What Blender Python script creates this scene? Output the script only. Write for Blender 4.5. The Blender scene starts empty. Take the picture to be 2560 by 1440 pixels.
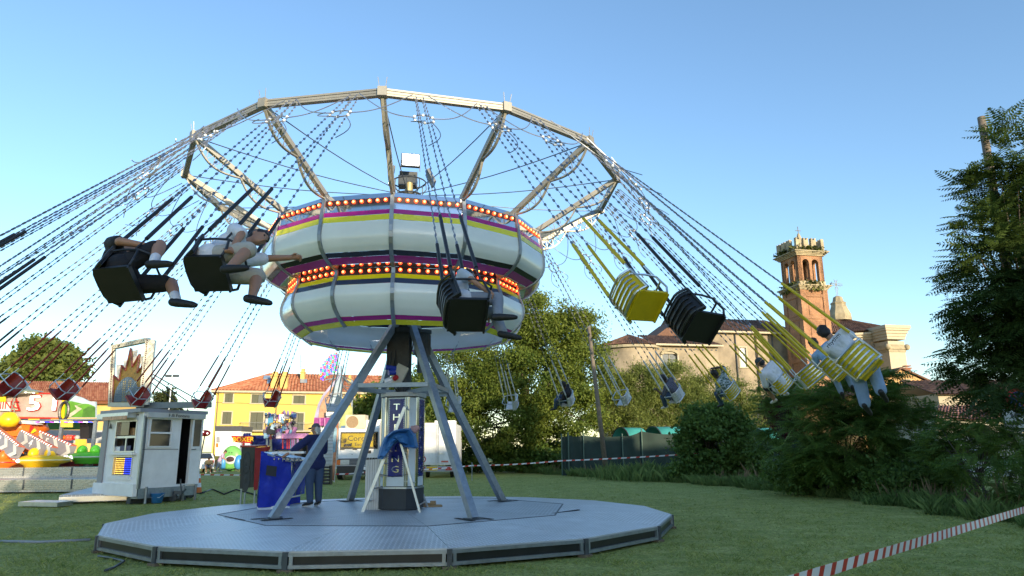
import bpy, bmesh, math, random
import numpy as np
from mathutils import Vector, Matrix, Euler
random.seed(7); rng = np.random.default_rng(7)
R = math.radians; PI = math.pi
scene = bpy.context.scene
col = scene.collection
# ---------------------------------------------------------------- camera, sky, sun, exposure
CAM_H = 1.65; PITCH = 0.223; ROLL = -0.009; FPX = 1770.1
_c, _s = math.cos(ROLL), math.sin(ROLL)
_r0 = Vector((1, 0, 0)); _u0 = Vector((0, -math.sin(PITCH), math.cos(PITCH)))
FW = Vector((0, math.cos(PITCH), math.sin(PITCH)))
RT = _r0*_c + _u0*_s; UP = _u0*_c - _r0*_s
CAMO = Vector((0, 0, CAM_H))
cam_d = bpy.data.cameras.new('camera'); cam = bpy.data.objects.new('camera', cam_d); col.objects.link(cam)
cam_d.sensor_width = 36; cam_d.lens = 36*FPX/2560; cam_d.clip_start = .1; cam_d.clip_end = 4000
cam.matrix_world = Matrix(((RT.x, UP.x, -FW.x, 0), (RT.y, UP.y, -FW.y, 0), (RT.z, UP.z, -FW.z, CAM_H), (0, 0, 0, 1)))
scene.camera = cam
SUN_AZ = 150.0; SUN_EL = 9.5           # azimuth clockwise from +Y
SUNV = Vector((math.sin(R(SUN_AZ))*math.cos(R(SUN_EL)), math.cos(R(SUN_AZ))*math.cos(R(SUN_EL)), math.sin(R(SUN_EL))))
w = bpy.data.worlds.new('World'); scene.world = w; w.use_nodes = True
wn = w.node_tree.nodes; wl = w.node_tree.links
for n in list(wn): wn.remove(n)
sky = wn.new('ShaderNodeTexSky'); sky.sky_type = 'NISHITA'; sky.sun_disc = False
sky.sun_elevation = R(SUN_EL); sky.sun_rotation = R(SUN_AZ); sky.air_density = 1.0; sky.dust_density = .35; sky.ozone_density = 2.6
bg = wn.new('ShaderNodeBackground'); bg.inputs[1].default_value = .145
wo = wn.new('ShaderNodeOutputWorld'); wl.new(sky.outputs[0], bg.inputs[0]); wl.new(bg.outputs[0], wo.inputs[0])
sl = bpy.data.lights.new('sun', 'SUN'); sl.energy = 3.0; sl.angle = R(.5); sl.color = (1, .83, .58)
so = bpy.data.objects.new('sun', sl); col.objects.link(so)
so.rotation_euler = (-SUNV).to_track_quat('-Z', 'Y').to_euler()
vs = scene.view_settings; vs.view_transform = 'Standard'; vs.look = 'None'; vs.gamma = 1; vs.use_curve_mapping = False
vs.exposure = 1.34
scene.render.engine = 'CYCLES'
# ---------------------------------------------------------------- pixel helpers (2560x1440 photo pixels)
def ray(x, y): return FW + RT*((x-1280)/FPX) - UP*((y-720)/FPX)
def onz(x, y, z=0.0):
    d = ray(x, y); return CAMO + d*((z-CAM_H)/d.z)
def at(x, y, Y):
    d = ray(x, y); return CAMO + d*(Y/d.y)
def onpl(x, y, p0, n):
    d = ray(x, y); n = Vector(n); return CAMO + d*((Vector(p0)-CAMO).dot(n)/d.dot(n))
# ---------------------------------------------------------------- materials
def M(name, c, rough=.6, metal=0., var=.12, scale=4., bump=0., bscale=60., emit=None, es=0., coat=0., spec=.5, trans=0., alpha=1., dirt=0.):
    m = bpy.data.materials.new(name); m.use_nodes = True
    nt = m.node_tree; N = nt.nodes; L = nt.links; b = N['Principled BSDF']
    b.inputs['Roughness'].default_value = rough; b.inputs['Metallic'].default_value = metal
    b.inputs['Coat Weight'].default_value = coat; b.inputs['Specular IOR Level'].default_value = spec
    if trans: b.inputs['Transmission Weight'].default_value = trans
    if alpha < 1: b.inputs['Alpha'].default_value = alpha
    c = tuple(c)
    if emit: b.inputs['Emission Color'].default_value = (*emit, 1); b.inputs['Emission Strength'].default_value = es
    if var > 0 or bump > 0:
        tc = N.new('ShaderNodeTexCoord'); oi = N.new('ShaderNodeObjectInfo')
        mu = N.new('ShaderNodeVectorMath'); mu.operation = 'SCALE'; mu.inputs[0].default_value = (37, 17, 71)
        L.new(oi.outputs['Random'], mu.inputs['Scale'])
        ad = N.new('ShaderNodeVectorMath'); ad.operation = 'ADD'; L.new(tc.outputs['Object'], ad.inputs[0]); L.new(mu.outputs[0], ad.inputs[1])
        nz = N.new('ShaderNodeTexNoise'); nz.inputs['Scale'].default_value = scale; nz.inputs['Detail'].default_value = 6; nz.inputs['Roughness'].default_value = .65
        L.new(ad.outputs[0], nz.inputs['Vector'])
        rp = N.new('ShaderNodeValToRGB'); rp.color_ramp.elements[0].position = .3; rp.color_ramp.elements[1].position = .7
        lo = tuple(max(0, v*(1-var)) for v in c); hi = tuple(min(1, v*(1+var)) for v in c)
        if dirt: lo = tuple(v*(1-dirt)+d*dirt*.25 for v, d in zip(lo, (.3, .25, .18)))
        rp.color_ramp.elements[0].color = (*lo, 1); rp.color_ramp.elements[1].color = (*hi, 1)
        L.new(nz.outputs[0], rp.inputs[0]); L.new(rp.outputs[0], b.inputs['Base Color'])
        mr = N.new('ShaderNodeMapRange'); mr.inputs[3].default_value = max(.02, rough-.12*(rough > .1)); mr.inputs[4].default_value = min(1, rough+.12*(rough > .1))
        L.new(nz.outputs[0], mr.inputs[0]); L.new(mr.outputs[0], b.inputs['Roughness'])
        if bump > 0:
            n2 = N.new('ShaderNodeTexNoise'); n2.inputs['Scale'].default_value = bscale; n2.inputs['Detail'].default_value = 4
            L.new(ad.outputs[0], n2.inputs['Vector'])
            bp = N.new('ShaderNodeBump'); bp.inputs['Strength'].default_value = bump; bp.inputs['Distance'].default_value = .02
            L.new(n2.outputs[0], bp.inputs['Height']); L.new(bp.outputs[0], b.inputs['Normal'])
    else:
        b.inputs['Base Color'].default_value = (*c, 1)
    return m
def leafmat(name, c1, c2, tr=.35, ns=.6):
    m = bpy.data.materials.new(name); m.use_nodes = True
    nt = m.node_tree; N = nt.nodes; L = nt.links; b = N['Principled BSDF']
    b.inputs['Roughness'].default_value = .55; b.inputs['Specular IOR Level'].default_value = .25
    ge = N.new('ShaderNodeNewGeometry'); tc = N.new('ShaderNodeTexCoord'); nz = N.new('ShaderNodeTexNoise')
    nz.inputs['Scale'].default_value = ns; nz.inputs['Detail'].default_value = 3; L.new(tc.outputs['Object'], nz.inputs['Vector'])
    mx = N.new('ShaderNodeMath'); mx.operation = 'MULTIPLY_ADD'; L.new(ge.outputs['Random Per Island'], mx.inputs[0]); mx.inputs[1].default_value = .55
    sb = N.new('ShaderNodeMath'); sb.operation = 'MULTIPLY_ADD'; L.new(nz.outputs[0], sb.inputs[0]); sb.inputs[1].default_value = 1.3; sb.inputs[2].default_value = -.42
    L.new(sb.outputs[0], mx.inputs[2])
    rp = N.new('ShaderNodeValToRGB'); rp.color_ramp.elements[0].color = (*c1, 1); rp.color_ramp.elements[1].color = (*c2, 1)
    L.new(mx.outputs[0], rp.inputs[0]); L.new(rp.outputs[0], b.inputs['Base Color'])
    t = N.new('ShaderNodeBsdfTranslucent'); L.new(rp.outputs[0], t.inputs[0])
    ms = N.new('ShaderNodeMixShader'); ms.inputs[0].default_value = tr
    L.new(b.outputs[0], ms.inputs[1]); L.new(t.outputs[0], ms.inputs[2]); L.new(ms.outputs[0], N['Material Output'].inputs[0])
    return m
MATS = {}
def mt(k, *a, **kw):
    if k not in MATS: MATS[k] = M(k, *a, **kw)
    return MATS[k]
# ---------------------------------------------------------------- mesh building
def V(*a): return Vector(a)
class MB:
    def __init__(s): s.v = []; s.f = []; s.m = []
    def add(s, vs, fs, m=0):
        o = len(s.v); s.v.extend([tuple(p) for p in vs]); s.f.extend([tuple(i+o for i in f) for f in fs]); s.m.extend([m]*len(fs)); return s
    def box(s, c, sz, rot=None, m=0):
        hx, hy, hz = sz[0]/2, sz[1]/2, sz[2]/2; c = Vector(c)
        p = [Vector((x, y, z)) for x in (-hx, hx) for y in (-hy, hy) for z in (-hz, hz)]
        if rot is not None:
            if not isinstance(rot, Matrix): rot = Euler(rot).to_matrix()
            p = [rot @ q for q in p]
        return s.add([q+c for q in p], [(0, 1, 3, 2), (4, 6, 7, 5), (0, 4, 5, 1), (2, 3, 7, 6), (0, 2, 6, 4), (1, 5, 7, 3)], m)
    def bx(s, x0, x1, y0, y1, z0, z1, m=0): return s.box(((x0+x1)/2, (y0+y1)/2, (z0+z1)/2), (abs(x1-x0), abs(y1-y0), abs(z1-z0)), None, m)
    def bar(s, p, q, w, h=None, m=0, up=(0, 0, 1)):
        p = Vector(p); q = Vector(q); d = q-p; l = d.length
        if l < 1e-6: return s
        d /= l; u = Vector(up)
        if abs(d.dot(u)) > .98: u = Vector((1, 0, 0))
        x = d.cross(u).normalized(); z = x.cross(d)
        rot = Matrix((x, d, z)).transposed()
        return s.box((p+q)/2, (w, l, h or w), rot, m)
    def tube(s, pts, r, n=8, m=0, closed=False):
        P = [Vector(p) for p in pts]; k = len(P); rr = r if hasattr(r, '__len__') else [r]*k
        vs = []; fs = []; prev = None
        for i in range(k):
            a = P[(i-1) % k] if (closed or i > 0) else P[i]; b = P[(i+1) % k] if (closed or i < k-1) else P[i]
            d = (b-a); d = d.normalized() if d.length > 1e-9 else Vector((0, 0, 1))
            if prev is None:
                u = Vector((0, 0, 1)) if abs(d.z) < .9 else Vector((1, 0, 0)); x = d.cross(u).normalized()
            else:
                x = (prev - d*prev.dot(d)); x = x.normalized() if x.length > 1e-6 else d.orthogonal().normalized()
            prev = x; y = d.cross(x)
            for j in range(n):
                t = 2*PI*j/n; vs.append(P[i] + (x*math.cos(t)+y*math.sin(t))*rr[i])
        for i in range(k if closed else k-1):
            i2 = (i+1) % k
            for j in range(n): fs.append((i*n+j, i*n+(j+1) % n, i2*n+(j+1) % n, i2*n+j))
        if not closed: fs.append(tuple(range(n-1, -1, -1))); fs.append(tuple((k-1)*n+j for j in range(n)))
        return s.add(vs, fs, m)
    def cyl(s, p, q, r, n=12, m=0, r2=None): return s.tube([p, q], [r, r if r2 is None else r2], n, m)
    def lathe(s, prof, n=24, c=(0, 0, 0), m=0, a0=0., a1=2*PI):
        full = abs(a1-a0-2*PI) < 1e-6; k = n if full else n+1; vs = []; fs = []; c = Vector(c)
        for r, z in prof:
            for j in range(k):
                t = a0+(a1-a0)*j/n; vs.append(c+Vector((r*math.cos(t), r*math.sin(t), z)))
        for i in range(len(prof)-1):
            for j in range(n):
                j2 = (j+1) % k; fs.append((i*k+j, i*k+j2, (i+1)*k+j2, (i+1)*k+j))
        return s.add(vs, fs, m)
    def prism(s, poly, off, m=0):
        P = [Vector(p) for p in poly]; n = len(P); off = Vector(off)
        return s.add(P+[p+off for p in P], [tuple(range(n-1, -1, -1)), tuple(range(n, 2*n))]+[(i, (i+1) % n, n+(i+1) % n, n+i) for i in range(n)], m)
    def poly(s, P, m=0): return s.add(P, [tuple(range(len(P)))], m)
    def sph(s, c, r, n=12, k=8, m=0, rot=None):
        if not hasattr(r, '__len__'): r = (r, r, r)
        vs = [Vector((0, 0, -r[2]))]; fs = []
        for i in range(1, k):
            ph = -PI/2+PI*i/k
            for j in range(n):
                t = 2*PI*j/n; vs.append(Vector((r[0]*math.cos(ph)*math.cos(t), r[1]*math.cos(ph)*math.sin(t), r[2]*math.sin(ph))))
        vs.append(Vector((0, 0, r[2]))); e = len(vs)-1
        for j in range(n):
            fs.append((0, 1+(j+1) % n, 1+j)); fs.append((e, e-n+j, e-n+(j+1) % n))
        for i in range(k-2):
            for j in range(n): fs.append((1+i*n+j, 1+i*n+(j+1) % n, 1+(i+1)*n+(j+1) % n, 1+(i+1)*n+j))
        if rot is not None: vs = [rot @ v for v in vs]
        c = Vector(c); return s.add([v+c for v in vs], fs, m)
    def rc(s, p, q, r1, r2, n=12):
        p = Vector(p); q = Vector(q); d = q-p; l = d.length
        if l < 1e-5: return s.sph(p, max(r1, r2), n, 8)
        d /= l; pts = []; rr = []
        for a in (90, 60, 30): pts.append(p-d*r1*math.sin(R(a))); rr.append(max(r1*math.cos(R(a)), .002))
        pts += [p, q]; rr += [r1, r2]
        for a in (30, 60, 90): pts.append(q+d*r2*math.sin(R(a))); rr.append(max(r2*math.cos(R(a)), .002))
        return s.tube(pts, rr, n)
    def mesh(s, name, mats, smooth=False):
        me = bpy.data.meshes.new(name); me.from_pydata(s.v, [], s.f)
        for x in (mats if isinstance(mats, (list, tuple)) else [mats]): me.materials.append(x)
        if any(s.m): me.polygons.foreach_set('material_index', s.m)
        if smooth: me.polygons.foreach_set('use_smooth', [True]*len(me.polygons))
        me.update(); return me
    def build(s, name, mats, parent=None, smooth=False, fix=True):
        me = s.mesh(name, mats, smooth)
        if fix:
            b = bmesh.new(); b.from_mesh(me); bmesh.ops.recalc_face_normals(b, faces=b.faces); b.to_mesh(me); b.free()
        return link(name, me, parent)
def link(name, me, parent=None, loc=None, rot=None):
    o = bpy.data.objects.new(name, me); col.objects.link(o)
    if parent is not None:
        o.parent = parent
        if parent.get('wspace'): o.matrix_parent_inverse = Matrix.Translation(-parent.location)
        elif parent.parent is not None and parent.parent.get('wspace') : pass
    if loc is not None: o.location = loc
    if rot is not None: o.rotation_euler = rot
    return o
def tag(o, label, cat, group=None, kind=None):
    if label: o['label'] = label
    if cat: o['category'] = cat
    if group: o['group'] = group
    if kind: o['kind'] = kind
    return o
def thing(name, label, cat, loc=(0, 0, 0), rot=None, group=None, wspace=False):
    """an Empty at a thing's base; wspace=True: its parts are given in world coordinates"""
    o = bpy.data.objects.new(name, None); col.objects.link(o); o.location = loc; o.empty_display_size = .2
    if rot is not None: o.rotation_euler = rot
    if wspace: o['wspace'] = 1
    return tag(o, label, cat, group)
def struct(o): o['kind'] = 'structure'; return o
def copy_tree(o, parent=None):
    c = o.copy(); col.objects.link(c); c.parent = parent
    if parent is not None: c.matrix_parent_inverse = o.matrix_parent_inverse.copy()
    for ch in list(o.children): copy_tree(ch, c)
    return c
def npmesh(name, verts, faces, mats, k=4, smooth=False):
    me = bpy.data.meshes.new(name); nv = len(verts); nf = len(faces)
    me.vertices.add(nv); me.vertices.foreach_set('co', np.asarray(verts, np.float32).ravel())
    me.loops.add(nf*k); me.loops.foreach_set('vertex_index', np.asarray(faces, np.int32).ravel())
    me.polygons.add(nf); me.polygons.foreach_set('loop_start', np.arange(0, nf*k, k, dtype=np.int32)); me.polygons.foreach_set('loop_total', np.full(nf, k, np.int32))
    for x in (mats if isinstance(mats, (list, tuple)) else [mats]): me.materials.append(x)
    me.update(calc_edges=True); return me
def text(s, size, mat, parent, origin, xdir, updir, extrude=.004, name='lettering', align='CENTER', sx=1., sy=1.):
    """flat lettering as a mesh: origin = centre of the line, xdir reading direction, updir up"""
    cu = bpy.data.curves.new('t', 'FONT'); cu.body = s; cu.size = size; cu.extrude = extrude; cu.align_x = align; cu.align_y = 'CENTER'; cu.resolution_u = 2
    o = bpy.data.objects.new('t', cu); col.objects.link(o)
    dg = bpy.context.evaluated_depsgraph_get(); me = bpy.data.meshes.new_from_object(o.evaluated_get(dg))
    bpy.data.objects.remove(o); bpy.data.curves.remove(cu)
    x = Vector(xdir).normalized(); u = Vector(updir); u = (u-x*u.dot(x)).normalized(); n = x.cross(u)
    me.transform(Matrix.Scale(sx, 4, (1, 0, 0)) @ Matrix.Scale(sy, 4, (0, 1, 0)))
    T = Matrix((x, u, n)).transposed().to_4x4(); T.translation = Vector(origin); me.transform(T)
    me.materials.clear(); me.materials.append(mat); me.name = name
    return link(name, me, parent)
def remesh(mb, name, mat, parent, vox=.014, it=4, smooth=True):
    """union of overlapping closed shapes into one continuous skin"""
    me = mb.mesh(name, mat); b = bmesh.new(); b.from_mesh(me); bmesh.ops.recalc_face_normals(b, faces=b.faces); b.to_mesh(me); b.free()
    o = bpy.data.objects.new('tmp', me); col.objects.link(o)
    r = o.modifiers.new('r', 'REMESH'); r.mode = 'VOXEL'; r.voxel_size = vox
    if it:
        k = o.modifiers.new('s', 'SMOOTH'); k.factor = .5; k.iterations = it
    dg = bpy.context.evaluated_depsgraph_get(); m2 = bpy.data.meshes.new_from_object(o.evaluated_get(dg))
    bpy.data.objects.remove(o); bpy.data.meshes.remove(me); m2.name = name
    m2.materials.clear(); m2.materials.append(mat)
    m2.polygons.foreach_set('use_smooth', [True]*len(m2.polygons)); m2.update()
    return link(name, m2, parent)
# common materials
steel = M('galvanised_steel', (.30, .33, .36), .42, .75, .18, 9, .15, 30)
dsteel = M('dark_painted_steel', (.085, .095, .105), .5, .5, .25, 6, .1, 40)
alu = M('aluminium', (.62, .64, .66), .32, .9, .1, 6, .05, 30)
white = M('white_paint', (.82, .83, .84), .35, 0, .05, 2, .02, 20, dirt=.08)
offw = M('off_white', (.62, .61, .57), .6, 0, .1, 2, .05)
black = M('black_plastic', (.018, .019, .021), .4, 0, .2, 8)
chrome = M('chrome_strip', (.72, .74, .76), .08, 1., .04, 3)
glassd = M('dark_glass', (.025, .03, .035), .06, 0, 0, spec=.8)
bulbm = M('red_bulb_glow', (.9, .08, .02), .3, 0, 0, emit=(1., .07, .02), es=1.6)
bulbc = M('amber_bulb_core', (1, .8, .3), .3, 0, 0, emit=(1., .50, .10), es=3.2)
# ---------------------------------------------------------------- ground and lawn
def lawnmat():
    m = bpy.data.materials.new('mown_lawn'); m.use_nodes = True
    nt = m.node_tree; N = nt.nodes; L = nt.links; b = N['Principled BSDF']; b.inputs['Roughness'].default_value = .9; b.inputs['Specular IOR Level'].default_value = .15
    tc = N.new('ShaderNodeTexCoord')
    def noise(sc, d=5):
        n = N.new('ShaderNodeTexNoise'); n.inputs['Scale'].default_value = sc; n.inputs['Detail'].default_value = d; n.inputs['Roughness'].default_value = .7
        L.new(tc.outputs['Object'], n.inputs['Vector']); return n
    n1, n2, n3 = noise(.35), noise(2.2), noise(13, 8)
    r1 = N.new('ShaderNodeValToRGB'); e = r1.color_ramp.elements
    e[0].position = .32; e[0].color = (.165, .200, .042, 1); e[1].position = .68; e[1].color = (.330, .330, .095, 1)
    r2 = N.new('ShaderNodeValToRGB'); e = r2.color_ramp.elements
    e[0].position = .35; e[0].color = (.120, .165, .030, 1); e[1].position = .7; e[1].color = (.430, .390, .150, 1)
    L.new(n1.outputs[0], r1.inputs[0]); L.new(n2.outputs[0], r2.inputs[0])
    mx = N.new('ShaderNodeMix'); mx.data_type = 'RGBA'; mx.inputs[0].default_value = .5
    L.new(r1.outputs[0], mx.inputs[6]); L.new(r2.outputs[0], mx.inputs[7])
    r3 = N.new('ShaderNodeMapRange'); r3.inputs[1].default_value = .3; r3.inputs[2].default_value = .7; r3.inputs[3].default_value = .45; r3.inputs[4].default_value = 2.0
    L.new(n3.outputs[0], r3.inputs[0])
    mu = N.new('ShaderNodeVectorMath'); mu.operation = 'SCALE'; L.new(mx.outputs[2], mu.inputs[0]); L.new(r3.outputs[0], mu.inputs['Scale'])
    L.new(mu.outputs[0], b.inputs['Base Color'])
    bp = N.new('ShaderNodeBump'); bp.inputs['Strength'].default_value = .35; bp.inputs['Distance'].default_value = .03
    L.new(n3.outputs[0], bp.inputs['Height']); L.new(bp.outputs[0], b.inputs['Normal'])
    return m
gm = MB(); gm.poly([(-900, -300, 0), (900, -300, 0), (900, 1500, 0), (-900, 1500, 0)])
ground = struct(gm.build('ground', lawnmat()))
BOUND = [(-4.6, 62), (.5, 52.6), (4.9, 41.6), (8.0, 35.1), (9.8, 29.3), (10.7, 24.2), (10.8, 19.6), (10.6, 15.8), (10.9, 10), (11.5, 4)]   # field edge (x, y)
def bound_x(y):
    for (x0, y0), (x1, y1) in zip(BOUND, BOUND[1:]):
        if y1 <= y <= y0: return x0+(x1-x0)*(y0-y)/(y0-y1)
    return BOUND[0][0] if y > 60 else 12
def blades(name, pos, hmin, hmax, wid, mat, lean=.5):
    n = len(pos); a = rng.uniform(0, 2*PI, n); h = rng.uniform(hmin, hmax, n)*rng.uniform(.6, 1, n)*(.75+.45*np.sin(pos[:, 0]*3.1+np.sin(pos[:, 1]*2.3)*2)*np.sin(pos[:, 1]*2.7+1.3*np.sin(pos[:, 0]*1.9)))
    ln = rng.normal(0, lean, (n, 2))*h[:, None]; wx = np.cos(a)*wid/2; wy = np.sin(a)*wid/2
    b = np.zeros((n, 3)); b[:, :2] = pos[:, :2]; b[:, 2] = -.005
    v = np.zeros((n, 4, 3)); v[:, 0] = b; v[:, 0, 0] -= wx; v[:, 0, 1] -= wy; v[:, 1] = b; v[:, 1, 0] += wx; v[:, 1, 1] += wy
    mid = b.copy(); mid[:, :2] += ln*.35; mid[:, 2] += h*.6
    v[:, 2] = mid; v[:, 2, 0] += wx*.8; v[:, 2, 1] += wy*.8
    v[:, 3] = b; v[:, 3, :2] += ln; v[:, 3, 2] += h
    f = np.arange(n*4).reshape(n, 4)
    o = link(name, npmesh(name, v.reshape(-1, 3), f, mat)); o['kind'] = 'stuff'; return o
CX, CY = -2.474, 16.192       # axis of the ride
def lawn_pts(n, y0, y1):
    y = np.exp(rng.uniform(math.log(y0), math.log(y1), n)); x = rng.uniform(-.8, .8, n)*y*1.02
    k = (np.hypot(x-CX, y-CY) > 5.75) & (x < np.interp(y, [b[1] for b in BOUND][::-1], [b[0] for b in BOUND][::-1])+.6)
    return np.stack([x, y], 1)[k]
gl = leafmat('lawn_blade', (.13, .20, .035), (.52, .52, .17), .35, 2.6)
tag(blades('lawn_grass', lawn_pts(260000, 4.6, 46), .025, .085, .008, gl, .8), 'short mown grass of the field', 'grass')
gt = leafmat('tall_grass_blade', (.07, .14, .03), (.22, .29, .09), .3, .8)
def strip_pts(n):
    y = rng.uniform(7, 61, n); bx_ = np.interp(y, [b[1] for b in BOUND][::-1], [b[0] for b in BOUND][::-1])
    return np.stack([bx_+np.abs(rng.normal(0, 1.3, n))-.35+.25*np.sin(y*1.7)+.2*np.sin(y*4.1), y], 1)
tag(blades('tall_grass', strip_pts(110000), .12, .55, .009, gt, .35), 'tall unmown grass along the field edge', 'grass')
tp_ = np.stack([rng.normal(6.9, .9, 9000), rng.normal(39.2, 1.3, 9000)], 1)
tag(blades('tall_grass', tp_, .35, 1.0, .012, gt, .28), 'tall bright grass tuft at the foot of the leaning pole', 'grass')
sd = leafmat('dry_stem', (.16, .10, .05), (.30, .22, .12), .2, 1.)
tag(blades('dry_stems', strip_pts(1800)+np.array([.5, 0]), .5, 1.15, .006, sd, .18), 'dry brown weed stems standing in the tall grass', 'weeds')
# ---------------------------------------------------------------- platform of the ride
def platemat(name, base, cell=.062, rough=.36):
    m = bpy.data.materials.new(name); m.use_nodes = True
    nt = m.node_tree; N = nt.nodes; L = nt.links; b = N['Principled BSDF']; b.inputs['Metallic'].default_value = .4
    tc = N.new('ShaderNodeTexCoord')
    sc = N.new('ShaderNodeVectorMath'); sc.operation = 'SCALE'; sc.inputs['Scale'].default_value = 1/cell; L.new(tc.outputs['Object'], sc.inputs[0])
    sp = N.new('ShaderNodeSeparateXYZ'); L.new(sc.outputs[0], sp.inputs[0])
    def mth(op, a, b_=None, c=None):
        n = N.new('ShaderNodeMath'); n.operation = op
        for i, q in enumerate((a, b_, c)):
            if q is None: continue
            if isinstance(q, (int, float)): n.inputs[i].default_value = q
            else: L.new(q, n.inputs[i])
        return n.outputs[0]
    fx = mth('FRACT', sp.outputs[0]); fy = mth('FRACT', sp.outputs[1])
    par = mth('FRACT', mth('MULTIPLY', mth('ADD', mth('FLOOR', sp.outputs[0]), mth('FLOOR', sp.outputs[1])), .5))
    par = mth('GREATER_THAN', par, .25)
    dx = mth('ABSOLUTE', mth('SUBTRACT', fx, .5)); dy = mth('ABSOLUTE', mth('SUBTRACT', fy, .5))
    A = mth('SUBTRACT', 1., mth('MAXIMUM', mth('MULTIPLY', dx, 2.3), mth('MULTIPLY', dy, 6.)))
    B = mth('SUBTRACT', 1., mth('MAXIMUM', mth('MULTIPLY', dx, 6.), mth('MULTIPLY', dy, 2.3)))
    h = mth('ADD', mth('MULTIPLY', A, par), mth('MULTIPLY', B, mth('SUBTRACT', 1., par)))
    h = mth('MINIMUM', mth('MAXIMUM', h, 0.), .5)
    nz = N.new('ShaderNodeTexNoise'); nz.inputs['Scale'].default_value = 1.6; nz.inputs['Detail'].default_value = 7; nz.inputs['Roughness'].default_value = .7; L.new(tc.outputs['Object'], nz.inputs['Vector'])
    rp = N.new('ShaderNodeValToRGB'); rp.color_ramp.elements[0].position = .3; rp.color_ramp.elements[1].position = .72
    rp.color_ramp.elements[0].color = (*[v*.60 for v in base], 1); rp.color_ramp.elements[1].color = (*base, 1); L.new(nz.outputs[0], rp.inputs[0])
    hl = N.new('ShaderNodeMix'); hl.data_type = 'RGBA'; L.new(mth('MULTIPLY', h, 1.5), hl.inputs[0]); L.new(rp.outputs[0], hl.inputs[6]); hl.inputs[7].default_value = (*[min(1, v*1.5) for v in base], 1)  # raised treads mixed lighter, their sheen put into the colour
    L.new(hl.outputs[2], b.inputs['Base Color'])
    rr = N.new('ShaderNodeMapRange'); rr.inputs[3].default_value = rough-.1; rr.inputs[4].default_value = rough+.22; L.new(nz.outputs[0], rr.inputs[0]); L.new(rr.outputs[0], b.inputs['Roughness'])
    bp = N.new('ShaderNodeBump'); bp.inputs['Strength'].default_value = .8; bp.inputs['Distance'].default_value = .006; L.new(h, bp.inputs['Height']); L.new(bp.outputs[0], b.inputs['Normal'])
    return m
plate = platemat('diamond_plate_deck', (.62, .63, .64), .075)
plate2 = platemat('worn_inner_deck', (.48, .49, .50), .075, .42)
skirtblk = M('black_skirt_panel', (.012, .013, .014), .35, 0, .3, 4)
wood = M('weathered_wood', (.17, .12, .075), .8, 0, .3, 14, .3, 40)
plat = thing('ride_platform', 'large round sixteen-sided diamond plate platform under the swing ride', 'platform', (CX, CY, 0))
NP = 16; RP = 5.818; ZP = .28; ZI = .38; PH = -74.48
def pol(r, t, z): return Vector((r*math.sin(R(t)), -r*math.cos(R(t)), z))
RI = 3.75
def inner(t):      # octagon: every second vertex of the outer ring
    return pol(RI, t, ZI)
for k in range(NP):
    t0 = PH+22.5*k; t1 = t0+22.5
    def ip(j, t):
        return inner(t) if j % 2 == 0 else (inner(t-22.5)+inner(t+22.5))/2
    a, b_, c, d = pol(RP, t0, ZP), pol(RP, t1, ZP), ip(k+1, t1), ip(k, t0)
    # each deck plate in its own frame so that the tread pattern turns with the sector
    mid = (t0+t1)/2; Rm = Matrix.Rotation(R(mid), 3, 'Z'); inv = Rm.inverted(); g = .006
    P = [inv @ p for p in (a, b_, c, d)]
    cen = sum(P, Vector())/4
    P = [p+(cen-p).normalized()*g for p in P]
    mb = MB(); mb.prism(P, (0, 0, -.03)); o = mb.build('deck_panel', plate, plat); o.rotation_euler.z = R(mid)
    # skirt
    e = MB(); A = pol(RP-.01, t0, 0); B = pol(RP-.01, t1, 0); d_ = (B-A).normalized()
    for z, hh in ((ZP-.045, .05), (.072, .05)): e.bar(A+V(0, 0, z)+d_*.03, B+V(0, 0, z)-d_*.03, .04, hh)
    for q in (A+d_*.075, B-d_*.075): e.box(q+V(0, 0, (ZP-.045+.072)/2), (.05, .05, .13), (0, 0, R(mid)))
    e.build('skirt_frame', steel, plat)
    e = MB(); n_ = Vector((-d_.y, d_.x, 0)); e.bar(A+n_*.02+d_*.06+V(0, 0, .153), B+n_*.02-d_*.06+V(0, 0, .153), .012, .125); e.build('skirt_panel', skirtblk, plat)
    e = MB(); e.box(pol(RP+.005, t0, ZP/2+.015), (.075, .05, ZP-.045), (0, 0, R(t0))); e.build('corner_post', dsteel, plat)
    e = MB(); e.cyl(pol(RP-.03, t0, .02), pol(RP-.03, t0, .07), .025, 8); e.build('levelling_foot', dsteel, plat)
    e = MB(); e.box(pol(RP-.02, t0, .015), (.2, .14, .05), (0, 0, R(t0+12*math.sin(k*3.)))); e.build('wooden_packing', wood, plat)
for j in range(0, NP, 2):
    t0 = PH+22.5*j; t1 = t0+45; mid = (t0+t1)/2; inv = Matrix.Rotation(R(-mid), 3, 'Z')
    P = [inv @ p for p in (inner(t0), inner(t1), V(0, 0, ZI+.004))]; cen = sum(P, Vector())/3; P = [p+(cen-p).normalized()*.008 for p in P]
    mb = MB(); mb.prism(P, (0, 0, -.03)); o = mb.build('inner_deck_panel', plate2, plat); o.rotation_euler.z = R(mid)
    e = MB(); A = inner(t0); B = inner(t1); e.bar(A+V(0, 0, .004), B+V(0, 0, .004), .03, .006); e.build('deck_seam', dsteel, plat)
LEGS = [Vector((-2.13, -2.10, 0)), Vector((1.73, -2.46, 0)), Vector((2.2, 2.1, 0)), Vector((-1.7, 2.57, 0))]
slotm = M('dark_slot', (.012, .012, .013), .8, 0, 0)
for q in LEGS:
    a = math.atan2(q.y, q.x)
    e = MB()
    for du in (-.2, .2): e.box(q+V(0, 0, ZI+.012)+V(math.cos(a+PI/2), math.sin(a+PI/2), 0)*du, (.62, .09, .006), (0, 0, a))
    e.build('leg_hatch', slotm, plat)
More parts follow.
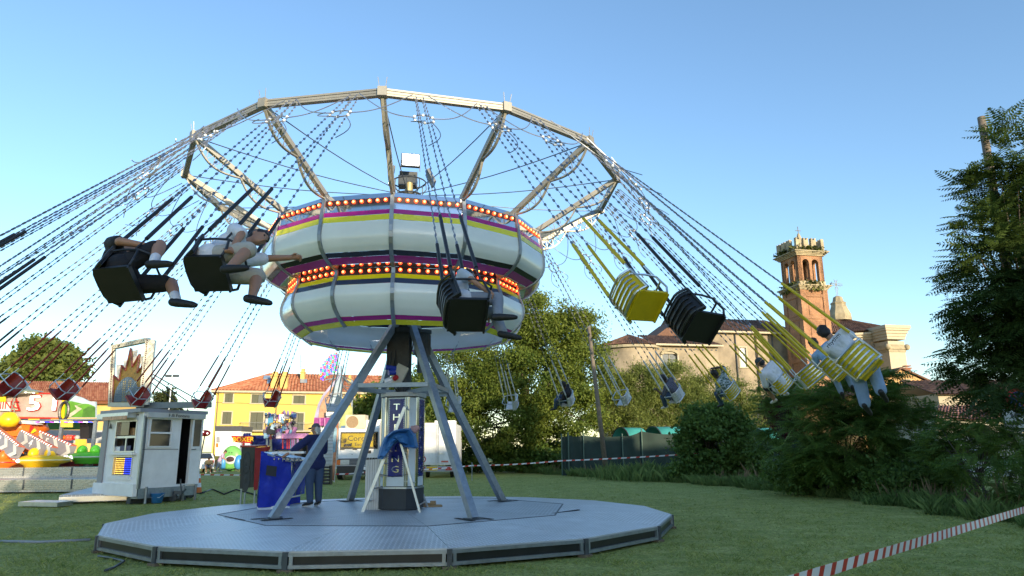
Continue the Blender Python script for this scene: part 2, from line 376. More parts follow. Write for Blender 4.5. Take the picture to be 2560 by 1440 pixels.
e = MB(); e.box((-2.9, -1.95, ZI+.014), (.02, 1.1, .006), (0, 0, .7)); e.build('hatch_joint', slotm, plat)
e = MB(); e.box((3.55, -.95, ZI-.004), (.07, 1.0, .012), (0, 0, -.62)); e.build('deck_gap', slotm, plat)
# ---------------------------------------------------------------- the swing ride itself
ride = thing('swing_carousel', 'tall swing carousel with white double-lobed drum, magenta and yellow stripes and red bulbs', 'carousel', (CX, CY, ZI))
zz = -ZI
pw = M('glossy_white_panel', (.72, .77, .75), .16, 0, .05, 1.2, coat=.5)
mag = M('magenta_stripe', (.36, .012, .24), .22, 0, .06, 3, coat=.3)
yel = M('yellow_stripe', (.74, .70, .012), .25, 0, .06, 3, coat=.3)
blk = M('black_stripe', (.010, .010, .016), .15, 0, .1, 3, coat=.4)
navy = M('navy_stripe', (.018, .026, .065), .15, 0, .1, 3, coat=.4)
mirror = M('mirror_trim', (.70, .72, .74), .07, 1, .08, 7)
lampbk = M('lamp_backing', (.035, .014, .012), .35, 0, .2, 6)
HA = R(180/14)
def band(prof, name, mat, parent, t, th=.012, hw=1.0):
    prof = [tuple(x) for x in prof]
    if len(prof) > 3:      # smooth Catmull-Rom resampling of the curved panels
        q_ = [prof[0]]+prof+[prof[-1]]; out_ = []
        for i_ in range(1, len(q_)-2):
            p0_, p1_, p2_, p3_ = [Vector(z_) for z_ in q_[i_-1:i_+3]]
            for j_ in range(5):
                u_ = j_/5; out_.append(tuple(.5*((2*p1_)+(p2_-p0_)*u_+(2*p0_-5*p1_+4*p2_-p3_)*u_*u_+(3*p1_-p0_-3*p2_+p3_)*u_**3)))
        prof = out_+[prof[-1]]
    s_, c_ = math.sin(HA)*hw, math.cos(HA); mb = MB(); n = len(prof); vs = []
    for off in (0, th):
        for r, z in prof: vs += [(-(r-off)*s_, -(r-off)*c_, z+zz), ((r-off)*s_, -(r-off)*c_, z+zz)]
    fs = [(2*i, 2*i+1, 2*i+3, 2*i+2) for i in range(n-1)]+[(2*n+2*i, 2*n+2*i+2, 2*n+2*i+3, 2*n+2*i+1) for i in range(n-1)]
    fs += [(0, 2*n, 2*n+1, 1), (2*n-2, 2*n-1, 4*n-1, 4*n-2)]+[(2*i, 2*i+2, 2*n+2*i+2, 2*n+2*i) for i in range(n-1)]+[(2*i+1, 2*n+2*i+1, 2*n+2*i+3, 2*i+3) for i in range(n-1)]
    mb.add(vs, fs); o = mb.build(name, mat, parent); o.rotation_euler.z = t; return o
UP_W = [(3.23, 5.967), (3.25, 5.85), (3.255, 5.73), (3.24, 5.61), (3.19, 5.49), (3.115, 5.398)]
LO_W = [(2.74, 4.833), (2.765, 4.72), (2.765, 4.61), (2.73, 4.49), (2.65, 4.36), (2.53, 4.237)]
bulb_me = None; proto = []
def bulbmesh():
    mb = MB(); mb.lathe([(.037, 0), (.039, .015), (.031, .030), (.019, .035)], 14, m=0); mb.lathe([(.019, .035), (.010, .039), (0.001, .041)], 14, m=1)
    return mb.mesh('bulb', [bulbm, bulbc], True)
bulb_me = bulbmesh()
bands = {}
for k in range(14):
    t = R(3.0+360/14*(k+.5))
    def once(key, prof, name, mat, parent=ride, **kw):
        if key not in bands: o = band(prof, name, mat, parent, 0, **kw); bands[key] = o.data
        else: o = link(name, bands[key], parent)
        if parent is ride: o.rotation_euler.z = t
        return o
    u = once('uw', UP_W, 'upper_panel', pw)
    once('c1', [(3.14, 6.545), (3.16, 6.455)], 'chrome_band', mirror, u)
    lb = once('lb', [(3.158, 6.45), (3.17, 6.33)], 'lamp_strip', lampbk, u)
    once('c2', [(3.18, 6.325), (3.20, 6.19)], 'chrome_band', mirror, u)
    once('m1', [(3.203, 6.187), (3.22, 6.095)], 'magenta_stripe', mag, u)
    once('y1', [(3.222, 6.088), (3.236, 5.972)], 'yellow_stripe', yel, u)
    once('k1', [(3.112, 5.393), (3.03, 5.318)], 'black_stripe', blk, u)
    once('m2', [(3.025, 5.314), (2.86, 5.222)], 'magenta_stripe', mag, u)
    l = once('lw', LO_W, 'lower_panel', pw)
    once('c3', [(2.85, 5.215), (2.63, 5.192)], 'mirror_soffit', mirror, l)
    l2 = once('lb2', [(2.625, 5.188), (2.652, 5.05)], 'lamp_strip', lampbk, l)
    once('y2', [(2.66, 5.04), (2.70, 4.945)], 'yellow_stripe', yel, l)
    once('n2', [(2.703, 4.938), (2.736, 4.838)], 'navy_stripe', navy, l)
    once('m3', [(2.525, 4.232), (2.43, 4.163)], 'magenta_stripe', mag, l)
    once('y3', [(2.425, 4.159), (2.30, 4.08)], 'yellow_stripe', yel, l)
    for (r, z, n, par) in ((3.166, 6.39, 8, lb), (2.64, 5.12, 6, l2)):
        for i in range(n):
            f = (i+.5)/n*2-1; o = link('bulb', bulb_me, par)
            o.location = (f*.93*r*math.sin(HA), -(r+.003)*math.cos(HA), z+zz); o.rotation_euler = (PI/2, 0, 0)
PROFILE = [(3.15, 6.56), (3.17, 6.40), (3.205, 6.19)]+[(r, z) for r, z in UP_W]+[(3.03, 5.318), (2.86, 5.22), (2.66, 5.17), (2.665, 5.04), (2.70, 4.94)]+LO_W+[(2.43, 4.163), (2.29, 4.07)]
rib_me = None; lat_me = None
arm_me = None; arc_me = None; rim_me = None; cab_me = None; spike_me = None; hook_me = None
armm = M('weathered_arm_steel', (.34, .32, .27), .48, .5, .12, 2, .04, 20)
for k in range(14):
    t = R(3.0+360/14*k); rot = (0, 0, t)
    if rib_me is None:
        mb = MB(); pts = [V(0, -(r+.012), z+zz) for r, z in PROFILE]
        for a, b_ in zip(pts, pts[1:]): mb.bar(a, b_, .075, .035, up=(0, -1, 0)); mb.cyl(a, b_, .017, 6)
        rib_me = mb.build('rib', steel, ride); o = rib_me
        mb = MB()
        A = V(0, -3.06, 6.53+zz); B = V(0, -4.95, 7.66+zz); d = (B-A).normalized(); nrm = V(0, d.z, -d.y)
        if nrm.z > 0: nrm = -nrm
        mb.bar(A, B, .095, .10); arm_me = mb.build('arm', armm, ride)
        mb = MB()
        for f0, f1 in ((.02, .5), (.5, .99)):
            L_ = [A.lerp(B, f0+(f1-f0)*i/12)+nrm*(.05+.2*math.sin(PI*i/12)) for i in range(13)]
            for p, q in zip(L_, L_[1:]): mb.bar(p, q, .05, .028)
            for i in (4, 6, 8):
                p = L_[i]; q = A.lerp(B, f0+(f1-f0)*(i-1)/12); mb.bar(p, q, .012); q = A.lerp(B, f0+(f1-f0)*(i+1)/12); mb.bar(p, q, .012)
        arc_me = mb.build('truss_arc', armm, arm_me)
        mb = MB(); a = V(-4.98*math.sin(HA), -4.98*math.cos(HA), 7.686+zz); b_ = V(4.98*math.sin(HA), -4.98*math.cos(HA), 7.686+zz)
        mb.bar(a, b_, .09, .045); mb.bar(a+V(0, 0, .05), b_+V(0, 0, .05), .10, .035); mb.bar(a-V(0, 0, .05), b_-V(0, 0, .05), .10, .035)
        rim_me = mb.build('rim_beam', armm, ride)
        mb = MB(); mb.box((0, -4.98, 7.69+zz), (.16, .16, .17))
        for s_ in (-.05, .05): mb.cyl((s_, -5.02, 7.75+zz), (s_*1.6, -5.05, 7.95+zz), .006, 5)
        spike_me = mb.build('rim_joint', armm, ride)
        mb = MB(); P0 = V(0, -4.9, 7.66+zz); P1 = V(0, -.18, 7.62+zz)
        mb.tube([P0.lerp(P1, i/8)-V(0, 0, .10*math.sin(PI*i/8)) for i in range(9)], .011, 5); cab_me = mb.build('stay_cable', dsteel, ride)
        os_ = [rib_me, arm_me, rim_me, spike_me, cab_me]
        rib_me, arm_o, rim_me, spike_me, cab_me = [q.data for q in os_]; arc_d = arc_me.data
    else:
        os_ = [link('rib', rib_me, ride), link('arm', arm_o, ride), link('rim_beam', rim_me, ride), link('rim_joint', spike_me, ride), link('stay_cable', cab_me, ride)]
        link('truss_arc', arc_d, os_[1])
    for q in os_: q.rotation_euler = rot
    os_[2].rotation_euler = (0, 0, t+HA)
# mast, hub, floodlights
mb = MB(); mb.lathe([(.16, 0), (.16, 4.0), (.2, 4.05), (.2, 6.2), (.14, 6.3), (.14, 7.35), (0.001, 7.36)], 20); mb.build('mast', dsteel, ride, True)
mb = MB()
for z in (5.6, 6.45):
    for k in range(14):
        t = 3+360/14*k; mb.bar(pol(.15, t, z+zz), pol((3.1 if z > 6 else 3.1), t, z+zz), .03)
mb.build('drum_spokes', dsteel, ride)
mb = MB(); mb.lathe([(.30, 7.60+zz), (.32, 7.63+zz), (.30, 7.66+zz), (.28, 7.63+zz), (.30, 7.60+zz)], 24); mb.lathe([(.40, 7.95+zz), (.42, 7.97+zz), (.40, 7.99+zz), (.40, 7.95+zz)], 24)
for k in range(8):
    t = 45*k; mb.tube([pol(.30, t, 7.62+zz), pol(.42, t, 7.78+zz), pol(.40, t, 7.97+zz)], .012, 6)
mb.cyl((0, 0, 7.3+zz), (0, 0, 7.9+zz), .1, 12); mb.box((-.05, .1, 8.02+zz), (.42, .3, .26)); mb.build('hub_cage', dsteel, ride)
mb = MB(); mb.cyl((.02, -.1, 7.6+zz), (.02, -.1, 7.92+zz), .085, 12); mb.build('cable_gland', M('brass_tan', (.42, .34, .16), .5, .4), ride)
lampw = M('lit_floodlight', (1, 1, 1), .3, 0, 0, emit=(1, .98, .95), es=9)
def flood(t, r, z, tilt, w_, h_):
    mb = MB(); mb.box((0, 0, 0), (w_, .07, h_)); f = mb.build('floodlight', dsteel, ride)
    f.location = pol(r, t, z+zz); f.rotation_euler = (R(tilt), 0, R(t))
    m2 = MB(); m2.box((0, -.0375, 0), (w_-.06, .006, h_-.06)); m2.build('lens', lampw, f)
    m3 = MB(); m3.bar((-w_/2, .0, 0), (-w_/2-.005, .05, -h_*.7), .02); m3.bar((w_/2, 0, 0), (w_/2+.005, .05, -h_*.7), .02); m3.build('bracket', dsteel, f)
    return f
flood(12, .38, 8.38, -12, .44, .36); flood(-78, .42, 8.12, -12, .44, .36); flood(102, .52, 8.12, -28, .44, .36); flood(192, .40, 8.22, -18, .44, .36)
# legs and bracing
LT = []
for q in LEGS:
    top = q.normalized()*.30; top.z = 4.45+zz; p = Vector((q.x, q.y, 0.0))
    mb = MB(); d = (top-p).normalized(); mb.bar(p, top+d*.9, .145, .145); leg = mb.build('leg', steel, ride)
    mb = MB(); mb.box((p.x, p.y, .012), (.3, .3, .02), (0, 0, math.atan2(q.y, q.x))); mb.build('foot_plate', dsteel, leg)
    mb = MB()
    for f in (.27, .47, .66): mb.sph(p.lerp(top, f)+V(0, -.08, 0), .02, 6, 4)
    mb.build('bolt_heads', dsteel, leg)
    LT.append((p, top))
fr = [p.lerp(t_, (3.0+zz)/(t_.z)) for p, t_ in LT]
for i in range(4):
    mb = MB(); mb.bar(fr[i], fr[(i+1) % 4], .09, .09); mb.build('cross_beam', steel, ride)
    mb = MB(); c0 = fr[i]+V(0, 0, -.08); mb.bar(c0, V(c0.x*.13, c0.y*.13, c0.z-.02), .07, .09); mb.build('mast_tie', steel, ride)
# gear motor, gearbox, sockets and cables near the mast head
mb = MB(); mb.box((-.12, -.05, 3.9+zz), (.5, .45, .85)); mb.lathe([(.36, 4.25+zz), (.36, 4.36+zz)], 20); mb.build('gearbox', M('greasy_cast_iron', (.035, .034, .032), .5, .5, .4, 8), ride)
mb = MB(); c = V(.42, -.12, 0); mb.lathe([(0.001, 4.32), (.2, 4.31), (.2, 4.24), (.165, 4.22), (.165, 3.72), (.12, 3.68), (.12, 3.35), (.001, 3.34)], 18, c+V(0, 0, zz))
for k in range(18):
    a = 2*PI*k/18; mb.bar(c+V(.17*math.cos(a), .17*math.sin(a), 3.75+zz), c+V(.17*math.cos(a), .17*math.sin(a), 4.2+zz), .012, .03)
mb.build('drive_motor', dsteel, ride)
beige = M('beige_housing', (.44, .41, .33), .6, 0, .15, 6); blue_s = M('blue_socket', (.01, .035, .33), .4, 0, .1)
mb = MB(); mb.box((0, 0, 0), (.26, .2, .46)); sb = mb.build('socket_box', beige, ride); sb.location = (-.07, -.32, 3.27+zz); sb.rotation_euler = (0, .45, .1)
mb = MB(); mb.cyl((-.12, -.06, .10), (-.34, -.1, .02), .055, 10); mb.cyl((-.1, -.1, .02), (-.22, -.16, -.06), .065, 10); mb.build('blue_plug', blue_s, sb)
mb = MB(); mb.cyl((-.02, -.1, -.06), (-.04, -.16, -.12), .055, 10); mb.build('red_plug', M('red_socket', (.42, .01, .01), .4), sb)
mb = MB(); mb.cyl((-.1, -.06, -.16), (-.2, -.1, -.28), .07, 10); mb.build('white_plug', white, sb)
mb = MB()
for s_ in range(6):
    x0 = random.uniform(-.3, .25); pts = [V(x0, -.2, 4.1+zz), V(x0+random.uniform(-.1, .1), -.26-random.random()*.1, 3.5+zz), V(random.uniform(-.2, .2), -.2, 3.0+zz), V(random.uniform(-.15, .2), -.2, 2.75+zz)]
    mb.tube(pts, .012, 5)
mb.build('cables', black, ride)
# pedestal: chrome framed column with lettered blue panels
ped = MB(); OR = .50
OCA = [-31, 31, 59, 121, 149, 211, 239, 301]
def octv(r, i, z): a = R(OCA[i]-11); return V(r*math.sin(a), -r*math.cos(a), z)
PB, PT = .47, 2.42
for i in range(8): pass
mb = MB(); mb.prism([octv(OR, i, 0.02) for i in range(8)], (0, 0, PB-.04)); mb.build('pedestal_base', M('black_skirt', (.02, .024, .03), .45, 0, .2, 5), ride)
mb = MB(); mb.prism([octv(OR*.93, i, PB) for i in range(8)], (0, 0, PT-PB-.02)); mb.build('pedestal_core', dsteel, ride)
mb = MB(); mb.prism([octv(OR*1.04, i, PT) for i in range(8)], (0, 0, .09)); mb.build('pedestal_cap', offw, ride)
mb = MB(); mb.prism([octv(OR*1.01, i, PB-.02) for i in range(8)], (0, 0, .03)); mb.build('pedestal_trim', alu, ride)
bluep = M('royal_blue_panel', (.006, .012, .17), .28, 0, .12, 5, coat=.3)
wped = M('white_strip', (.62, .68, .69), .3, 0, .06)
for i in range(8):
    A = octv(OR*.945, i, 0); B = octv(OR*.945, (i+1) % 8, 0); n_ = ((A+B)/2).normalized(); d_ = (B-A).normalized(); c = (A+B)/2; wd = (B-A).length; a = math.atan2(d_.y, d_.x)
    lettered = i % 2 == 0
    mb = MB(); mb.box(c+n_*.006+V(0, 0, (PB+PT)/2), (wd*.94, .012, PT-PB-.06), (0, 0, a)); fp = mb.build('pedestal_panel', wped, ride)
    for s_ in (-1, 1):
        mb = MB(); mb.cyl(c+d_*s_*wd*.43+n_*.018+V(0, 0, PB+.02), c+d_*s_*wd*.43+n_*.018+V(0, 0, PT-.02), .014, 8); mb.cyl(c+d_*s_*wd*.5+n_*.012+V(0, 0, PB+.02), c+d_*s_*wd*.5+n_*.012+V(0, 0, PT-.02), .012, 8); mb.build('chrome_rod', chrome, fp)
    if lettered:
        mb = MB(); mb.box(c+n_*.022+V(0, 0, 1.53), (wd*.72, .012, 1.66), (0, 0, a)); mb.build('letter_board', bluep, fp)
        mb = MB()
        for s_ in (-1, 1):
            for j in range(42): mb.box(c+n_*.03+d_*s_*wd*.345+V(0, 0, .72+j*.0388), (.012, .006, .02), (0, 0, a))
        mb.build('bulb_border', alu, fp)['kind'] = 'stuff'
        for j, ch in enumerate('THE KING'.replace(' ', '')):
            if wd: text(ch, .25, chrome, fp, c+n_*.032+V(0, 0, 2.18-j*.222), d_, (0, 0, 1), .006, sx=1.05, sy=.78)
# ---------------------------------------------------------------- swing seats on chains
seatcol = {'yellow': M('yellow_plastic', (.62, .46, .008), .4, 0, .12, 6), 'white': M('white_plastic', (.60, .62, .63), .4, 0, .1, 6),
           'red': M('red_plastic', (.24, .018, .012), .4, 0, .15, 6), 'black': M('black_seat_plastic', (.016, .016, .017), .45, 0, .2, 6)}
chainm = M('chain_steel', (.30, .32, .36), .35, .7, .1, 10)
bar_dark = M('dark_frame_tube', (.05, .052, .055), .4, .6, .1)
LCH = 6.28
SB = {}
def chain_mesh(p, q, ln=.085, w_=.034, th=.010):
    p = Vector(p); q = Vector(q); d = q-p; n = max(2, int(d.length/ln)); d.normalize(); x = d.orthogonal().normalized(); y = d.cross(x)
    vs = []; fs = []
    for i in range(n):
        c = p+(q-p)*((i+.5)/n); a, b = (x, y) if i % 2 else (y, x); h = ln*.62; o = len(vs)
        vs += [c-d*h, c+d*h, c+a*w_/2-d*h*.45, c+a*w_/2+d*h*.45, c-a*w_/2-d*h*.45, c-a*w_/2+d*h*.45, c+b*th/2, c-b*th/2]
        fs += [(o, o+2, o+6), (o+2, o+3, o+6), (o+3, o+1, o+6), (o+1, o+5, o+6), (o+5, o+4, o+6), (o+4, o, o+6), (o+2, o, o+7), (o+3, o+2, o+7), (o+1, o+3, o+7), (o+5, o+1, o+7), (o+4, o+5, o+7), (o, o+4, o+7)]
    mb = MB(); mb.add(vs, fs); return mb
def make_seat(colour):
    pm = seatcol[colour]; root = thing('swing_chair', 'x', 'swing seat')
    fm = bar_dark if colour == 'black' else alu
    mb = MB(); mb.box((.0, 0, -.02), (.38, .40, .035)); mb.box((.185, 0, -.035), (.02, .40, .065)); mb.build('seat_pan', pm, root)
    # wrap-round backrest shell
    mb = MB(); n = 12; th = .02
    def bk(i, z, off):
        f = -1+2*i/n; return V(-.19+.11*max(0, abs(f)-.55)**1.4*3-off*(1-abs(f)*.4)-.10*z, f*(.235+off*.5), z)
    vs = []; 
    for off in (0, th):
        for z in (-.02, .33):
            for i in range(n+1): vs.append(bk(i, z, off))
    k = n+1; fs = []
    for i in range(n):
        fs += [(i, i+1, k+i+1, k+i), (2*k+i, 3*k+i, 3*k+i+1, 2*k+i+1), (k+i, k+i+1, 3*k+i+1, 3*k+i), (i, 2*k+i, 2*k+i+1, i+1)]
    fs += [(0, k, 3*k, 2*k), (n, 2*k+n, 3*k+n, k+n)]
    mb.add(vs, fs); br = mb.build('backrest', pm, root)
    mb = MB(); mb.tube([bk(i, .33, .035)+V(0, 0, .012) for i in range(n+1)], .016, 6); mb.tube([bk(i, .0, .035) for i in range(n+1)], .016, 6)
    for i in (0, n): mb.tube([bk(i, -.02, .035), bk(i, .34, .035)], .016, 6)
    mb.build('back_frame', fm, br)
    for z in (.065, .135, .205, .275):
        mb = MB()
        for i in range(1, n-1): mb.bar(bk(i, z, .034), bk(i+1, z, .034), .02, .012, up=(1, 0, 0))
        mb.build('slat', fm, br)
    for s in (-1, 1):
        mb = MB(); mb.tube([V(-.19, .235*s, .26), V(.02, .245*s, .26), V(.17, .24*s, .24), V(.21, .23*s, .05), V(.19, .2*s, -.02)], .014, 6); mb.build('armrest', fm, root)
    mb = MB(); mb.tube([V(.17, -.24, .24), V(.27, -.17, .25), V(.27, .17, .25), V(.17, .24, .24)], .013, 6); mb.build('lap_bar', fm, root)
    for sy in (-1, 1):
        for sx in (-1, 1):
            b = V(.0+.14*sx, .245*sy, .25); t_ = V(.06*sx, .035*sy, LCH); f0 = b.lerp(t_, .04); f1 = b.lerp(t_, .235)
            mb = MB(); mb.tube([f0, f1], .022, 8); mb.build('chain_sleeve', pm, root)
            chain_mesh(f1, t_).build('chain', chainm, root, fix=False)
            mb = MB(); mb.tube([b, f0], .012, 6); mb.build('shackle', fm, root)
    # light ring and garlands just below the rim
    mb = MB(); mb.tube([V(.17*math.cos(2*PI*i/20), .0, LCH-1.0+.17*math.sin(2*PI*i/20)) for i in range(20)], .011, 6, closed=True)
    rg = mb.build('light_ring', chainm, root)
    for i in range(6):
        a = 2*PI*(i+.5)/6; mb = MB(); mb.sph((.17*math.cos(a), 0, LCH-1.0+.17*math.sin(a)), .026, 8, 6); mb.build('ring_lamp', white, rg)
    for s in (-1, 1):
        P0 = V(.17*s, 0, LCH-.95); P1 = V(1.02*s, 0, LCH-.02); mb = MB()
        mb.tube([P0.lerp(P1, i/10)-V(0, 0, .28*math.sin(PI*i/10)) for i in range(11)], .009, 5)
        P0 = V(.12*s, 0, LCH-1.12); P1 = V(.04*s, .2*s, LCH-1.6)
        mb.tube([P0.lerp(P1, i/8)+V(.16*s*math.sin(PI*i/8), 0, -.05*math.sin(PI*i/8)) for i in range(9)], .008, 5)
        mb.build('garland', chainm, root)
    return root
def seat_matrix(t, r, z, trim):
    S = Vector((CX+r*math.sin(R(t)), CY-r*math.cos(R(t)), z)); Q = Vector((CX+4.98*math.sin(R(trim)), CY-4.98*math.cos(R(trim)), 7.62))
    up = (Q-S); L_ = up.length; up.normalize(); fw = Vector((math.cos(R(t)), math.sin(R(t)), 0)); fw = (fw-up*fw.dot(up)).normalized(); y = up.cross(fw)
    m = Matrix((fw, y, up)).transposed().to_4x4(); m.translation = S; return m, L_
STEP = 360/28
SEATS = {  # index: (t, radius, height, colour, label)
 0: (177.6, 9.3, 3.08, 'white', 'empty white swing seat half hidden behind the right rear leg of the ride'),
 1: (165.0, 9.4, 3.14, 'white', 'empty white swing seat in front of the big tree, second from the ride leg'),
 2: (152.4, 9.4, 3.20, 'white', 'white swing seat carrying the rider in black'),
 3: (139.6, 9.4, 3.14, 'white', 'empty white swing seat just right of the leaning wooden pole'),
 4: (127.2, 9.4, 3.12, 'white', 'white swing seat carrying the rider in the striped shirt'),
 5: (113.8, 9.4, 3.06, 'yellow', 'yellow swing seat carrying the rider in the patterned camouflage shirt'),
 6: (99.5, 9.35, 3.06, 'yellow', 'yellow swing seat carrying the rider in white with a grey cap'),
 7: (88.0, 9.15, 3.05, 'yellow', 'empty yellow swing seat farthest back beside the boy in light blue'),
 8: (76.0, 8.75, 2.92, 'yellow', 'empty yellow swing seat between the boy in light blue and the brick tower'),
 9: (64.0, 9.1, 2.90, 'yellow', 'yellow swing seat carrying the boy in the light blue shirt'),
 10: (54.5, 9.6, 2.78, 'yellow', 'large yellow slatted swing seat carrying the boy in white with printed back'),
 11: (29.0, 9.5, 2.98, 'black', 'dark empty swing seat in front of the church nave, lower of two'),
 12: (25.5, 9.25, 3.22, 'yellow', 'empty yellow swing seat in front of the church nave, upper of two'),
 13: (12.4, 9.4, 2.98, 'black', 'dark swing seat passing in front of the lower drum'),
 14: (-3.2, 9.4, 3.38, 'black', 'dark swing seat with the rider in white raising an arm, left of the drum'),
 15: (-8.9, 9.4, 3.30, 'black', 'dark swing seat with the rider in black shorts, leftmost near seat'),
 21: (-92.6, 9.4, 3.1, 'red', 'dark red swing seat at the left edge of the picture'),
 22: (-103.0, 9.4, 3.12, 'red', 'dark red swing seat in front of the 51 sign'),
 23: (-117.2, 9.4, 3.10, 'red', 'dark red swing seat above the ticket kiosk front, below its tall sign'),
 24: (-129.6, 9.4, 3.10, 'red', 'dark red swing seat above the rear end of the kiosk roof'),
 25: (-143.5, 9.4, 3.22, 'red', 'dark red swing seat in front of the yellow house facade'),
 26: (-156.3, 9.4, 3.1, 'white', 'white swing seat in front of the rocket amusement left of the ride legs'),
 27: (-168.4, 9.4, 3.1, 'white', 'white swing seat behind the lettered pedestal of the ride'),
}
for k_, w_ in zip((16, 17, 18, 19, 20), ('first', 'second', 'third', 'fourth', 'fifth')):
    SEATS[k_] = (178-STEP*k_, 9.4, 3.1, 'black', 'dark swing seat beyond the left picture edge, %s set of chains behind the far-left rider' % w_)
protos = {}; SEATM = {}
for k_, (t, r, z, c_, lab) in sorted(SEATS.items()):
    if c_ not in protos: protos[c_] = make_seat(c_); o = protos[c_]
    else: o = copy_tree(protos[c_])
    trim = 177.4-STEP*k_
    m_, L_ = seat_matrix(t, r, z, trim); SEATM[k_] = m_
    o.matrix_world = m_ @ Matrix.Scale(L_/LCH, 4, (0, 0, 1)) if abs(L_/LCH-1) > .0 else m_
    o.matrix_world = m_ @ Matrix.Diagonal((1, 1, L_/LCH, 1))
    tag(o, lab or 'dark swing seat flying beyond the left picture edge on long chains', 'swing seat', 'swing seats of the carousel')
# ---------------------------------------------------------------- people
skinA = M('skin_light', (.46, .27, .19), .5, 0, .06, 8); skinB = M('skin_tan', (.36, .19, .12), .5, 0, .06, 8); skinC = M('skin_dark', (.07, .038, .024), .45, 0, .08, 8)
hairK = M('hair_black', (.012, .010, .010), .5, 0, .2, 30, .4, 90); hairG = M('hair_white', (.55, .53, .50), .6, 0, .15, 30, .4, 90); hairB = M('hair_brown', (.045, .026, .015), .5, 0, .2, 30, .4, 90)
eyem = M('eye_dark', (.01, .01, .01), .2, 0, 0)
def cloth(n, c, rough=.85, var=.12): return M(n, c, rough, 0, var, 6, .5, 22)
def seated(lean=0., arms='hold', hd=(1, 0, -.1), legs=0., spread=.12):
    J = dict(pel=V(-.07, 0, .12), waist=V(-.10, 0, .28), chest=V(-.10, 0, .44), neck=V(-.08, 0, .60), head=V(-.03, 0, .755), hd=Vector(hd).normalized())
    for s, n in ((1, 'L'), (-1, 'R')):
        J['sh'+n] = V(-.09, .175*s, .545); J['hip'+n] = V(-.03, .095*s, .11)
        J['kn'+n] = V(.37, spread*s, .13+.02*s); a = R(legs+8*s)
        J['an'+n] = J['kn'+n]+V(.40*math.sin(a), .02*s, -.40*math.cos(a)); J['to'+n] = J['an'+n]+V(.15, .02*s, -.035)
        if arms == 'hold': J['el'+n] = V(.08, .30*s, .36); J['wr'+n] = V(.20, .28*s, .56)
        elif arms == 'fwd': J['el'+n] = V(.17, .2*s, .50); J['wr'+n] = V(.42, .16*s, .54)
        else: J['el'+n] = V(.02, .27*s, .31); J['wr'+n] = V(.22, .2*s, .22)
    if lean:
        q = Matrix.Rotation(R(lean), 3, 'Y'); p0 = J['pel'].copy()
        for k in ('waist', 'chest', 'neck', 'head', 'shL', 'shR', 'elL', 'elR', 'wrL', 'wrR'): J[k] = p0+q @ (J[k]-p0)
    return J
def hand(mb, w_, d, n, s, curl=35):
    """palm, four unequal bent fingers and a thumb leaving the side of the palm"""
    d = d.normalized(); n = (n-d*n.dot(d)).normalized(); b = d.cross(n)*s
    pc = w_+d*.045
    mb.rc(w_, pc+d*.02, .026, .03); mb.rc(pc+b*.022, pc+b*.022+d*.035, .017, .015); mb.rc(pc-b*.022, pc-b*.022+d*.035, .017, .015)
    for i, ln in enumerate((.066, .076, .07, .054)):
        o = pc+b*(.030-.020*i)+d*.045; a = R(curl+6*i); d2 = d*math.cos(a)-n*math.sin(a); d3 = d*math.cos(2*a)-n*math.sin(2*a)
        k1 = o+d2*ln*.55; mb.rc(o, k1, .0105, .0095, 8); mb.rc(k1, k1+d3*ln*.5, .0095, .008, 8)
    t0 = w_+d*.02+b*.03; t1 = t0+(b*.6+d*.7-n*.3).normalized()*.045; mb.rc(t0, t1, .013, .011, 8); mb.rc(t1, t1+(d*.8-n*.4+b*.1).normalized()*.032, .011, .009, 8)
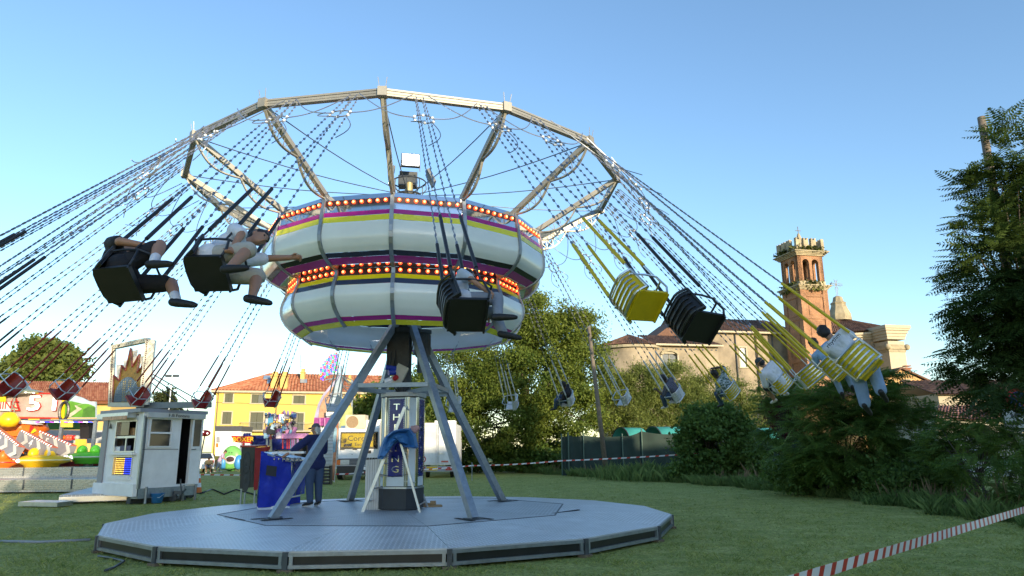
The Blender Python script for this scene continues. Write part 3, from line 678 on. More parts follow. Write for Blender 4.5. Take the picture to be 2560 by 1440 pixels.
def person(label, mat4, J, skin, hair, shirt, pants, shoe, sleeve=.75, leglen=1.0, scale=1.0, bulk=1.0, cap=None, longhair=False, vox=.013, group=None, socks=None, baggy=.0, sole=None):
    root = thing('person', label, 'person', group=group); root.matrix_world = mat4 @ Matrix.Translation((0, 0, .035 if J['head'].z < 1.2 else 0)) @ Matrix.Scale(scale, 4)
    B = MB(); k = bulk
    up = (J['neck']-J['pel']).normalized()
    def torso(mb, e):
        mb.rc(J['hipL'], J['hipR'], .115*k+e, .115*k+e); mb.rc(J['pel'], J['waist'], .115*k+e, .112*k+e)
        side = (J['shL']-J['shR']).normalized()
        for s in (-1, 1): mb.rc(J['waist']+side*s*.045*k, J['chest']+side*s*.075*k, .095*k+e, .10*k+e); mb.rc(J['pel']+side*s*.05*k, J['waist']+side*s*.045*k, .095*k+e, .092*k+e)
        mb.rc(J['shL'], J['shR'], .062*k+e, .062*k+e); mb.rc(J['chest'], J['neck']-up*.06, .10*k+e, .06*k+e)
    torso(B, 0)
    B.rc(J['neck']-up*.06, J['head']-up*.03, .054, .05)
    hd = J['hd']; hu = (J['head']-J['neck']).normalized(); hu = (hu-hd*hu.dot(hd)*.7).normalized(); hy = hu.cross(hd).normalized(); hd = hy.cross(hu)
    HM = Matrix((hd, hy, hu)).transposed(); H = J['head']
    B.sph(H+hu*.02, (.098, .078, .10), 16, 10, rot=HM); B.sph(H+hd*.018-hu*.045, (.075, .06, .075), 14, 8, rot=HM)
    B.rc(H+hd*.088+hu*.012, H+hd*.108-hu*.022, .010, .016, 8); B.rc(H+hd*.08-hu*.055, H+hd*.088-hu*.057, .018, .014, 8)
    for s in (-1, 1): B.sph(H+hy*.078*s-hd*.012, (.022, .010, .034), 8, 6, rot=HM)
    for n in 'LR':
        s = 1 if n == 'L' else -1
        B.rc(J['sh'+n], J['el'+n], .056*k, .044*k); B.rc(J['el'+n], J['wr'+n], .043*k, .030)
        d = (J['wr'+n]-J['el'+n]); hand(B, J['wr'+n], J.get('hdir'+n, d), J.get('hnor'+n, Vector((0, 0, 1))), s, J.get('curl'+n, 40))
        B.rc(J['hip'+n], J['kn'+n], .088*k, .062*k); B.rc(J['kn'+n], J['kn'+n].lerp(J['an'+n], .3), .06*k, .060*k); B.rc(J['kn'+n].lerp(J['an'+n], .3), J['an'+n], .06*k, .038)
        B.rc(J['an'+n], J['to'+n], .036, .028)
    remesh(B, 'body', skin, root, vox if vox < .012 else .011, 3)
    S = MB(); torso(S, .022)
    hem = -up*(.05 if J['head'].z > 1.2 else .0)
    S.rc(J['hipL']+hem, J['hipR']+hem, .125*k, .125*k)
    for n in 'LR': S.rc(J['sh'+n], J['sh'+n].lerp(J['el'+n], min(1, sleeve)), .082*k, .072*k)
    if sleeve > 1:
        for n in 'LR': S.rc(J['el'+n], J['el'+n].lerp(J['wr'+n], sleeve-1), .066*k, .056*k)
    sh = remesh(S, 'shirt', shirt, root, vox, 3)
    P = MB(); P.rc(J['hipL'], J['hipR'], .125*k, .125*k); P.rc(J['pel'], J['waist'].lerp(J['pel'], .4), .12*k, .12*k)
    for n in 'LR':
        P.rc(J['hip'+n], J['hip'+n].lerp(J['kn'+n], min(1, leglen*2)), .106*k, .088*k+baggy)
        if leglen > .5:
            a = J['kn'+n]; b = a.lerp(J['an'+n], (leglen-.5)*1.84); P.rc(a, a.lerp(b, .5), .082*k+baggy, .075*k+baggy); P.rc(a.lerp(b, .5), b, .075*k+baggy, .066*k+baggy)
    remesh(P, 'trousers', pants, root, vox, 3)
    for n in 'LR':
        a = J['an'+n]; t_ = J['to'+n]; d = (t_-a).normalized(); shin = (J['kn'+n]-a).normalized()
        F = MB(); F.rc(a-d*.045-shin*.015, a+d*.02-shin*.01, .042, .043); F.rc(a-shin*.012, t_, .045, .034); F.rc(t_, t_+d*.045, .036, .026)
        f = remesh(F, 'shoe', shoe, root, .012, 2)
        if sole is not None:
            G = MB(); dn = -shin; G.rc(a-d*.05+dn*.044, t_+d*.05+dn*.030, .026, .020); remesh(G, 'sole', sole, f, .010, 1)
        if socks is not None:
            G = MB(); G.rc(a+shin*.02, a+shin*.14, .047, .052); remesh(G, 'sock', socks, root, .013, 2)
    Hh = MB()
    if cap is None:
        Hh.sph(H+hu*.036-hd*.014, (.102, .087, .094), 16, 10, rot=HM); Hh.sph(H-hd*.04-hu*.005, (.07, .08, .085), 14, 8, rot=HM)
        for i in range(26):
            a = random.uniform(0, 2*PI); e = random.uniform(.15, 1.25); Hh.sph(H+hu*.036-hd*.014+HM @ V(.098*math.cos(a)*math.cos(e), .084*math.sin(a)*math.cos(e), .092*math.sin(e)), random.uniform(.014, .026), 6, 5)
    else:
        Hh.sph(H-hd*.035-hu*.02, (.072, .082, .07), 14, 8, rot=HM)
        if longhair:
            for s in (-1, 0, 1): Hh.rc(H-hd*.06+hy*.05*s, H-hd*.07+hy*.055*s-hu*.12, .04, .028)
    hr = remesh(Hh, 'hair', hair, root, .011, 2)
    if cap is not None:
        Cc = MB(); n = 18
        Cc.lathe([(.103*math.cos(R(a)), .098*math.sin(R(a))) for a in range(0, 90, 12)]+[(.001, .099)], n, m=0)
        Cc.v = [tuple(H+hu*.03-hd*.004+HM @ V(x*1.02, y*.86, z)) for x, y, z in Cc.v]; cp = Cc.build('cap', cap, root, True)
        Br = MB(); br_ = [V(.085+.02, -.075, 0), V(.16, -.055, -.012), V(.178, 0, -.016), V(.16, .055, -.012), V(.105, .075, 0), V(.09, 0, .004)]
        Br.prism([H+hu*.03+HM @ p for p in br_], hu*.006); Br.build('cap_brim', cap, cp)
    for s in (-1, 1):
        E_ = MB(); E_.sph(H+hd*.086+hy*.032*s+hu*.018, .010, 8, 6); E_.build('eye', eyem, root)
    return root
tee_w = cloth('white_tee', (.66, .67, .72)); jeans_l = cloth('light_denim', (.20, .29, .42)); jeans_d = cloth('dark_denim', (.045, .078, .15)); navyc = cloth('navy_polo', (.014, .022, .10))
blackc = cloth('black_cloth', (.012, .012, .016)); greyshort = cloth('beige_shorts', (.40, .38, .34)); shoek = cloth('black_shoe', (.012, .012, .014), .6); shoew = cloth('white_shoe', (.55, .54, .5), .6)
lblue = cloth('light_blue_tee', (.30, .46, .66)); rubber_w = M('white_rubber', (.6, .6, .58), .6)
def pattern_cloth(name, c1, c2, c3, scale=18, stripes=False):
    m = cloth(name, c1); N = m.node_tree.nodes; L = m.node_tree.links; b = N['Principled BSDF']; tc = N.new('ShaderNodeTexCoord')
    if stripes:
        x = N.new('ShaderNodeTexWave'); x.bands_direction = 'Z'; x.inputs['Scale'].default_value = scale; x.inputs['Distortion'].default_value = 2.; x.inputs['Detail'].default_value = 1
    else:
        x = N.new('ShaderNodeTexVoronoi'); x.inputs['Scale'].default_value = scale
    L.new(tc.outputs['Object'], x.inputs['Vector']); rp = N.new('ShaderNodeValToRGB'); rp.color_ramp.interpolation = 'CONSTANT'
    e = rp.color_ramp.elements; e[0].color = (*c1, 1); e[1].color = (*c3, 1); e[1].position = .62; q = e.new(.38); q.color = (*c2, 1)
    if not stripes: L.new(x.outputs['Color'], rp.inputs[0])
    else: L.new(x.outputs[0], rp.inputs[0])
    L.new(rp.outputs[0], b.inputs['Base Color']); return m
camo = pattern_cloth('camouflage_print', (.42, .47, .50), (.06, .10, .08), (.22, .28, .27), 26)
stripe = pattern_cloth('striped_print', (.05, .055, .09), (.30, .30, .36), (.05, .055, .09), 9, True)
G_ = 'riders on the swing seats'
sm = SEATM
J = seated(9, 'fwd', (1, .1, -.45), 12); J['wrL'] = J['elL']+V(.26, -.06, .12); J['wrR'] = J['elR']+V(.28, .1, .05)
for n_, s_ in (('L', 1), ('R', -1)):
    J['kn'+n_] = J['kn'+n_]+V(-.04, .12, -.16); J['an'+n_] = J['kn'+n_]+V(-.14-.12*(s_ < 0), .20+.03*s_, -.32); J['to'+n_] = J['an'+n_]+V(.11, .04, -.09)
p = person('boy rider in white T-shirt printed across the back and pale jeans, nearest on the right', sm[10], J, skinB, hairK, tee_w, jeans_l, shoek, .8, .99, 1.04, .95, group=G_, baggy=.02)
q = Matrix.Rotation(R(9), 3, 'Y'); o_ = J['pel']+q @ V(-.205, 0, .40); text('rhythm', .082, mt('print_black', (.015, .015, .02), .7, 0, 0), p, o_, (0, -1, 0), q @ V(0, 0, 1), .006, sx=1.1)
J = seated(6, 'hold', (.75, .65, -.1), -4)
for n_ in 'LR': J['kn'+n_] = J['kn'+n_]+V(-.03, .08, -.12); J['an'+n_] = J['kn'+n_]+V(.0, .16, -.34); J['to'+n_] = J['an'+n_]+V(.13, .03, -.06)
person('boy rider in light blue T-shirt and jeans behind the nearest right-hand boy', sm[9], J, skinA, hairB, lblue, jeans_l, shoek, .8, .98, .85, .85, group=G_)
J = seated(0, 'low', (.9, .3, -.15), 14); person('rider in loose white T-shirt and dark grey cap', sm[6], J, skinB, hairK, tee_w, blackc, shoew, .95, .55, 1.1, 1.12, cap=cloth('grey_green_cap', (.05, .07, .075)), group=G_)
J = seated(4, 'low', (.9, .35, -.1), 10); J['elR'] = J['shR']+V(.02, -.16, .16); J['wrR'] = J['head']+V(.0, -.10, .13); person('rider in patterned camouflage shirt with one arm raised to the head', sm[5], J, skinC, hairK, camo, jeans_d, shoek, .8, .98, 1.0, 1., group=G_)
J = seated(6, 'hold', (.9, .3, -.2), 8); person('rider in grey and black striped shirt above the green tunnels', sm[4], J, skinC, hairK, stripe, jeans_d, shoew, .8, .98, 1.0, 1., group=G_)
J = seated(-4, 'low', (1, .2, 0), 14); person('rider dressed all in black in front of the big tree', sm[2], J, skinC, hairK, blackc, jeans_d, shoek, .9, .98, .95, .95, group=G_)
J = seated(12, 'low', (1, 0, -.3), 0); person('rider in pale grey shirt passing in front of the lower drum', sm[13], J, skinB, hairK, cloth('pale_grey_tee', (.50, .53, .58)), cloth('grey_trousers', (.22, .24, .28)), shoek, .8, .98, .86, .9, group=G_)
J = seated(24, 'low', (1, -.1, -.2), 4, .16); J['elL'] = J['shL']+V(.14, .10, .22); J['wrL'] = J['elL']+V(.26, .02, .05); J['elR'] = J['shR']+V(.16, -.06, -.2)
person('rider in white T-shirt and beige shorts with an arm flung up, left of the drum', sm[14], J, skinB, hairK, tee_w, greyshort, shoek, .85, .52, 1.02, 1., group=G_)
J = seated(-26, 'low', (1, 0, .1), 22, .15); J['knR'] = J['knR']+V(-.12, 0, .30); J['anR'] = J['knR']+V(.12, 0, -.40); J['toR'] = J['anR']+V(.15, 0, -.03)
person('rider leaning back in black T-shirt and black shorts with white socks, far left', sm[15], J, skinB, hairK, blackc, blackc, shoek, .7, .42, 1.05, 1., socks=tee_w, group=G_)
# ---------------------------------------------------------------- buildings
def roofmat(name, c, c2):
    m = bpy.data.materials.new(name); m.use_nodes = True; N = m.node_tree.nodes; L = m.node_tree.links; b = N['Principled BSDF']; b.inputs['Roughness'].default_value = .85
    ge = N.new('ShaderNodeNewGeometry'); tc = N.new('ShaderNodeTexCoord'); nz = N.new('ShaderNodeTexNoise'); nz.inputs['Scale'].default_value = 1.3; nz.inputs['Detail'].default_value = 8; nz.inputs['Roughness'].default_value = .75
    L.new(tc.outputs['Object'], nz.inputs['Vector']); ad = N.new('ShaderNodeMath'); ad.operation = 'MULTIPLY_ADD'; L.new(ge.outputs['Random Per Island'], ad.inputs[0]); ad.inputs[1].default_value = .5; L.new(nz.outputs[0], ad.inputs[2])
    sb = N.new('ShaderNodeMath'); sb.operation = 'SUBTRACT'; L.new(ad.outputs[0], sb.inputs[0]); sb.inputs[1].default_value = .28
    rp = N.new('ShaderNodeValToRGB'); rp.color_ramp.elements[0].color = (*c, 1); rp.color_ramp.elements[1].color = (*c2, 1); rp.color_ramp.elements[0].position = .2; rp.color_ramp.elements[1].position = .75
    L.new(sb.outputs[0], rp.inputs[0]); L.new(rp.outputs[0], b.inputs['Base Color']); return m
terra = roofmat('terracotta_tiles', (.34, .10, .045), (.56, .25, .13)); oldtile = roofmat('old_brown_tiles', (.075, .038, .026), (.20, .105, .065))
def tiles(P00, P10, P11, P01, nu, nv, name, mat, parent, amp=.07):
    """rows of half-round roof tiles laid over the quad eave(P00-P10) to ridge(P01-P11), each tile its own small shell"""
    P00, P10, P11, P01 = map(Vector, (P00, P10, P11, P01)); n = (P10-P00).cross(P01-P00).normalized()
    if n.z < 0: n = -n
    vs = []; fs = []
    for j in range(nv):
        v0, v1 = j/nv, (j+1.12)/nv
        a0, b0 = P00.lerp(P01, v0), P10.lerp(P11, v0); a1, b1 = P00.lerp(P01, min(1.01, v1)), P10.lerp(P11, min(1.01, v1))
        wid = (b0-a0).length/(P10-P00).length; m_ = max(1, int(round(nu*wid)))
        for i in range(m_):
            o = len(vs); k = 4
            for (a, b, lift) in ((a0, b0, .045), (a1, b1, .0)):
                for q in range(k+1):
                    u = (i+q/k)/m_; vs.append(a.lerp(b, u)+n*(amp*math.sin(PI*q/k)+lift*.6+.01*((i*7+j*13) % 5)/5))
            fs += [(o+q, o+q+1, o+k+2+q, o+k+1+q) for q in range(k)]
    mb = MB(); mb.add(vs, fs); ob = mb.build(name, mat, parent, fix=False); ob['kind'] = 'stuff'; return ob
glass = M('window_glass', (.03, .035, .04), .08, 0, 0, spec=.9); shutter = M('grey_green_shutter', (.075, .08, .05), .7, 0, .12, 3); stone = M('pale_stone', (.42, .37, .27), .8, 0, .12, 3, .1)
ywall = M('yellow_plaster', (.60, .43, .10), .85, 0, .08, .7, .1, 8); ywall2 = M('ochre_plaster', (.62, .42, .14), .85, 0, .08, .7, .1, 8)
def wall_open(mb, p, d, n, W, H, holes, th=.35):
    """wall of width W height H from p along d, with rectangular holes (u0,u1,v0,v1): real openings with reveals"""
    us = sorted({0, W, *[h[0] for h in holes], *[h[1] for h in holes]}); vs_ = sorted({0, H, *[h[2] for h in holes], *[h[3] for h in holes]})
    U = Vector((0, 0, 1))
    for a, b in zip(us, us[1:]):
        for c, e in zip(vs_, vs_[1:]):
            cu, cv = (a+b)/2, (c+e)/2
            if any(h[0] < cu < h[1] and h[2] < cv < h[3] for h in holes): continue
            mb.poly([p+d*a+U*c, p+d*b+U*c, p+d*b+U*e, p+d*a+U*e])
    for (a, b, c, e) in holes:
        for (s, t_) in (((a, c), (b, c)), ((b, c), (b, e)), ((b, e), (a, e)), ((a, e), (a, c))):
            q = [p+d*s[0]+U*s[1], p+d*t_[0]+U*t_[1]]; mb.poly([q[0], q[1], q[1]-n*th, q[0]-n*th])
def window(parent, p, d, n, u0, u1, v0, v1, mat_frame, shut=None, sill=True, mull=1, depth=.18):
    U = Vector((0, 0, 1)); c = lambda u, v, o: p+d*u+U*v-n*o
    w = MB(); f = .07
    for (a, b) in (((u0, v0), (u1, v0)), ((u0, v1), (u1, v1)), ((u0, v0), (u0, v1)), ((u1, v0), (u1, v1))): w.bar(c(*a, depth), c(*b, depth), f, f)
    for i in range(mull): um = u0+(u1-u0)*(i+1)/(mull+1); w.bar(c(um, v0, depth), c(um, v1, depth), f*.8, f*.8)
    wf = w.build('window', mat_frame, parent)
    g = MB(); g.poly([c(u0, v0, depth+.03), c(u1, v0, depth+.03), c(u1, v1, depth+.03), c(u0, v1, depth+.03)]); g.build('pane', glass, wf)
    e = MB()
    for (a, b) in (((u0-.08, v0-.0), (u0-.08, v1+.16)), ((u1+.08, v0), (u1+.08, v1+.16)), ((u0-.16, v1+.08), (u1+.16, v1+.08))): e.bar(c(*a, -.02), c(*b, -.02), .15, .08, up=n)
    e.build('surround', stone, wf)
    if sill: e = MB(); e.bar(c(u0-.25, v0-.07, -.06), c(u1+.25, v0-.07, -.06), .2, .12); e.build('sill', stone, wf)
    if shut:
        for s in shut:
            e = MB(); a, b = (u0, u0+(u1-u0)*.48) if s < 0 else (u1-(u1-u0)*.48, u1)
            e.prism([c(a, v0, .05), c(b, v0, .05), c(b, v1, .05), c(a, v1, .05)], -n*.05)
            for k in range(9): vv = v0+(v1-v0)*(k+.5)/9; e.bar(c(a+.05, vv, .04), c(b-.05, vv, .04), .03, .03)
            e.build('shutter', shutter, wf)
    return wf
# --- yellow house, three storeys, hipped tile roof
Yh = 92.0
HL = at(541, 980, Yh); HR = at(1075, 990, Yh+8); HLd = V(HR.x-HL.x, HR.y-HL.y, 0).normalized(); hn = V(HLd.y, -HLd.x, 0)
yh = thing('yellow_house', 'yellow three-storey house with hipped red tile roof and shuttered windows behind the fair', 'house', (HL.x, HL.y, 0), wspace=True)
W_ = (HR-HL).length; EV = at(541, 975, Yh).z; P0 = V(HL.x, HL.y, 0); DEP = 11.0
def hu(px_, py_): q = onpl(px_, py_, P0, hn); return (q-P0).dot(HLd), q.z
wins = []; 
for x0, x1, y0, y1 in ((563, 581, 984, 1006), (630, 660, 986, 1008), (734, 761, 989, 1009), (881, 901, 996, 1018)): wins.append(('w', x0, x1, y0, y1))
for x0, x1, y0, y1 in ((557, 577, 1030, 1060), (627, 656, 1031, 1076), (732, 757, 1033, 1077), (880, 905, 1035, 1062)): wins.append(('d' if y1 > 1070 else 'w', x0, x1, y0, y1))
holes = []
for k, x0, x1, y0, y1 in wins:
    a, v1 = hu(x0, y0); b, v0 = hu(x1, y1); holes.append((a, b, v0, v1))
mb = MB(); wall_open(mb, P0, HLd, hn, W_, EV-.3, holes); mb.poly([P0, P0-hn*DEP, P0-hn*DEP+V(0, 0, EV-.3), P0+V(0, 0, EV-.3)])
Q0 = P0+HLd*W_; mb.poly([Q0, Q0-hn*DEP, Q0-hn*DEP+V(0, 0, EV-.3), Q0+V(0, 0, EV-.3)]); mb.poly([P0-hn*DEP, Q0-hn*DEP, Q0-hn*DEP+V(0, 0, EV-.3), P0-hn*DEP+V(0, 0, EV-.3)])
mb.build('wall', ywall, yh, fix=False)
for i, h_ in enumerate(holes): window(yh, P0, HLd, hn, *h_, shutter, shut=((-1,) if i in (1, ) else (-1, 1) if i not in (6,) else (1,)), sill=wins[i][0] == 'w')
# grey shaded side wall openings
for i in range(2):
    mb = MB(); q = P0-hn*(3+4*i)+V(-.02, 0, 0); mb.prism([q+V(0, 0, 6.6), q-hn*.9+V(0, 0, 6.6), q-hn*.9+V(0, 0, 8), q+V(0, 0, 8)], -HLd*.08); mb.build('side_window', glassd, yh)
mb = MB(); ov = .6
C_ = [P0-HLd*ov+hn*ov, Q0+HLd*ov+hn*ov, Q0+HLd*ov-hn*(DEP+ov), P0-HLd*ov-hn*(DEP+ov)]; mb.prism([c+V(0, 0, EV-.32) for c in C_], (0, 0, .25)); mb.build('eaves', stone, yh)
RZ = onpl(668, 934, P0-hn*DEP/2, hn).z; r0 = P0+HLd*6.2-hn*DEP/2+V(0, 0, RZ-.0); r1 = Q0-HLd*6.2-hn*DEP/2+V(0, 0, RZ)
Ce = [c+V(0, 0, EV-.05) for c in C_]
rf = tiles(Ce[0], Ce[1], r1, r0, 70, 16, 'roof', terra, yh, .10); tiles(Ce[3], Ce[0], r0, r0+V(0, .01, 0), 30, 16, 'roof_hip', terra, yh, .10); tiles(Ce[1], Ce[2], r1, r1+V(0, .01, 0), 30, 16, 'roof_hip', terra, yh, .1)
mb = MB(); mb.poly([Ce[0], Ce[1], r1, r0]); mb.poly([Ce[1], Ce[2], r1]); mb.poly([Ce[2], Ce[3], r0, r1]); mb.poly([Ce[3], Ce[0], r0]); mb.build('roof_deck', terra, yh)
def onroof(x, y): nrm = (Ce[1]-Ce[0]).cross(r0-Ce[0]); return onpl(x, y, Ce[0], nrm)
for x, y, hgt, w2 in ((684, 969, 34, 16), (708, 969, 34, 17), (755, 949, 22, 10), (873, 958, 14, 8)):
    q = onroof(x, y+3); tz = onpl(x, y+3-hgt, q, hn).z; ww = w2*.052
    c = MB(); c.box((q.x, q.y+.3, (q.z+tz)/2-.3), (ww, .7, tz-q.z+.4)); c.box((q.x, q.y+.3, tz-.05), (ww+.25, .95, .12)); c.bx(q.x-ww*.35, q.x+ww*.35, q.y, q.y+.6, tz, tz+.5); c.build('chimney', ywall2, yh)
for x, y in ((658, 950), (667, 961), (750, 959)):
    q = onroof(x, y); d2 = (r0-Ce[0]).normalized(); c = MB(); e_ = Vector((HLd.x, HLd.y, 0)); sl_ = (hn*-1*5.5+V(0, 0, RZ-EV)).normalized(); nn_ = e_.cross(sl_)
    if nn_.z < 0: nn_ = -nn_
    c.prism([q+nn_*.12, q+e_*.9+nn_*.12, q+e_*.9+sl_*1.2+nn_*.12, q+sl_*1.2+nn_*.12], nn_*.08); c.build('skylight', M('skylight_glass', (.25, .32, .4), .1, 0, 0, spec=.9), yh)
q = onroof(752, 950); t_ = onpl(752, 888, q, hn); mb = MB(); mb.cyl(q, t_, .03, 5)
for f, l_ in ((.75, 1.3), (.55, 1.6)): p = q.lerp(t_, f); mb.bar(p-HLd*l_*.6, p+HLd*l_*.6, .03)
mb.build('antenna', dsteel, yh)
for i in (5, 6):
    a, b, v0, v1 = holes[i]; m2 = MB(); z0 = v0
    m2.bx(0, b-a+2.2, 0, 1.0, -.15, 0); bl = m2.build('balcony', stone, yh); bl.matrix_parent_inverse = Matrix(); T = Matrix((HLd, hn*1.0, V(0, 0, 1))).transposed().to_4x4(); T.translation = P0+HLd*(a-1.1)+V(0, 0, z0); bl.data.transform(T); bl.matrix_parent_inverse = Matrix.Translation(-yh.location)
    m3 = MB(); Lb = b-a+2.2
    for zt in (.08, 1.0): m3.bar((0, .95, zt), (Lb, .95, zt), .05); m3.bar((0.02, 0, zt), (.02, .95, zt), .05); m3.bar((Lb-.02, 0, zt), (Lb-.02, .95, zt), .05)
    for k in range(int(Lb/.16)): m3.bar((.1+k*.16, .95, .08), (.1+k*.16, .95, 1.0), .03)
    rl = m3.build('railing', dsteel, bl); rl.data.transform(T); 
for px_ in (545, 692, 899):
    u, _ = hu(px_, 1000); mb = MB(); q = P0+HLd*u+hn*.1; mb.cyl(q+V(0, 0, EV-.6), q+V(0, 0, .5), .06, 6); mb.cyl(q+V(0, 0, EV-.6), q+hn*.5+V(0, 0, EV-.2), .06, 6); mb.build('downpipe', M('copper_pipe', (.09, .055, .035), .5, .3), yh)
mb = MB(); u0_, z_ = hu(541, 1006); mb.tube([P0+hn*.06+V(0, 0, z_), P0+HLd*W_*.5+hn*.06+V(0, 0, z_-.25), P0+HLd*W_+hn*.06+V(0, 0, z_-.1)], .025, 5); mb.build('wall_cable', dsteel, yh)
# --- long low house at left with ribbed tile roof
Yl2 = 62.0; lh = thing('low_tiled_house', 'long low yellow building with orange tile roof behind the saucer ride', 'house', at(100, 1110, Yl2), wspace=True); lh.location.z = 0
a, b = at(-140, 1003, Yl2), at(276, 1004, Yl2); a2, b2 = at(-140, 952, Yl2+4.5), at(274, 957, Yl2+4.5)
tiles(a, b, b2, a2, 72, 9, 'roof', terra, lh, .09); mb = MB(); mb.poly([a, b, b2, a2]); c2 = [a2+V(0, 5, -1.8), b2+V(0, 5, -1.8)]; mb.poly([a2, b2, c2[1], c2[0]]); mb.build('roof_deck', terra, lh)
mb = MB(); mb.bx(a.x, b.x-.2, Yl2+.5, Yl2+9, 0, a.z-.1); mb.build('wall', ywall2, lh); mb = MB(); mb.bar(a+V(0, -.05, -.12), b+V(0, -.05, -.12), .14, .14); mb.build('gutter', M('brown_gutter', (.2, .07, .03), .5), lh)
# --- church with bell tower
brick = bpy.data.materials.new('old_brick'); brick.use_nodes = True
def brickmat(m, c1, c2, mo, sc):
    N = m.node_tree.nodes; L = m.node_tree.links; b = N['Principled BSDF']; b.inputs['Roughness'].default_value = .9
    tc = N.new('ShaderNodeTexCoord'); sp_ = N.new('ShaderNodeSeparateXYZ'); L.new(tc.outputs['Object'], sp_.inputs[0]); ad = N.new('ShaderNodeMath'); ad.operation = 'ADD'; L.new(sp_.outputs[0], ad.inputs[0]); L.new(sp_.outputs[1], ad.inputs[1])
    cb = N.new('ShaderNodeCombineXYZ'); L.new(ad.outputs[0], cb.inputs[0]); L.new(sp_.outputs[2], cb.inputs[1])
    bt = N.new('ShaderNodeTexBrick'); bt.inputs['Scale'].default_value = sc; bt.inputs['Color1'].default_value = (*c1, 1); bt.inputs['Color2'].default_value = (*c2, 1); bt.inputs['Mortar'].default_value = (*mo, 1); bt.inputs['Mortar Size'].default_value = .012; L.new(cb.outputs[0], bt.inputs['Vector'])
    nz = N.new('ShaderNodeTexNoise'); nz.inputs['Scale'].default_value = .8; nz.inputs['Detail'].default_value = 8; nz.inputs['Roughness'].default_value = .7; L.new(tc.outputs['Object'], nz.inputs['Vector'])
    rp = N.new('ShaderNodeMapRange'); rp.inputs[1].default_value = .3; rp.inputs[2].default_value = .7; rp.inputs[3].default_value = .55; rp.inputs[4].default_value = 1.2; L.new(nz.outputs[0], rp.inputs[0])
    mu = N.new('ShaderNodeVectorMath'); mu.operation = 'SCALE'; L.new(bt.outputs[0], mu.inputs[0]); L.new(rp.outputs[0], mu.inputs['Scale']); L.new(mu.outputs[0], b.inputs['Base Color'])
    bp = N.new('ShaderNodeBump'); bp.inputs['Strength'].default_value = .4; bp.inputs['Distance'].default_value = .02; L.new(bt.outputs[1], bp.inputs['Height']); bp.invert = True; L.new(bp.outputs[0], b.inputs['Normal'])
brickmat(brick, (.40, .20, .10), (.28, .135, .07), (.40, .32, .22), 3.2)
oldst = M('mossy_stone', (.34, .29, .19), .9, 0, .35, 1.2, .4, 6); plaster = M('weathered_shaded_plaster', (.29, .24, .17), .9, 0, .42, .45, .2, 5)  # plaster: stains and wall shadow both put into its dark, patchy colour
TW = 3.45; tc0 = at(2018, 800, 80.); RZt = R(12.5)
tw = thing('bell_tower', 'slender brick bell tower with battlements, arched belfry and iron cross', 'tower', (tc0.x, 80., 0), (0, 0, RZt))
def tz(y): return at(2010, y, 79.0).z
z_c2, z_bf, z_at, z_c1, z_m0, z_m1 = tz(728), tz(706), tz(648), tz(643), tz(632), tz(600)
h2 = TW/2
# shaft with sunk panels
def ring_wall(mb, h, z0, z1): mb.bx(-h, h, -h, h, z0, z1)
mb = MB(); ring_wall(mb, h2-.10, 0, z_c2); mb.build('shaft', brick, tw)
for sx, sy in ((-1, -1), (1, -1), (1, 1), (-1, 1)):
    mb = MB(); cx0 = sx*(h2-.30); cy0 = sy*(h2-.30); mb.bx(cx0-.32, cx0+.32, cy0-.32, cy0+.32, 0, z_c2); mb.build('corner_pier', brick, tw)
for za, zb in ((tz(800), tz(792)), (tz(745), tz(738)), (tz(905), tz(895))):
    mb = MB(); mb.bx(-h2, h2, -h2, h2, za, zb); mb.build('string_course', brick, tw)
for j, (za, zb) in enumerate(((tz(790), tz(750)), (tz(890), tz(806)))):
    for f in range(2):
        mb = MB(); w_ = h2-.95
        if f == 0: mb.bx(-w_, w_, -h2+.04, -h2+.12, za, zb)
        else: mb.bx(-h2+.04, -h2+.12, -w_, w_, za, zb)
        mb.build('sunk_panel', brick, tw)
def cornice(z0, z1, out, name='cornice'):
    mb = MB(); n = 4
    for i in range(n):
        a = z0+(z1-z0)*i/n; b = z0+(z1-z0)*(i+1)/n; o = h2+out*((i+1)/n)**1.3; mb.bx(-o, o, -o, o, a, b-.005)
    mb.build(name, oldst, tw)
cornice(z_c2, tz(716), .42); mb = MB(); ring_wall(mb, h2-.05, tz(716), z_bf); mb.build('belfry_base', oldst, tw)
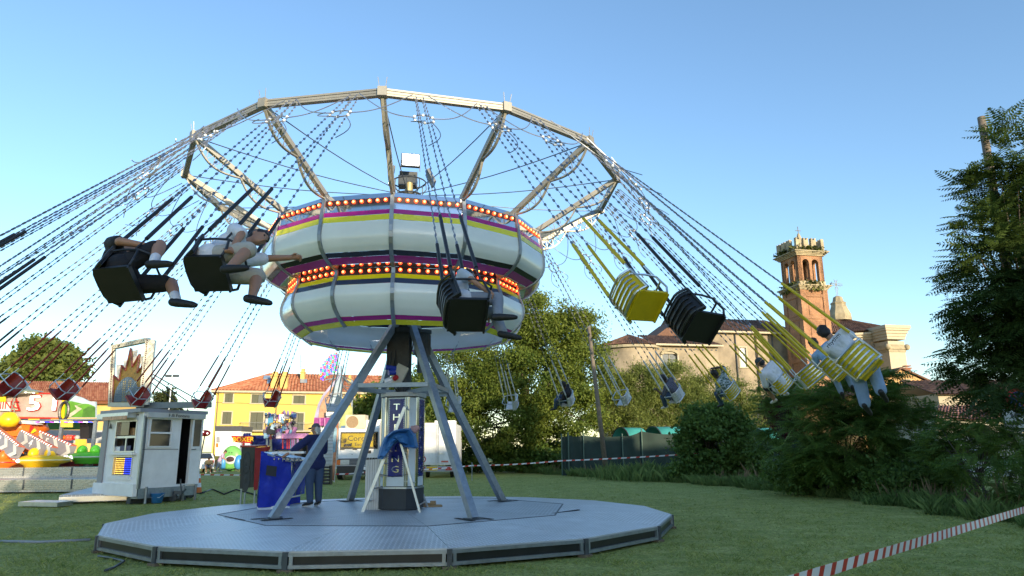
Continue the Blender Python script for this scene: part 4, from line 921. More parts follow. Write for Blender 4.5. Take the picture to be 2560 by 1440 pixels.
# belfry: open arcade, two arches per face
pw_ = .36; ow = (2*(h2-.1)-3*pw_-.5)/2
zi = z_bf+.0; zsp = z_at-ow/2-.15
def arcade(axis, s):
    mb = MB(); d_ = .45; e = h2-.1
    xs = [-e+.25, -e+.25+ow, -ow/2*0-.0]
    open_ = [(-pw_/2-ow, -pw_/2), (pw_/2, pw_/2+ow)]
    def P(u, z, w): return (u, s*(e-w), z) if axis == 'x' else (s*(e-w), u, z)
    def quadbox(u0, u1, z0, z1):
        p = [P(u0, z0, 0), P(u1, z0, 0), P(u1, z1, 0), P(u0, z1, 0)]; q = [P(u0, z0, d_), P(u1, z0, d_), P(u1, z1, d_), P(u0, z1, d_)]
        mb.add(p+q, [(0, 1, 2, 3), (4, 7, 6, 5), (0, 4, 5, 1), (1, 5, 6, 2), (2, 6, 7, 3), (3, 7, 4, 0)])
    quadbox(-e, open_[0][0], zi, z_c1); quadbox(open_[0][1], open_[1][0], zi, zsp+ow/2+.0); quadbox(open_[1][1], e, zi, z_c1)
    for (u0, u1) in open_:
        uc = (u0+u1)/2; r_ = ow/2; n = 8
        for i in range(n):
            a0, a1 = PI*i/n, PI*(i+1)/n; x0, x1 = uc+r_*math.cos(a0), uc+r_*math.cos(a1); y0, y1 = zsp+r_*math.sin(a0), zsp+r_*math.sin(a1)
            p = [P(x1, y1, 0), P(x0, y0, 0), P(x0, z_c1, 0), P(x1, z_c1, 0)]; q = [P(x1, y1, d_), P(x0, y0, d_), P(x0, z_c1, d_), P(x1, z_c1, d_)]
            mb.add(p+q, [(0, 1, 2, 3), (4, 7, 6, 5), (0, 4, 5, 1)])
    quadbox(open_[0][1], open_[1][0], zsp+ow/2, z_c1)
    return mb.build('belfry_arcade', brick, tw)
for ax, s in (('x', -1), ('x', 1), ('y', -1), ('y', 1)): arcade(ax, s)
bronze = M('bronze_bell', (.05, .05, .035), .5, .8, .2)
for x, y in ((-.65, -.6), (.6, -.6), (0, .5)):
    mb = MB(); zb = zi+.6; mb.lathe([(.38, 0), (.33, .1), (.24, .35), (.2, .6), (.1, .68), (.001, .7)], 14, (x, y, zb)); mb.bar((x, y, zb+.65), (x, y, z_c1), .06); mb.build('bell', bronze, tw, True)
cornice(z_c1, z_m0, .5)
mw = .62; ms = (2*(h2+.05)-mw)/3
for i in range(4):
    for f in range(4):
        if i == 3: continue
        u = -h2-.05+mw/2+ms*i; x, y = ((u, -h2), (h2, u), (-u, h2), (-h2, -u))[f]
        mb = MB(); mb.box((x, y, (z_m0+z_m1-.25)/2), (mw if f % 2 == 0 else .38, .38 if f % 2 == 0 else mw, z_m1-.25-z_m0))
        for s in (-1, 1):
            if f % 2 == 0: mb.box((x+s*mw*.33, y, z_m1-.14), (mw*.3, .38, .24))
            else: mb.box((x, y+s*mw*.33, z_m1-.14), (.38, mw*.3, .24))
        mb.build('merlon', oldst, tw)
mb = MB(); mb.bx(-h2+.2, h2-.2, -h2+.2, h2-.2, z_m0-.1, z_m0+.35); mb.build('parapet', oldst, tw)
mb = MB(); z_s = tz(578); mb.lathe([(.95, z_m0+.3), (.9, z_m0+.9), (.5, z_m1-.1), (.12, z_s), (.001, z_s+.1)], 8); mb.build('pinnacle', oldst, tw)
mb = MB(); z_x = tz(560); mb.bar((0, 0, z_s), (0, 0, z_x), .07); mb.bar((-.35, 0, z_x-.5), (.35, 0, z_x-.5), .07); mb.build('cross', dsteel, tw)
rs = np.random.default_rng(4); tuft = leafmat('wall_weeds', (.05, .075, .015), (.17, .17, .04), .2, 1.)
pts = []
for zc, n in ((z_m0+.15, 260), (tz(716)+.1, 160), (tz(728), 60)):
    for _ in range(n):
        f = rs.integers(0, 2); u = rs.uniform(-h2-.3, h2+.3)*(1 if rs.random() < .4 else rs.random()); o = -h2-.25-rs.random()*.15
        pts.append(((u, o) if f == 0 else (o, u))+(zc+rs.uniform(-.25, .35),))
pts = np.array(pts); n = len(pts); v = np.repeat(pts[:, None, :], 4, 1)+rs.normal(0, .13, (n, 4, 3)); o = link('wall_weeds', npmesh('wall_weeds', v.reshape(-1, 3), np.arange(n*4).reshape(n, 4), tuft), tw); o['kind'] = 'stuff'
# nave and choir
ch = thing('church', 'old plastered church nave with brown tile roofs, round apse and cross-topped pyramid roof', 'church', (tc0.x-8, 84, 0), wspace=True)
dn = V(math.cos(RZt), math.sin(RZt), 0); nf = V(dn.y, -dn.x, 0); NP0 = V(tc0.x, 83.2, 0)
def on_n(x, y, back=0.): return onpl(x, y, NP0-nf*back, nf)
nl, nr = on_n(1735, 832), on_n(1995, 834); ez = on_n(1850, 830).z
def flat(p, z): return V(p.x, p.y, z)
Wn = (flat(nr, 0)-flat(nl, 0)).length; wp0 = flat(nl, 0)
def nu(x, y): q = on_n(x, y); return (q-wp0).dot(dn), q.z
a, v1 = nu(1848, 869); b, v0 = nu(1868, 918)
mb = MB(); wall_open(mb, wp0, dn, nf, Wn, ez, [(a, b, v0, v1)]); mb.poly([wp0, wp0-nf*13, flat(wp0-nf*13, ez), flat(wp0, ez)]); mb.poly([wp0-nf*13, wp0+dn*Wn-nf*13, flat(wp0+dn*Wn-nf*13, ez), flat(wp0-nf*13, ez)]); mb.build('nave_wall', plaster, ch, fix=False)
window(ch, wp0, dn, nf, a, b, v0, v1, white, mull=1)
g_ = M('pale_pane', (.42, .46, .48), .15, 0, .1, 1.); mb = MB(); q0 = wp0+dn*(a+.05)-nf*.16; mb.prism([flat(q0, v0+.05), flat(q0+dn*(b-a-.1), v0+.05), flat(q0+dn*(b-a-.1), v1-.05), flat(q0, v1-.05)], -nf*.02); mb.build('curtained_pane', g_, ch)  # pane in one pale colour behind the window bars
rz = on_n(1800, 797, 6).z; e0 = flat(nl, ez)-dn*.4+nf*.5; e1 = flat(nr, ez)+nf*.5; g0 = flat(wp0-nf*6.5, rz)-dn*.4; g1 = flat(wp0+dn*Wn-nf*6.5, rz)
tiles(e0, e1, g1, g0, 46, 14, 'nave_roof', oldtile, ch, .1); mb = MB(); mb.poly([e0, e1, g1, g0]); k0 = flat(wp0-nf*13.5, ez); k1 = flat(wp0+dn*Wn-nf*13.5, ez); mb.poly([g0, g1, k1, k0]); mb.poly([e0, g0, k0]); mb.build('roof_deck', oldtile, ch)
mb = MB(); mb.bar(flat(e0, ez-.12), flat(e1, ez-.12), .5, .22); mb.build('eaves_moulding', stone, ch)
for x in (1836, 1928): q = on_n(x, 840); q2 = flat(q+nf*.12, ez-.2); mb = MB(); mb.cyl(q2, flat(q2, 4), .08, 6); mb.build('downpipe', dsteel, ch)
for x in (1893, ):
    q = on_n(x, 850); mb = MB(); mb.box(flat(q+nf*.15, ez/2), (.6, .5, ez-.5), (0, 0, RZt)); mb.build('buttress', plaster, ch)
# projecting lit bay with arched window, and the lower apse
bl0, bl1 = on_n(1640, 870, -3), on_n(1795, 870, -3); bz = on_n(1700, 862, -3).z
bp0 = flat(bl0, 0); Wb = (flat(bl1, 0)-bp0).length
def bu(x, y): q = on_n(x, y, -3); return (q-bp0).dot(dn), q.z
a, v1 = bu(1655, 884); b, v0 = bu(1695, 925)
mb = MB(); wall_open(mb, bp0, dn, nf, Wb, bz, [(a, b, v0, v1)]); mb.poly([bp0+dn*Wb, bp0+dn*Wb-nf*6, flat(bp0+dn*Wb-nf*6, bz), flat(bp0+dn*Wb, bz)]); mb.poly([bp0, bp0-nf*6, flat(bp0-nf*6, bz), flat(bp0, bz)]); mb.build('bay_wall', plaster, ch, fix=False)
window(ch, bp0, dn, nf, a, b, v0, v1, oldst, mull=1)
mb = MB(); n = 10; cxm = (a+b)/2; rr = (b-a)/2
for i in range(n):
    a0, a1 = PI*i/n, PI*(i+1)/n; mb.bar(flat(bp0+dn*(cxm+rr*1.1*math.cos(a0))+nf*.1, v1-.1+.55*rr*math.sin(a0)), flat(bp0+dn*(cxm+rr*1.1*math.cos(a1))+nf*.1, v1-.1+.55*rr*math.sin(a1)), .3, .3)
mb.build('arch_moulding', oldst, ch)
e0 = flat(bp0, bz)+nf*.5-dn*.3; e1 = flat(bp0+dn*Wb, bz)+nf*.5+dn*.3; tz0 = on_n(1720, 835, 0).z; g0 = flat(bp0-nf*5, tz0); g1 = flat(bp0+dn*Wb-nf*5, tz0)
tiles(e0, e1, g1, g0, 26, 8, 'bay_roof', oldtile, ch, .1); mb = MB(); mb.poly([e0, e1, g1, g0]); mb.build('bay_roof_deck', oldtile, ch)
mb = MB(); mb.bar(flat(e0, bz-.1), flat(e1, bz-.1), .45, .2); mb.build('bay_eaves', stone, ch)
for k in range(14): q = bp0+dn*(Wb*(k+.5)/14)+nf*.03; mb = MB(); mb.box(flat(q, bz-.5), (.18, .08, .14), (0, 0, RZt)); mb.build('vent_hole', glassd, ch)
ap = on_n(1572, 870, 0); apc = flat(ap, 0); ar = (on_n(1640, 870, 0)-on_n(1492, 870, 0)).length/2; az_ = on_n(1570, 866, -2).z
mb = MB(); mb.lathe([(ar, 0), (ar, az_)], 20, apc); mb.build('apse_wall', plaster, ch, True)
mb = MB(); mb.lathe([(ar+.35, az_-.25), (ar+.5, az_)], 20, apc); mb.build('apse_eaves', stone, ch)
apz = on_n(1585, 838, 0).z; n = 10
for i in range(n):
    a0, a1 = R(180)+PI*i/n, R(180)+PI*(i+1)/n; p = lambda a_: apc+V(math.cos(a_+RZt)*(ar+.55), math.sin(a_+RZt)*(ar+.55), az_+.02); t2 = flat(apc+dn*(.4*i/n), apz)
    tiles(p(a0), p(a1), flat(apc, apz)+dn*.1, flat(apc, apz), 6, 7, 'apse_roof', oldtile, ch, .08)
mb = MB(); mb.lathe([(ar+.5, az_), (.1, apz)], 20, apc); mb.build('apse_roof_deck', oldtile, ch)
# gable between apse and nave
mb = MB(); p1, p2, p3 = on_n(1632, 846, 2), on_n(1700, 795, 2), on_n(1760, 846, 2); mb.prism([p1, p2, p3], -nf*6); mb.build('rear_gable', oldtile, ch)
# pyramid-roofed crossing with lantern and cross on the right
Ys2 = 92.
pA = at(2100, 806, Ys2); eL, eR = at(1985, 838, Ys2-5), at(2243, 822, Ys2-5); 
bl, br2 = flat(eL, 0), flat(eR, 0)
sq = [flat(eL, eL.z), flat(eR, eR.z), flat(eR-nf*13, eR.z), flat(eL-nf*13, eL.z)]; apx = flat((sq[0]+sq[2])/2, pA.z)
apx = flat(V(at(2100, 800, (sq[0].y+sq[2].y)/2).x, (sq[0].y+sq[2].y)/2, 0), at(2100, 797, (sq[0].y+sq[2].y)/2).z)
tiles(sq[0], sq[1], apx+dn*.4, apx-dn*.4, 40, 14, 'crossing_roof', oldtile, ch, .1); mb = MB(); mb.poly([sq[0], sq[1], apx]); mb.poly([sq[1], sq[2], apx]); mb.poly([sq[2], sq[3], apx]); mb.poly([sq[3], sq[0], apx]); mb.build('crossing_deck', oldtile, ch)
inn = [sq[0].lerp(apx, .06), sq[1].lerp(apx, .06)]
mb = MB(); c4 = [flat(sq[0]-nf*.6+dn*.5, 0), flat(sq[1]-nf*.6-dn*1.2, 0), flat(sq[2]+nf*.6-dn*1.2, 0), flat(sq[3]+nf*.6+dn*.5, 0)]; mb.prism(c4, (0, 0, sq[0].z-.2)); mb.build('crossing_wall', plaster, ch)
mb = MB()
for i in range(3): o = .25*i; mb.bar(sq[0]+V(0, 0, -.9+.28*i)-nf*(.5-o), sq[1]+V(0, 0, -.9+.28*i)-nf*(.5-o), .35, .27)
mb.build('crossing_cornice', stone, ch)
pl_ = at(2222, 850, Ys2-5.6); wpl = 2.3
mb = MB(); mb.box(flat(pl_, pl_.z/2-.6), (wpl, wpl, pl_.z+.6), (0, 0, RZt))
mb.build('corner_pilaster', stone, ch)
for i, (o, y) in enumerate(((.25, 848), (.45, 841), (.75, 834), (1.1, 827), (1.3, 822))):
    mb = MB(); mb.box(flat(pl_, at(2222, y, Ys2-5.6).z), (wpl+o, wpl+o, .38), (0, 0, RZt)); mb.build('entablature', stone, ch)
for o, y in ((.22, 868), (.34, 873), (.15, 880)):
    mb = MB(); mb.box(flat(pl_, at(2222, y, Ys2-5.6).z), (wpl+o, wpl+o, .3), (0, 0, RZt)); mb.build('capital', oldst, ch)
for s in (-1, 1):
    mb = MB(); c = flat(pl_+dn*s*(wpl/2+.2)+nf*(wpl/2+.1), at(2222, 871, Ys2-5.6).z); mb.sph(c, .38, 10, 8); mb.build('volute', oldst, ch, True)
lz = apx.z; Yp = apx.y; k = .052
mb = MB(); lw = [(1.55, -.3), (1.5, .5), (1.15, 1.3), (.95, 1.9), (1.05, 2.1), (.75, 2.3), (.6, 2.9), (.25, 3.1), (.001, 3.15)]; mb.lathe(lw, 8, flat(apx, lz)); mb.build('lantern', oldst, ch)
zt0 = lz+3.1; zt1 = at(2098, 700, Yp).z; mb = MB()
for dx in (-.12, .12): mb.bar(flat(apx+dn*dx, zt0), flat(apx+dn*dx*.7, zt1), .05)
zc = zt0+(zt1-zt0)*.72
for dz in (-.1, .1): mb.bar(flat(apx-dn*1.0, zc+dz), flat(apx+dn*1.0, zc+dz), .05)
for i in range(8): mb.bar(flat(apx, zc), flat(apx+dn*math.cos(PI*i/4+.4)*.75, zc+math.sin(PI*i/4+.4)*.75), .03)
mb.build('iron_cross', dsteel, ch)
# --- orange house on the right
Yo = 66.; oh = thing('orange_house', 'orange plastered gable house with chimney right of the church', 'house', at(2270, 1000, Yo), wspace=True); oh.location.z = 0
g0, g1, g2 = at(2150, 985, Yo), at(2252, 925, Yo), at(2342, 966, Yo); pk = V(g1.x, Yo, g1.z)
poly_ = [V(g0.x, Yo, 0), V(g2.x, Yo, 0), V(g2.x, Yo, g2.z), pk, V(g0.x, Yo, g0.z)]
mb = MB(); mb.prism(poly_, (0, 14, 0)); mb.build('wall', M('orange_plaster', (.60, .36, .15), .85, 0, .07, .6), oh)
for p, q in ((V(g2.x+.4, Yo-.3, g2.z-.1), pk+V(0, -.3, .1)), (V(g0.x-.4, Yo-.3, g0.z-.1), pk+V(0, -.3, .1))):
    mb = MB(); mb.prism([p, q, q+V(0, 15, 0), p+V(0, 15, 0)], (0, 0, .16)); mb.build('roof', oldtile, oh)
w0 = at(2256, 948, Yo-.05); mb = MB(); mb.bx(w0.x, w0.x+.75, Yo-.04, Yo+.1, w0.z-.6, w0.z); mb.build('window', glassd, oh)
c0 = at(2270, 938, Yo+1.5); c1 = at(2270, 921, Yo+1.5); mb = MB(); mb.box((c0.x, c0.y, (c0.z+c1.z)/2-.4), (.42, .42, c1.z-c0.z+.8)); mb.box((c0.x, c0.y, c1.z), (.6, .6, .12)); mb.box((c0.x, c0.y, c1.z+.22), (.55, .55, .1)); mb.build('chimney', M('chimney_brick', (.30, .13, .07), .8), oh)
# --- grey-cream house and low shed further right
Yg = 60.; gh = thing('cream_house', 'shaded cream house half hidden behind the dark tree on the right', 'house', at(2420, 1000, Yg), wspace=True); gh.location.z = 0
a, b = at(2342, 966, Yg), at(2620, 950, Yg); mb = MB(); mb.bx(a.x, b.x, Yg, Yg+10, 0, a.z-.6); mb.build('wall', M('cream_plaster', (.42, .36, .26), .85, 0, .1, .6), gh)
tiles((a.x-.4, Yg-.5, a.z-.7), (b.x, Yg-.5, a.z-.7), (b.x, Yg+5, a.z+.9), (a.x-.4, Yg+5, a.z+.9), 26, 7, 'roof', oldtile, gh, .08); mb = MB(); mb.poly([(a.x-.4, Yg-.5, a.z-.72), (b.x, Yg-.5, a.z-.72), (b.x, Yg+5, a.z+.88), (a.x-.4, Yg+5, a.z+.88)]); mb.build('roof_deck', oldtile, gh)
Yg2 = 44.; sh_ = thing('low_shed', 'low cream shed with reddish tile roof behind the right-hand bushes', 'shed', at(2430, 1080, Yg2), wspace=True); sh_.location.z = 0
a, b = at(2335, 1048, Yg2), at(2560, 1052, Yg2); a2, b2 = at(2345, 1015, Yg2+4), at(2560, 1015, Yg2+4)
tiles(a, b, b2, a2, 26, 8, 'roof', roofmat('faded_red_tiles', (.16, .06, .05), (.32, .17, .13)), sh_, .07); mb = MB(); mb.poly([a-V(0, 0, .02), b-V(0, 0, .02), b2-V(0, 0, .02), a2-V(0, 0, .02)]); mb.build('roof_deck', oldtile, sh_)
mb = MB(); mb.bx(a.x+.3, b.x, Yg2+.4, Yg2+7, 0, a.z-.05); mb.build('wall', M('shed_plaster', (.44, .41, .33), .85, 0, .1, .6), sh_)
for x in (2440, 2500): q = at(x, 1065, Yg2+.38); mb = MB(); mb.bx(q.x, q.x+.8, Yg2+.36, Yg2+.5, q.z-.9, q.z); mb.build('shed_window', glassd, sh_)
# --- row of tall houses behind the photographer, whose evening shadow lies over the field
sx_, sy_ = math.sin(R(SUN_AZ)), math.cos(R(SUN_AZ)); pvec = V(-sy_, sx_, 0)
for i, (l0, l1, hh, dist) in enumerate(((-2.2, 14.5, 13.5, 26), (14.4, 29.1, 13.3, 25.5), (29, 44.1, 12.6, 26), (44, 62, 11.4, 25.5))):
    c0 = V(sx_*dist, sy_*dist, 0)+pvec*l0; c1 = V(sx_*dist, sy_*dist, 0)+pvec*l1; bk = V(sx_, sy_, 0)*9
    th_ = thing('town_house', ['tall ochre town house behind the field, first in its row', 'tall cream town house behind the field, second in its row', 'tall grey town house behind the field, third in its row', 'tall brown town house behind the field, last in its row'][i], 'house', (c0+c1)/2, wspace=True, group='town houses behind the field')
    mb = MB(); mb.prism([c0, c1, c1+bk, c0+bk], (0, 0, hh-1.5)); mb.build('wall', [ywall2, stone, plaster, oldst][i], th_)
    m_ = bk*.5; ov_ = V(sx_, sy_, 0)*.6; mb = MB(); mb.prism([flat(c0-ov_, hh-1.6), flat(c0+m_, hh), flat(c0+bk+ov_, hh-1.6)], c1-c0); mb.build('roof', terra, th_)
    d_ = (c1-c0).normalized(); nw = int((l1-l0)/3)
    for r_ in range(3):
        for j in range(nw):
            q = c0+d_*(1.2+j*(l1-l0-1.5)/nw)+V(0, 0, 1.2+r_*3.2)-V(sx_, sy_, 0)*.04; mb = MB(); mb.prism([q, q+d_*1.1, q+d_*1.1+V(0, 0, 1.6), q+V(0, 0, 1.6)], V(sx_, sy_, 0)*.1); mb.build('window', glassd, th_)
# ---------------------------------------------------------------- operator, control desk and props on the platform
def frame_at(p, az):   # local x faces azimuth az (clockwise from +Y)
    m = Matrix.Rotation(R(90-az), 4, 'Z'); m.translation = Vector(p); return m
pt = onz(783, 1266, ZI+.01)
J = dict(pel=V(0, 0, .98), waist=V(-.01, 0, 1.14), chest=V(.0, 0, 1.34), neck=V(.02, 0, 1.52), head=V(.055, 0, 1.69), hd=V(1, .45, -.12).normalized(),
         shL=V(0, .20, 1.47), shR=V(0, -.20, 1.47), elL=V(.16, .42, 1.26), wrL=V(.30, .64, 1.08), elR=V(.1, -.30, 1.2), wrR=V(.34, -.2, 1.08),
         hipL=V(0, .10, .95), hipR=V(0, -.10, .95), knL=V(.03, .11, .52), knR=V(.0, -.11, .52), anL=V(-.03, .11, .085), anR=V(-.01, -.13, .085), toL=V(.13, .14, .04), toR=V(.14, -.17, .04))
J['hdirL'] = V(.6, .6, -.35); J['curlL'] = 16
person('man operating the ride in navy shirt, jeans and grey cap, seen from behind', frame_at(pt, -52), J, skinB, hairG, navyc, jeans_d, shoek, 1.25, .98, 1.04, 1.13, cap=cloth('grey_cap', (.11, .12, .14)), longhair=True, vox=.012, sole=rubber_w)
# control desk wrapped in blue tarpaulin
tarp = M('blue_tarpaulin', (.010, .030, .42), .22, 0, .2, 3, .5, 9, coat=.25)
cd = onz(640, 1275, ZI); ce = onz(748, 1262, ZI)
desk = thing('control_desk', 'ride control desk wrapped in shiny blue tarpaulin with a small black mesh window', 'control desk', (cd+ce)/2, wspace=True)
f1, f2 = cd, cd.lerp(ce, .55)+V(.18, -.1, 0); back = V(-.15, .62, 0)
def wavy(mb, a, b, z0, z1, nx=14, nz=9, amp=.02, seed=0, tilt=0., top=None):
    d = (b-a); n_ = Vector((d.y, -d.x, 0)).normalized(); vs = []; rs = random.Random(seed); ph = [rs.uniform(0, 6) for _ in range(6)]
    for j in range(nz+1):
        for i in range(nx+1):
            u, v = i/nx, j/nz; zt = z1 if top is None else z1+(top-z1)*u
            w_ = amp*(math.sin(7*u+ph[0]+2*v)+.7*math.sin(13*u+ph[1]-5*v)+.5*math.sin(9*v+ph[2]+4*u))
            p = a.lerp(b, u)+n_*(w_+tilt*(1-v)); p.z = z0+(zt-z0)*v; vs.append(p)
    mb.add(vs, [(j*(nx+1)+i, j*(nx+1)+i+1, (j+1)*(nx+1)+i+1, (j+1)*(nx+1)+i) for j in range(nz) for i in range(nx)])
    return mb
L0, L1 = onz(642, 1275, ZI), onz(722, 1270, ZI); H1 = at(655, 1128, L0.y).z; H2 = at(705, 1152, L1.y).z
mb = MB(); wavy(mb, L0, L1, ZI+.05, H1, amp=.012, seed=1, tilt=.05, top=H2); mb.build('tarp_front', tarp, desk, True)
Rr = onz(752, 1262, ZI); mb = MB(); wavy(mb, L1, Rr+V(.05, .1, 0), ZI+.25, H2-.02, amp=.012, seed=2); mb.build('tarp_side', tarp, desk, True)
LB = L0+V(-.1, .7, 0); mb = MB(); wavy(mb, LB, L0, ZI+.05, H1, amp=.012, seed=3); mb.build('tarp_back', tarp, desk, True)
mb = MB(); wavy(mb, L0+V(0, -.03, 0), L1+V(0, -.03, 0), ZI+.01, ZI+.07, amp=.012, seed=1, tilt=.05); mb.build('white_hem', white, desk, True)
mb = MB(); a = at(668, 1165, L0.y-.06); b = at(693, 1190, L0.y-.06); mb.prism([at(667, 1163, L0.y-.07), at(692, 1166, L0.y-.05), at(690, 1192, L0.y-.06), at(664, 1188, L0.y-.09)], (0, .01, 0)); mb.build('mesh_window', M('black_mesh', (.02, .022, .03), .8, 0, .3, 60), desk)
T0 = V(L0.x+.02, L0.y+.02, H1-.05); T1 = V(L1.x, L1.y, H2-.04); T2 = T1+V(.35, .6, .03); T3 = T0+V(.1, .7, .0)
mb = MB(); mb.prism([T0, T1, V(Rr.x, Rr.y, H2-.03), T2, T3], (0, 0, .03)); mb.build('desk_top', alu, desk)
mb = MB(); mb.bx(L0.x+.12, L0.x+.85, L0.y+.42, L0.y+.58, H1-.06, H1-.01); mb.build('lamp_hood', white, desk)
mb = MB()
for i in range(7):
    for j in range(3): mb.sph((L0.x+.25+.1*i, L0.y+.2+.1*j, H2+.03-.02*(i > 3)+random.random()*.02), .02, 6, 5)
mb.build('control_knobs', chrome, desk)
mb = MB()
for i in range(5): mb.bx(L0.x+.2+.13*i, L0.x+.28+.13*i, L0.y+.32, L0.y+.40, H2-.01, H2+.07)
mb.build('switch_blocks', M('grey_controls', (.2, .2, .22), .5), desk)
# white panel stand in front of the desk
st = onz(705, 1262, ZI); ws = thing('side_panel_stand', 'white and blue panel leaning on a grey steel stand beside the control desk', 'panel', st, wspace=True)
Yp = st.y-.05
mb = MB(); mb.prism([at(710, 1196, Yp), at(722, 1195, Yp), at(712, 1262, Yp), at(699, 1262, Yp)], (0, .06, 0)); mb.build('white_upright', white, ws)
mb = MB(); mb.prism([at(722, 1218, Yp+.1), at(750, 1205, Yp+.5), at(750, 1240, Yp+.5), at(718, 1246, Yp+.1)], (0, .03, 0)); mb.build('white_panel', white, ws)
mb = MB(); mb.prism([at(718, 1247, Yp+.1), at(750, 1241, Yp+.5), at(750, 1258, Yp+.5), at(716, 1266, Yp+.1)], (0, .03, 0)); mb.build('blue_panel', tarp, ws)
mb = MB(); mb.bar(at(709, 1197, Yp+.05), at(752, 1188, Yp+.5), .03); mb.bar(at(707, 1280, Yp-.1), at(714, 1200, Yp+.1), .025); mb.bar(at(722, 1262, Yp+.3), at(770, 1255, Yp+.3), .025); mb.build('stand_frame', steel, ws)
# loudspeaker cabinet with red cover
sp = onz(600, 1248, 0); Ys = 21.5
lp = thing('loudspeaker_cabinet', 'tall black loudspeaker cabinet with a red tarpaulin cover, behind the blue desk', 'loudspeaker', at(620, 1225, Ys)-V(0, 0, 0), wspace=True)
lp.location.z = 0
A, B = at(604, 1118, Ys), at(637, 1118, Ys-.25); A0, B0 = at(599, 1222, Ys), at(634, 1218, Ys-.25)
mb = MB(); mb.prism([A0, B0, B, A], (.1, .7, 0)); mb.build('cabinet', black, lp)
conem = M('speaker_cone', (.035, .037, .04), .6, 0, .2, 12)
nn = (B0-A0).cross(A-A0).normalized()
if nn.y > 0: nn = -nn
for u, v, r in ((.42, .22, .42), (.42, .62, .36)):
    c = A0.lerp(B0, u).lerp(A.lerp(B, u), v); x = (B0-A0).normalized(); z = (A-A0).normalized(); wd = (B0-A0).length
    mb = MB(); n = 24
    for r0, r1, d0, d1 in ((1, .9, .012, .02), (.9, .35, .01, -.03+.035), (.35, .05, .006, .02)):
        ring = []
        for rr, dd in ((r0, d0), (r1, d1)): ring += [c+(x*math.cos(2*PI*i/n)*.34*wd+z*math.sin(2*PI*i/n)*.40)*rr*r/.42*.95+nn*dd for i in range(n)]
        mb.add(ring, [(i, (i+1) % n, n+(i+1) % n, n+i) for i in range(n)])
    mb.build('woofer', conem, lp, True)
for v in (.28, .46, .62):
    c = A0.lerp(B0, .86).lerp(A.lerp(B, .86), v); x = (B0-A0).normalized(); z = (A-A0).normalized(); mb = MB(); ring = []
    for rr, dd in ((1., .012), (.3, .004)): ring += [c+(x*math.cos(2*PI*i/16)*.045+z*math.sin(2*PI*i/16)*.11)*rr+nn*dd for i in range(16)]
    mb.add(ring, [(i, (i+1) % 16, 16+(i+1) % 16, 16+i) for i in range(16)]); mb.build('port', conem, lp)
redt = M('red_tarpaulin', (.34, .018, .016), .35, 0, .15, 3, .4, 9)
mb = MB(); mb.prism([at(638, 1119, Ys-.27), at(674, 1116, Ys+.1), at(672, 1124, Ys+.1), at(654, 1135, Ys-.1), at(643, 1224, Ys-.2), at(634, 1226, Ys-.28)], (.02, .03, 0)); mb.build('cover', redt, lp)
mb = MB(); mb.prism([A+V(-.03, -.03, 0), B+V(.02, -.03, 0), B+V(.12, .7, .02), A+V(.08, .7, .02)], (0, 0, .05)); mb.build('cover_top', redt, lp)
for x, y, dy in ((602, 1246, 0), (636, 1244, -.2), (612, 1240, .6)):
    q = at(x, y, Ys+dy); mb = MB(); mb.bar(V(q.x, q.y, 0), V(q.x, q.y, at(x, 1220, Ys+dy).z+.02), .04); mb.build('leg', steel, lp)
# checker plate box and A-frame ladder with blue sheet
bx0 = onz(912, 1275, ZI); bx1 = onz(952, 1274, ZI); pb = thing('plate_cabinet', 'grey checker plate cabinet left of the lettered pedestal', 'cabinet', (bx0+bx1)/2, wspace=True)
Yb = bx0.y; pl3 = platemat('checker_plate', (.46, .47, .48), .05, .35)
mb = MB(); mb.prism([at(912, 1275, Yb), at(951, 1275, Yb), at(953, 1147, Yb), at(914, 1150, Yb)], (.05, .4, 0)); mb.build('body', pl3, pb)
mb = MB(); mb.prism([at(951, 1275, Yb-.01), at(958, 1275, Yb-.01), at(958, 1160, Yb-.01), at(953, 1160, Yb-.01)], (.02, .1, 0)); mb.build('edge_post', black, pb)
mb = MB(); [mb.box(at(920+7*i, 1147, Yb+.15), (.04, .05, .05)) for i in range(4)]; mb.build('top_fittings', black, pb)
ld = onz(980, 1280, ZI); lad = thing('step_ladder', 'aluminium A-frame step ladder standing before the pedestal', 'ladder', ld, wspace=True)
Yl = ld.y-.15
a0, a1 = onz(906, 1281, ZI), onz(926, 1272, ZI)+V(0, .25, 0); top0, top1 = at(1012, 1018, Yl+.1), at(1022, 1028, Yl+.5)
b0, b1 = onz(1050, 1281, ZI), onz(1066, 1270, ZI)+V(0, .2, 0); bt0, bt1 = at(992, 1072, Yl+.05), at(1002, 1082, Yl+.5)
for p, q in ((a0, top0), (a1, top1)):
    mb = MB(); mb.bar(p, q, .035, .065); mb.build('front_rail', alu, lad)
for p, q in ((b0, bt0), (b1, bt1)):
    mb = MB(); mb.bar(p, q, .03, .045); mb.build('rear_rail', alu, lad)
mb = MB(); mb.tube([top0, top0.lerp(top1, .5)+V(0, 0, .05), top1], .02, 8); mb.build('top_hoop', alu, lad)
for f in (.1, .22, .34, .46, .58, .70):
    mb = MB(); mb.bar(a0.lerp(top0, f), a1.lerp(top1, f), .07, .025); mb.build('step', alu, lad)
for f in (.08, .35, .72):
    mb = MB(); mb.bar(b0.lerp(bt0, f), b1.lerp(bt1, f), .025, .02); mb.build('rear_brace', alu, lad)
mb = MB(); c0 = a0.lerp(top0, .74); mb.prism([c0+V(-.05, 0, 0), c0+V(.28, 0, 0), c0+V(.30, .35, 0), c0+V(-.03, .35, 0)], (0, 0, .03)); mb.build('tool_tray', alu, lad)
mb = MB(); mb.tube([a0.lerp(top0, .36), V(ld.x, ld.y-.05, a0.lerp(top0, .33).z), b0.lerp(bt0, .45)], .006, 5); mb.build('spreader_strap', black, lad)
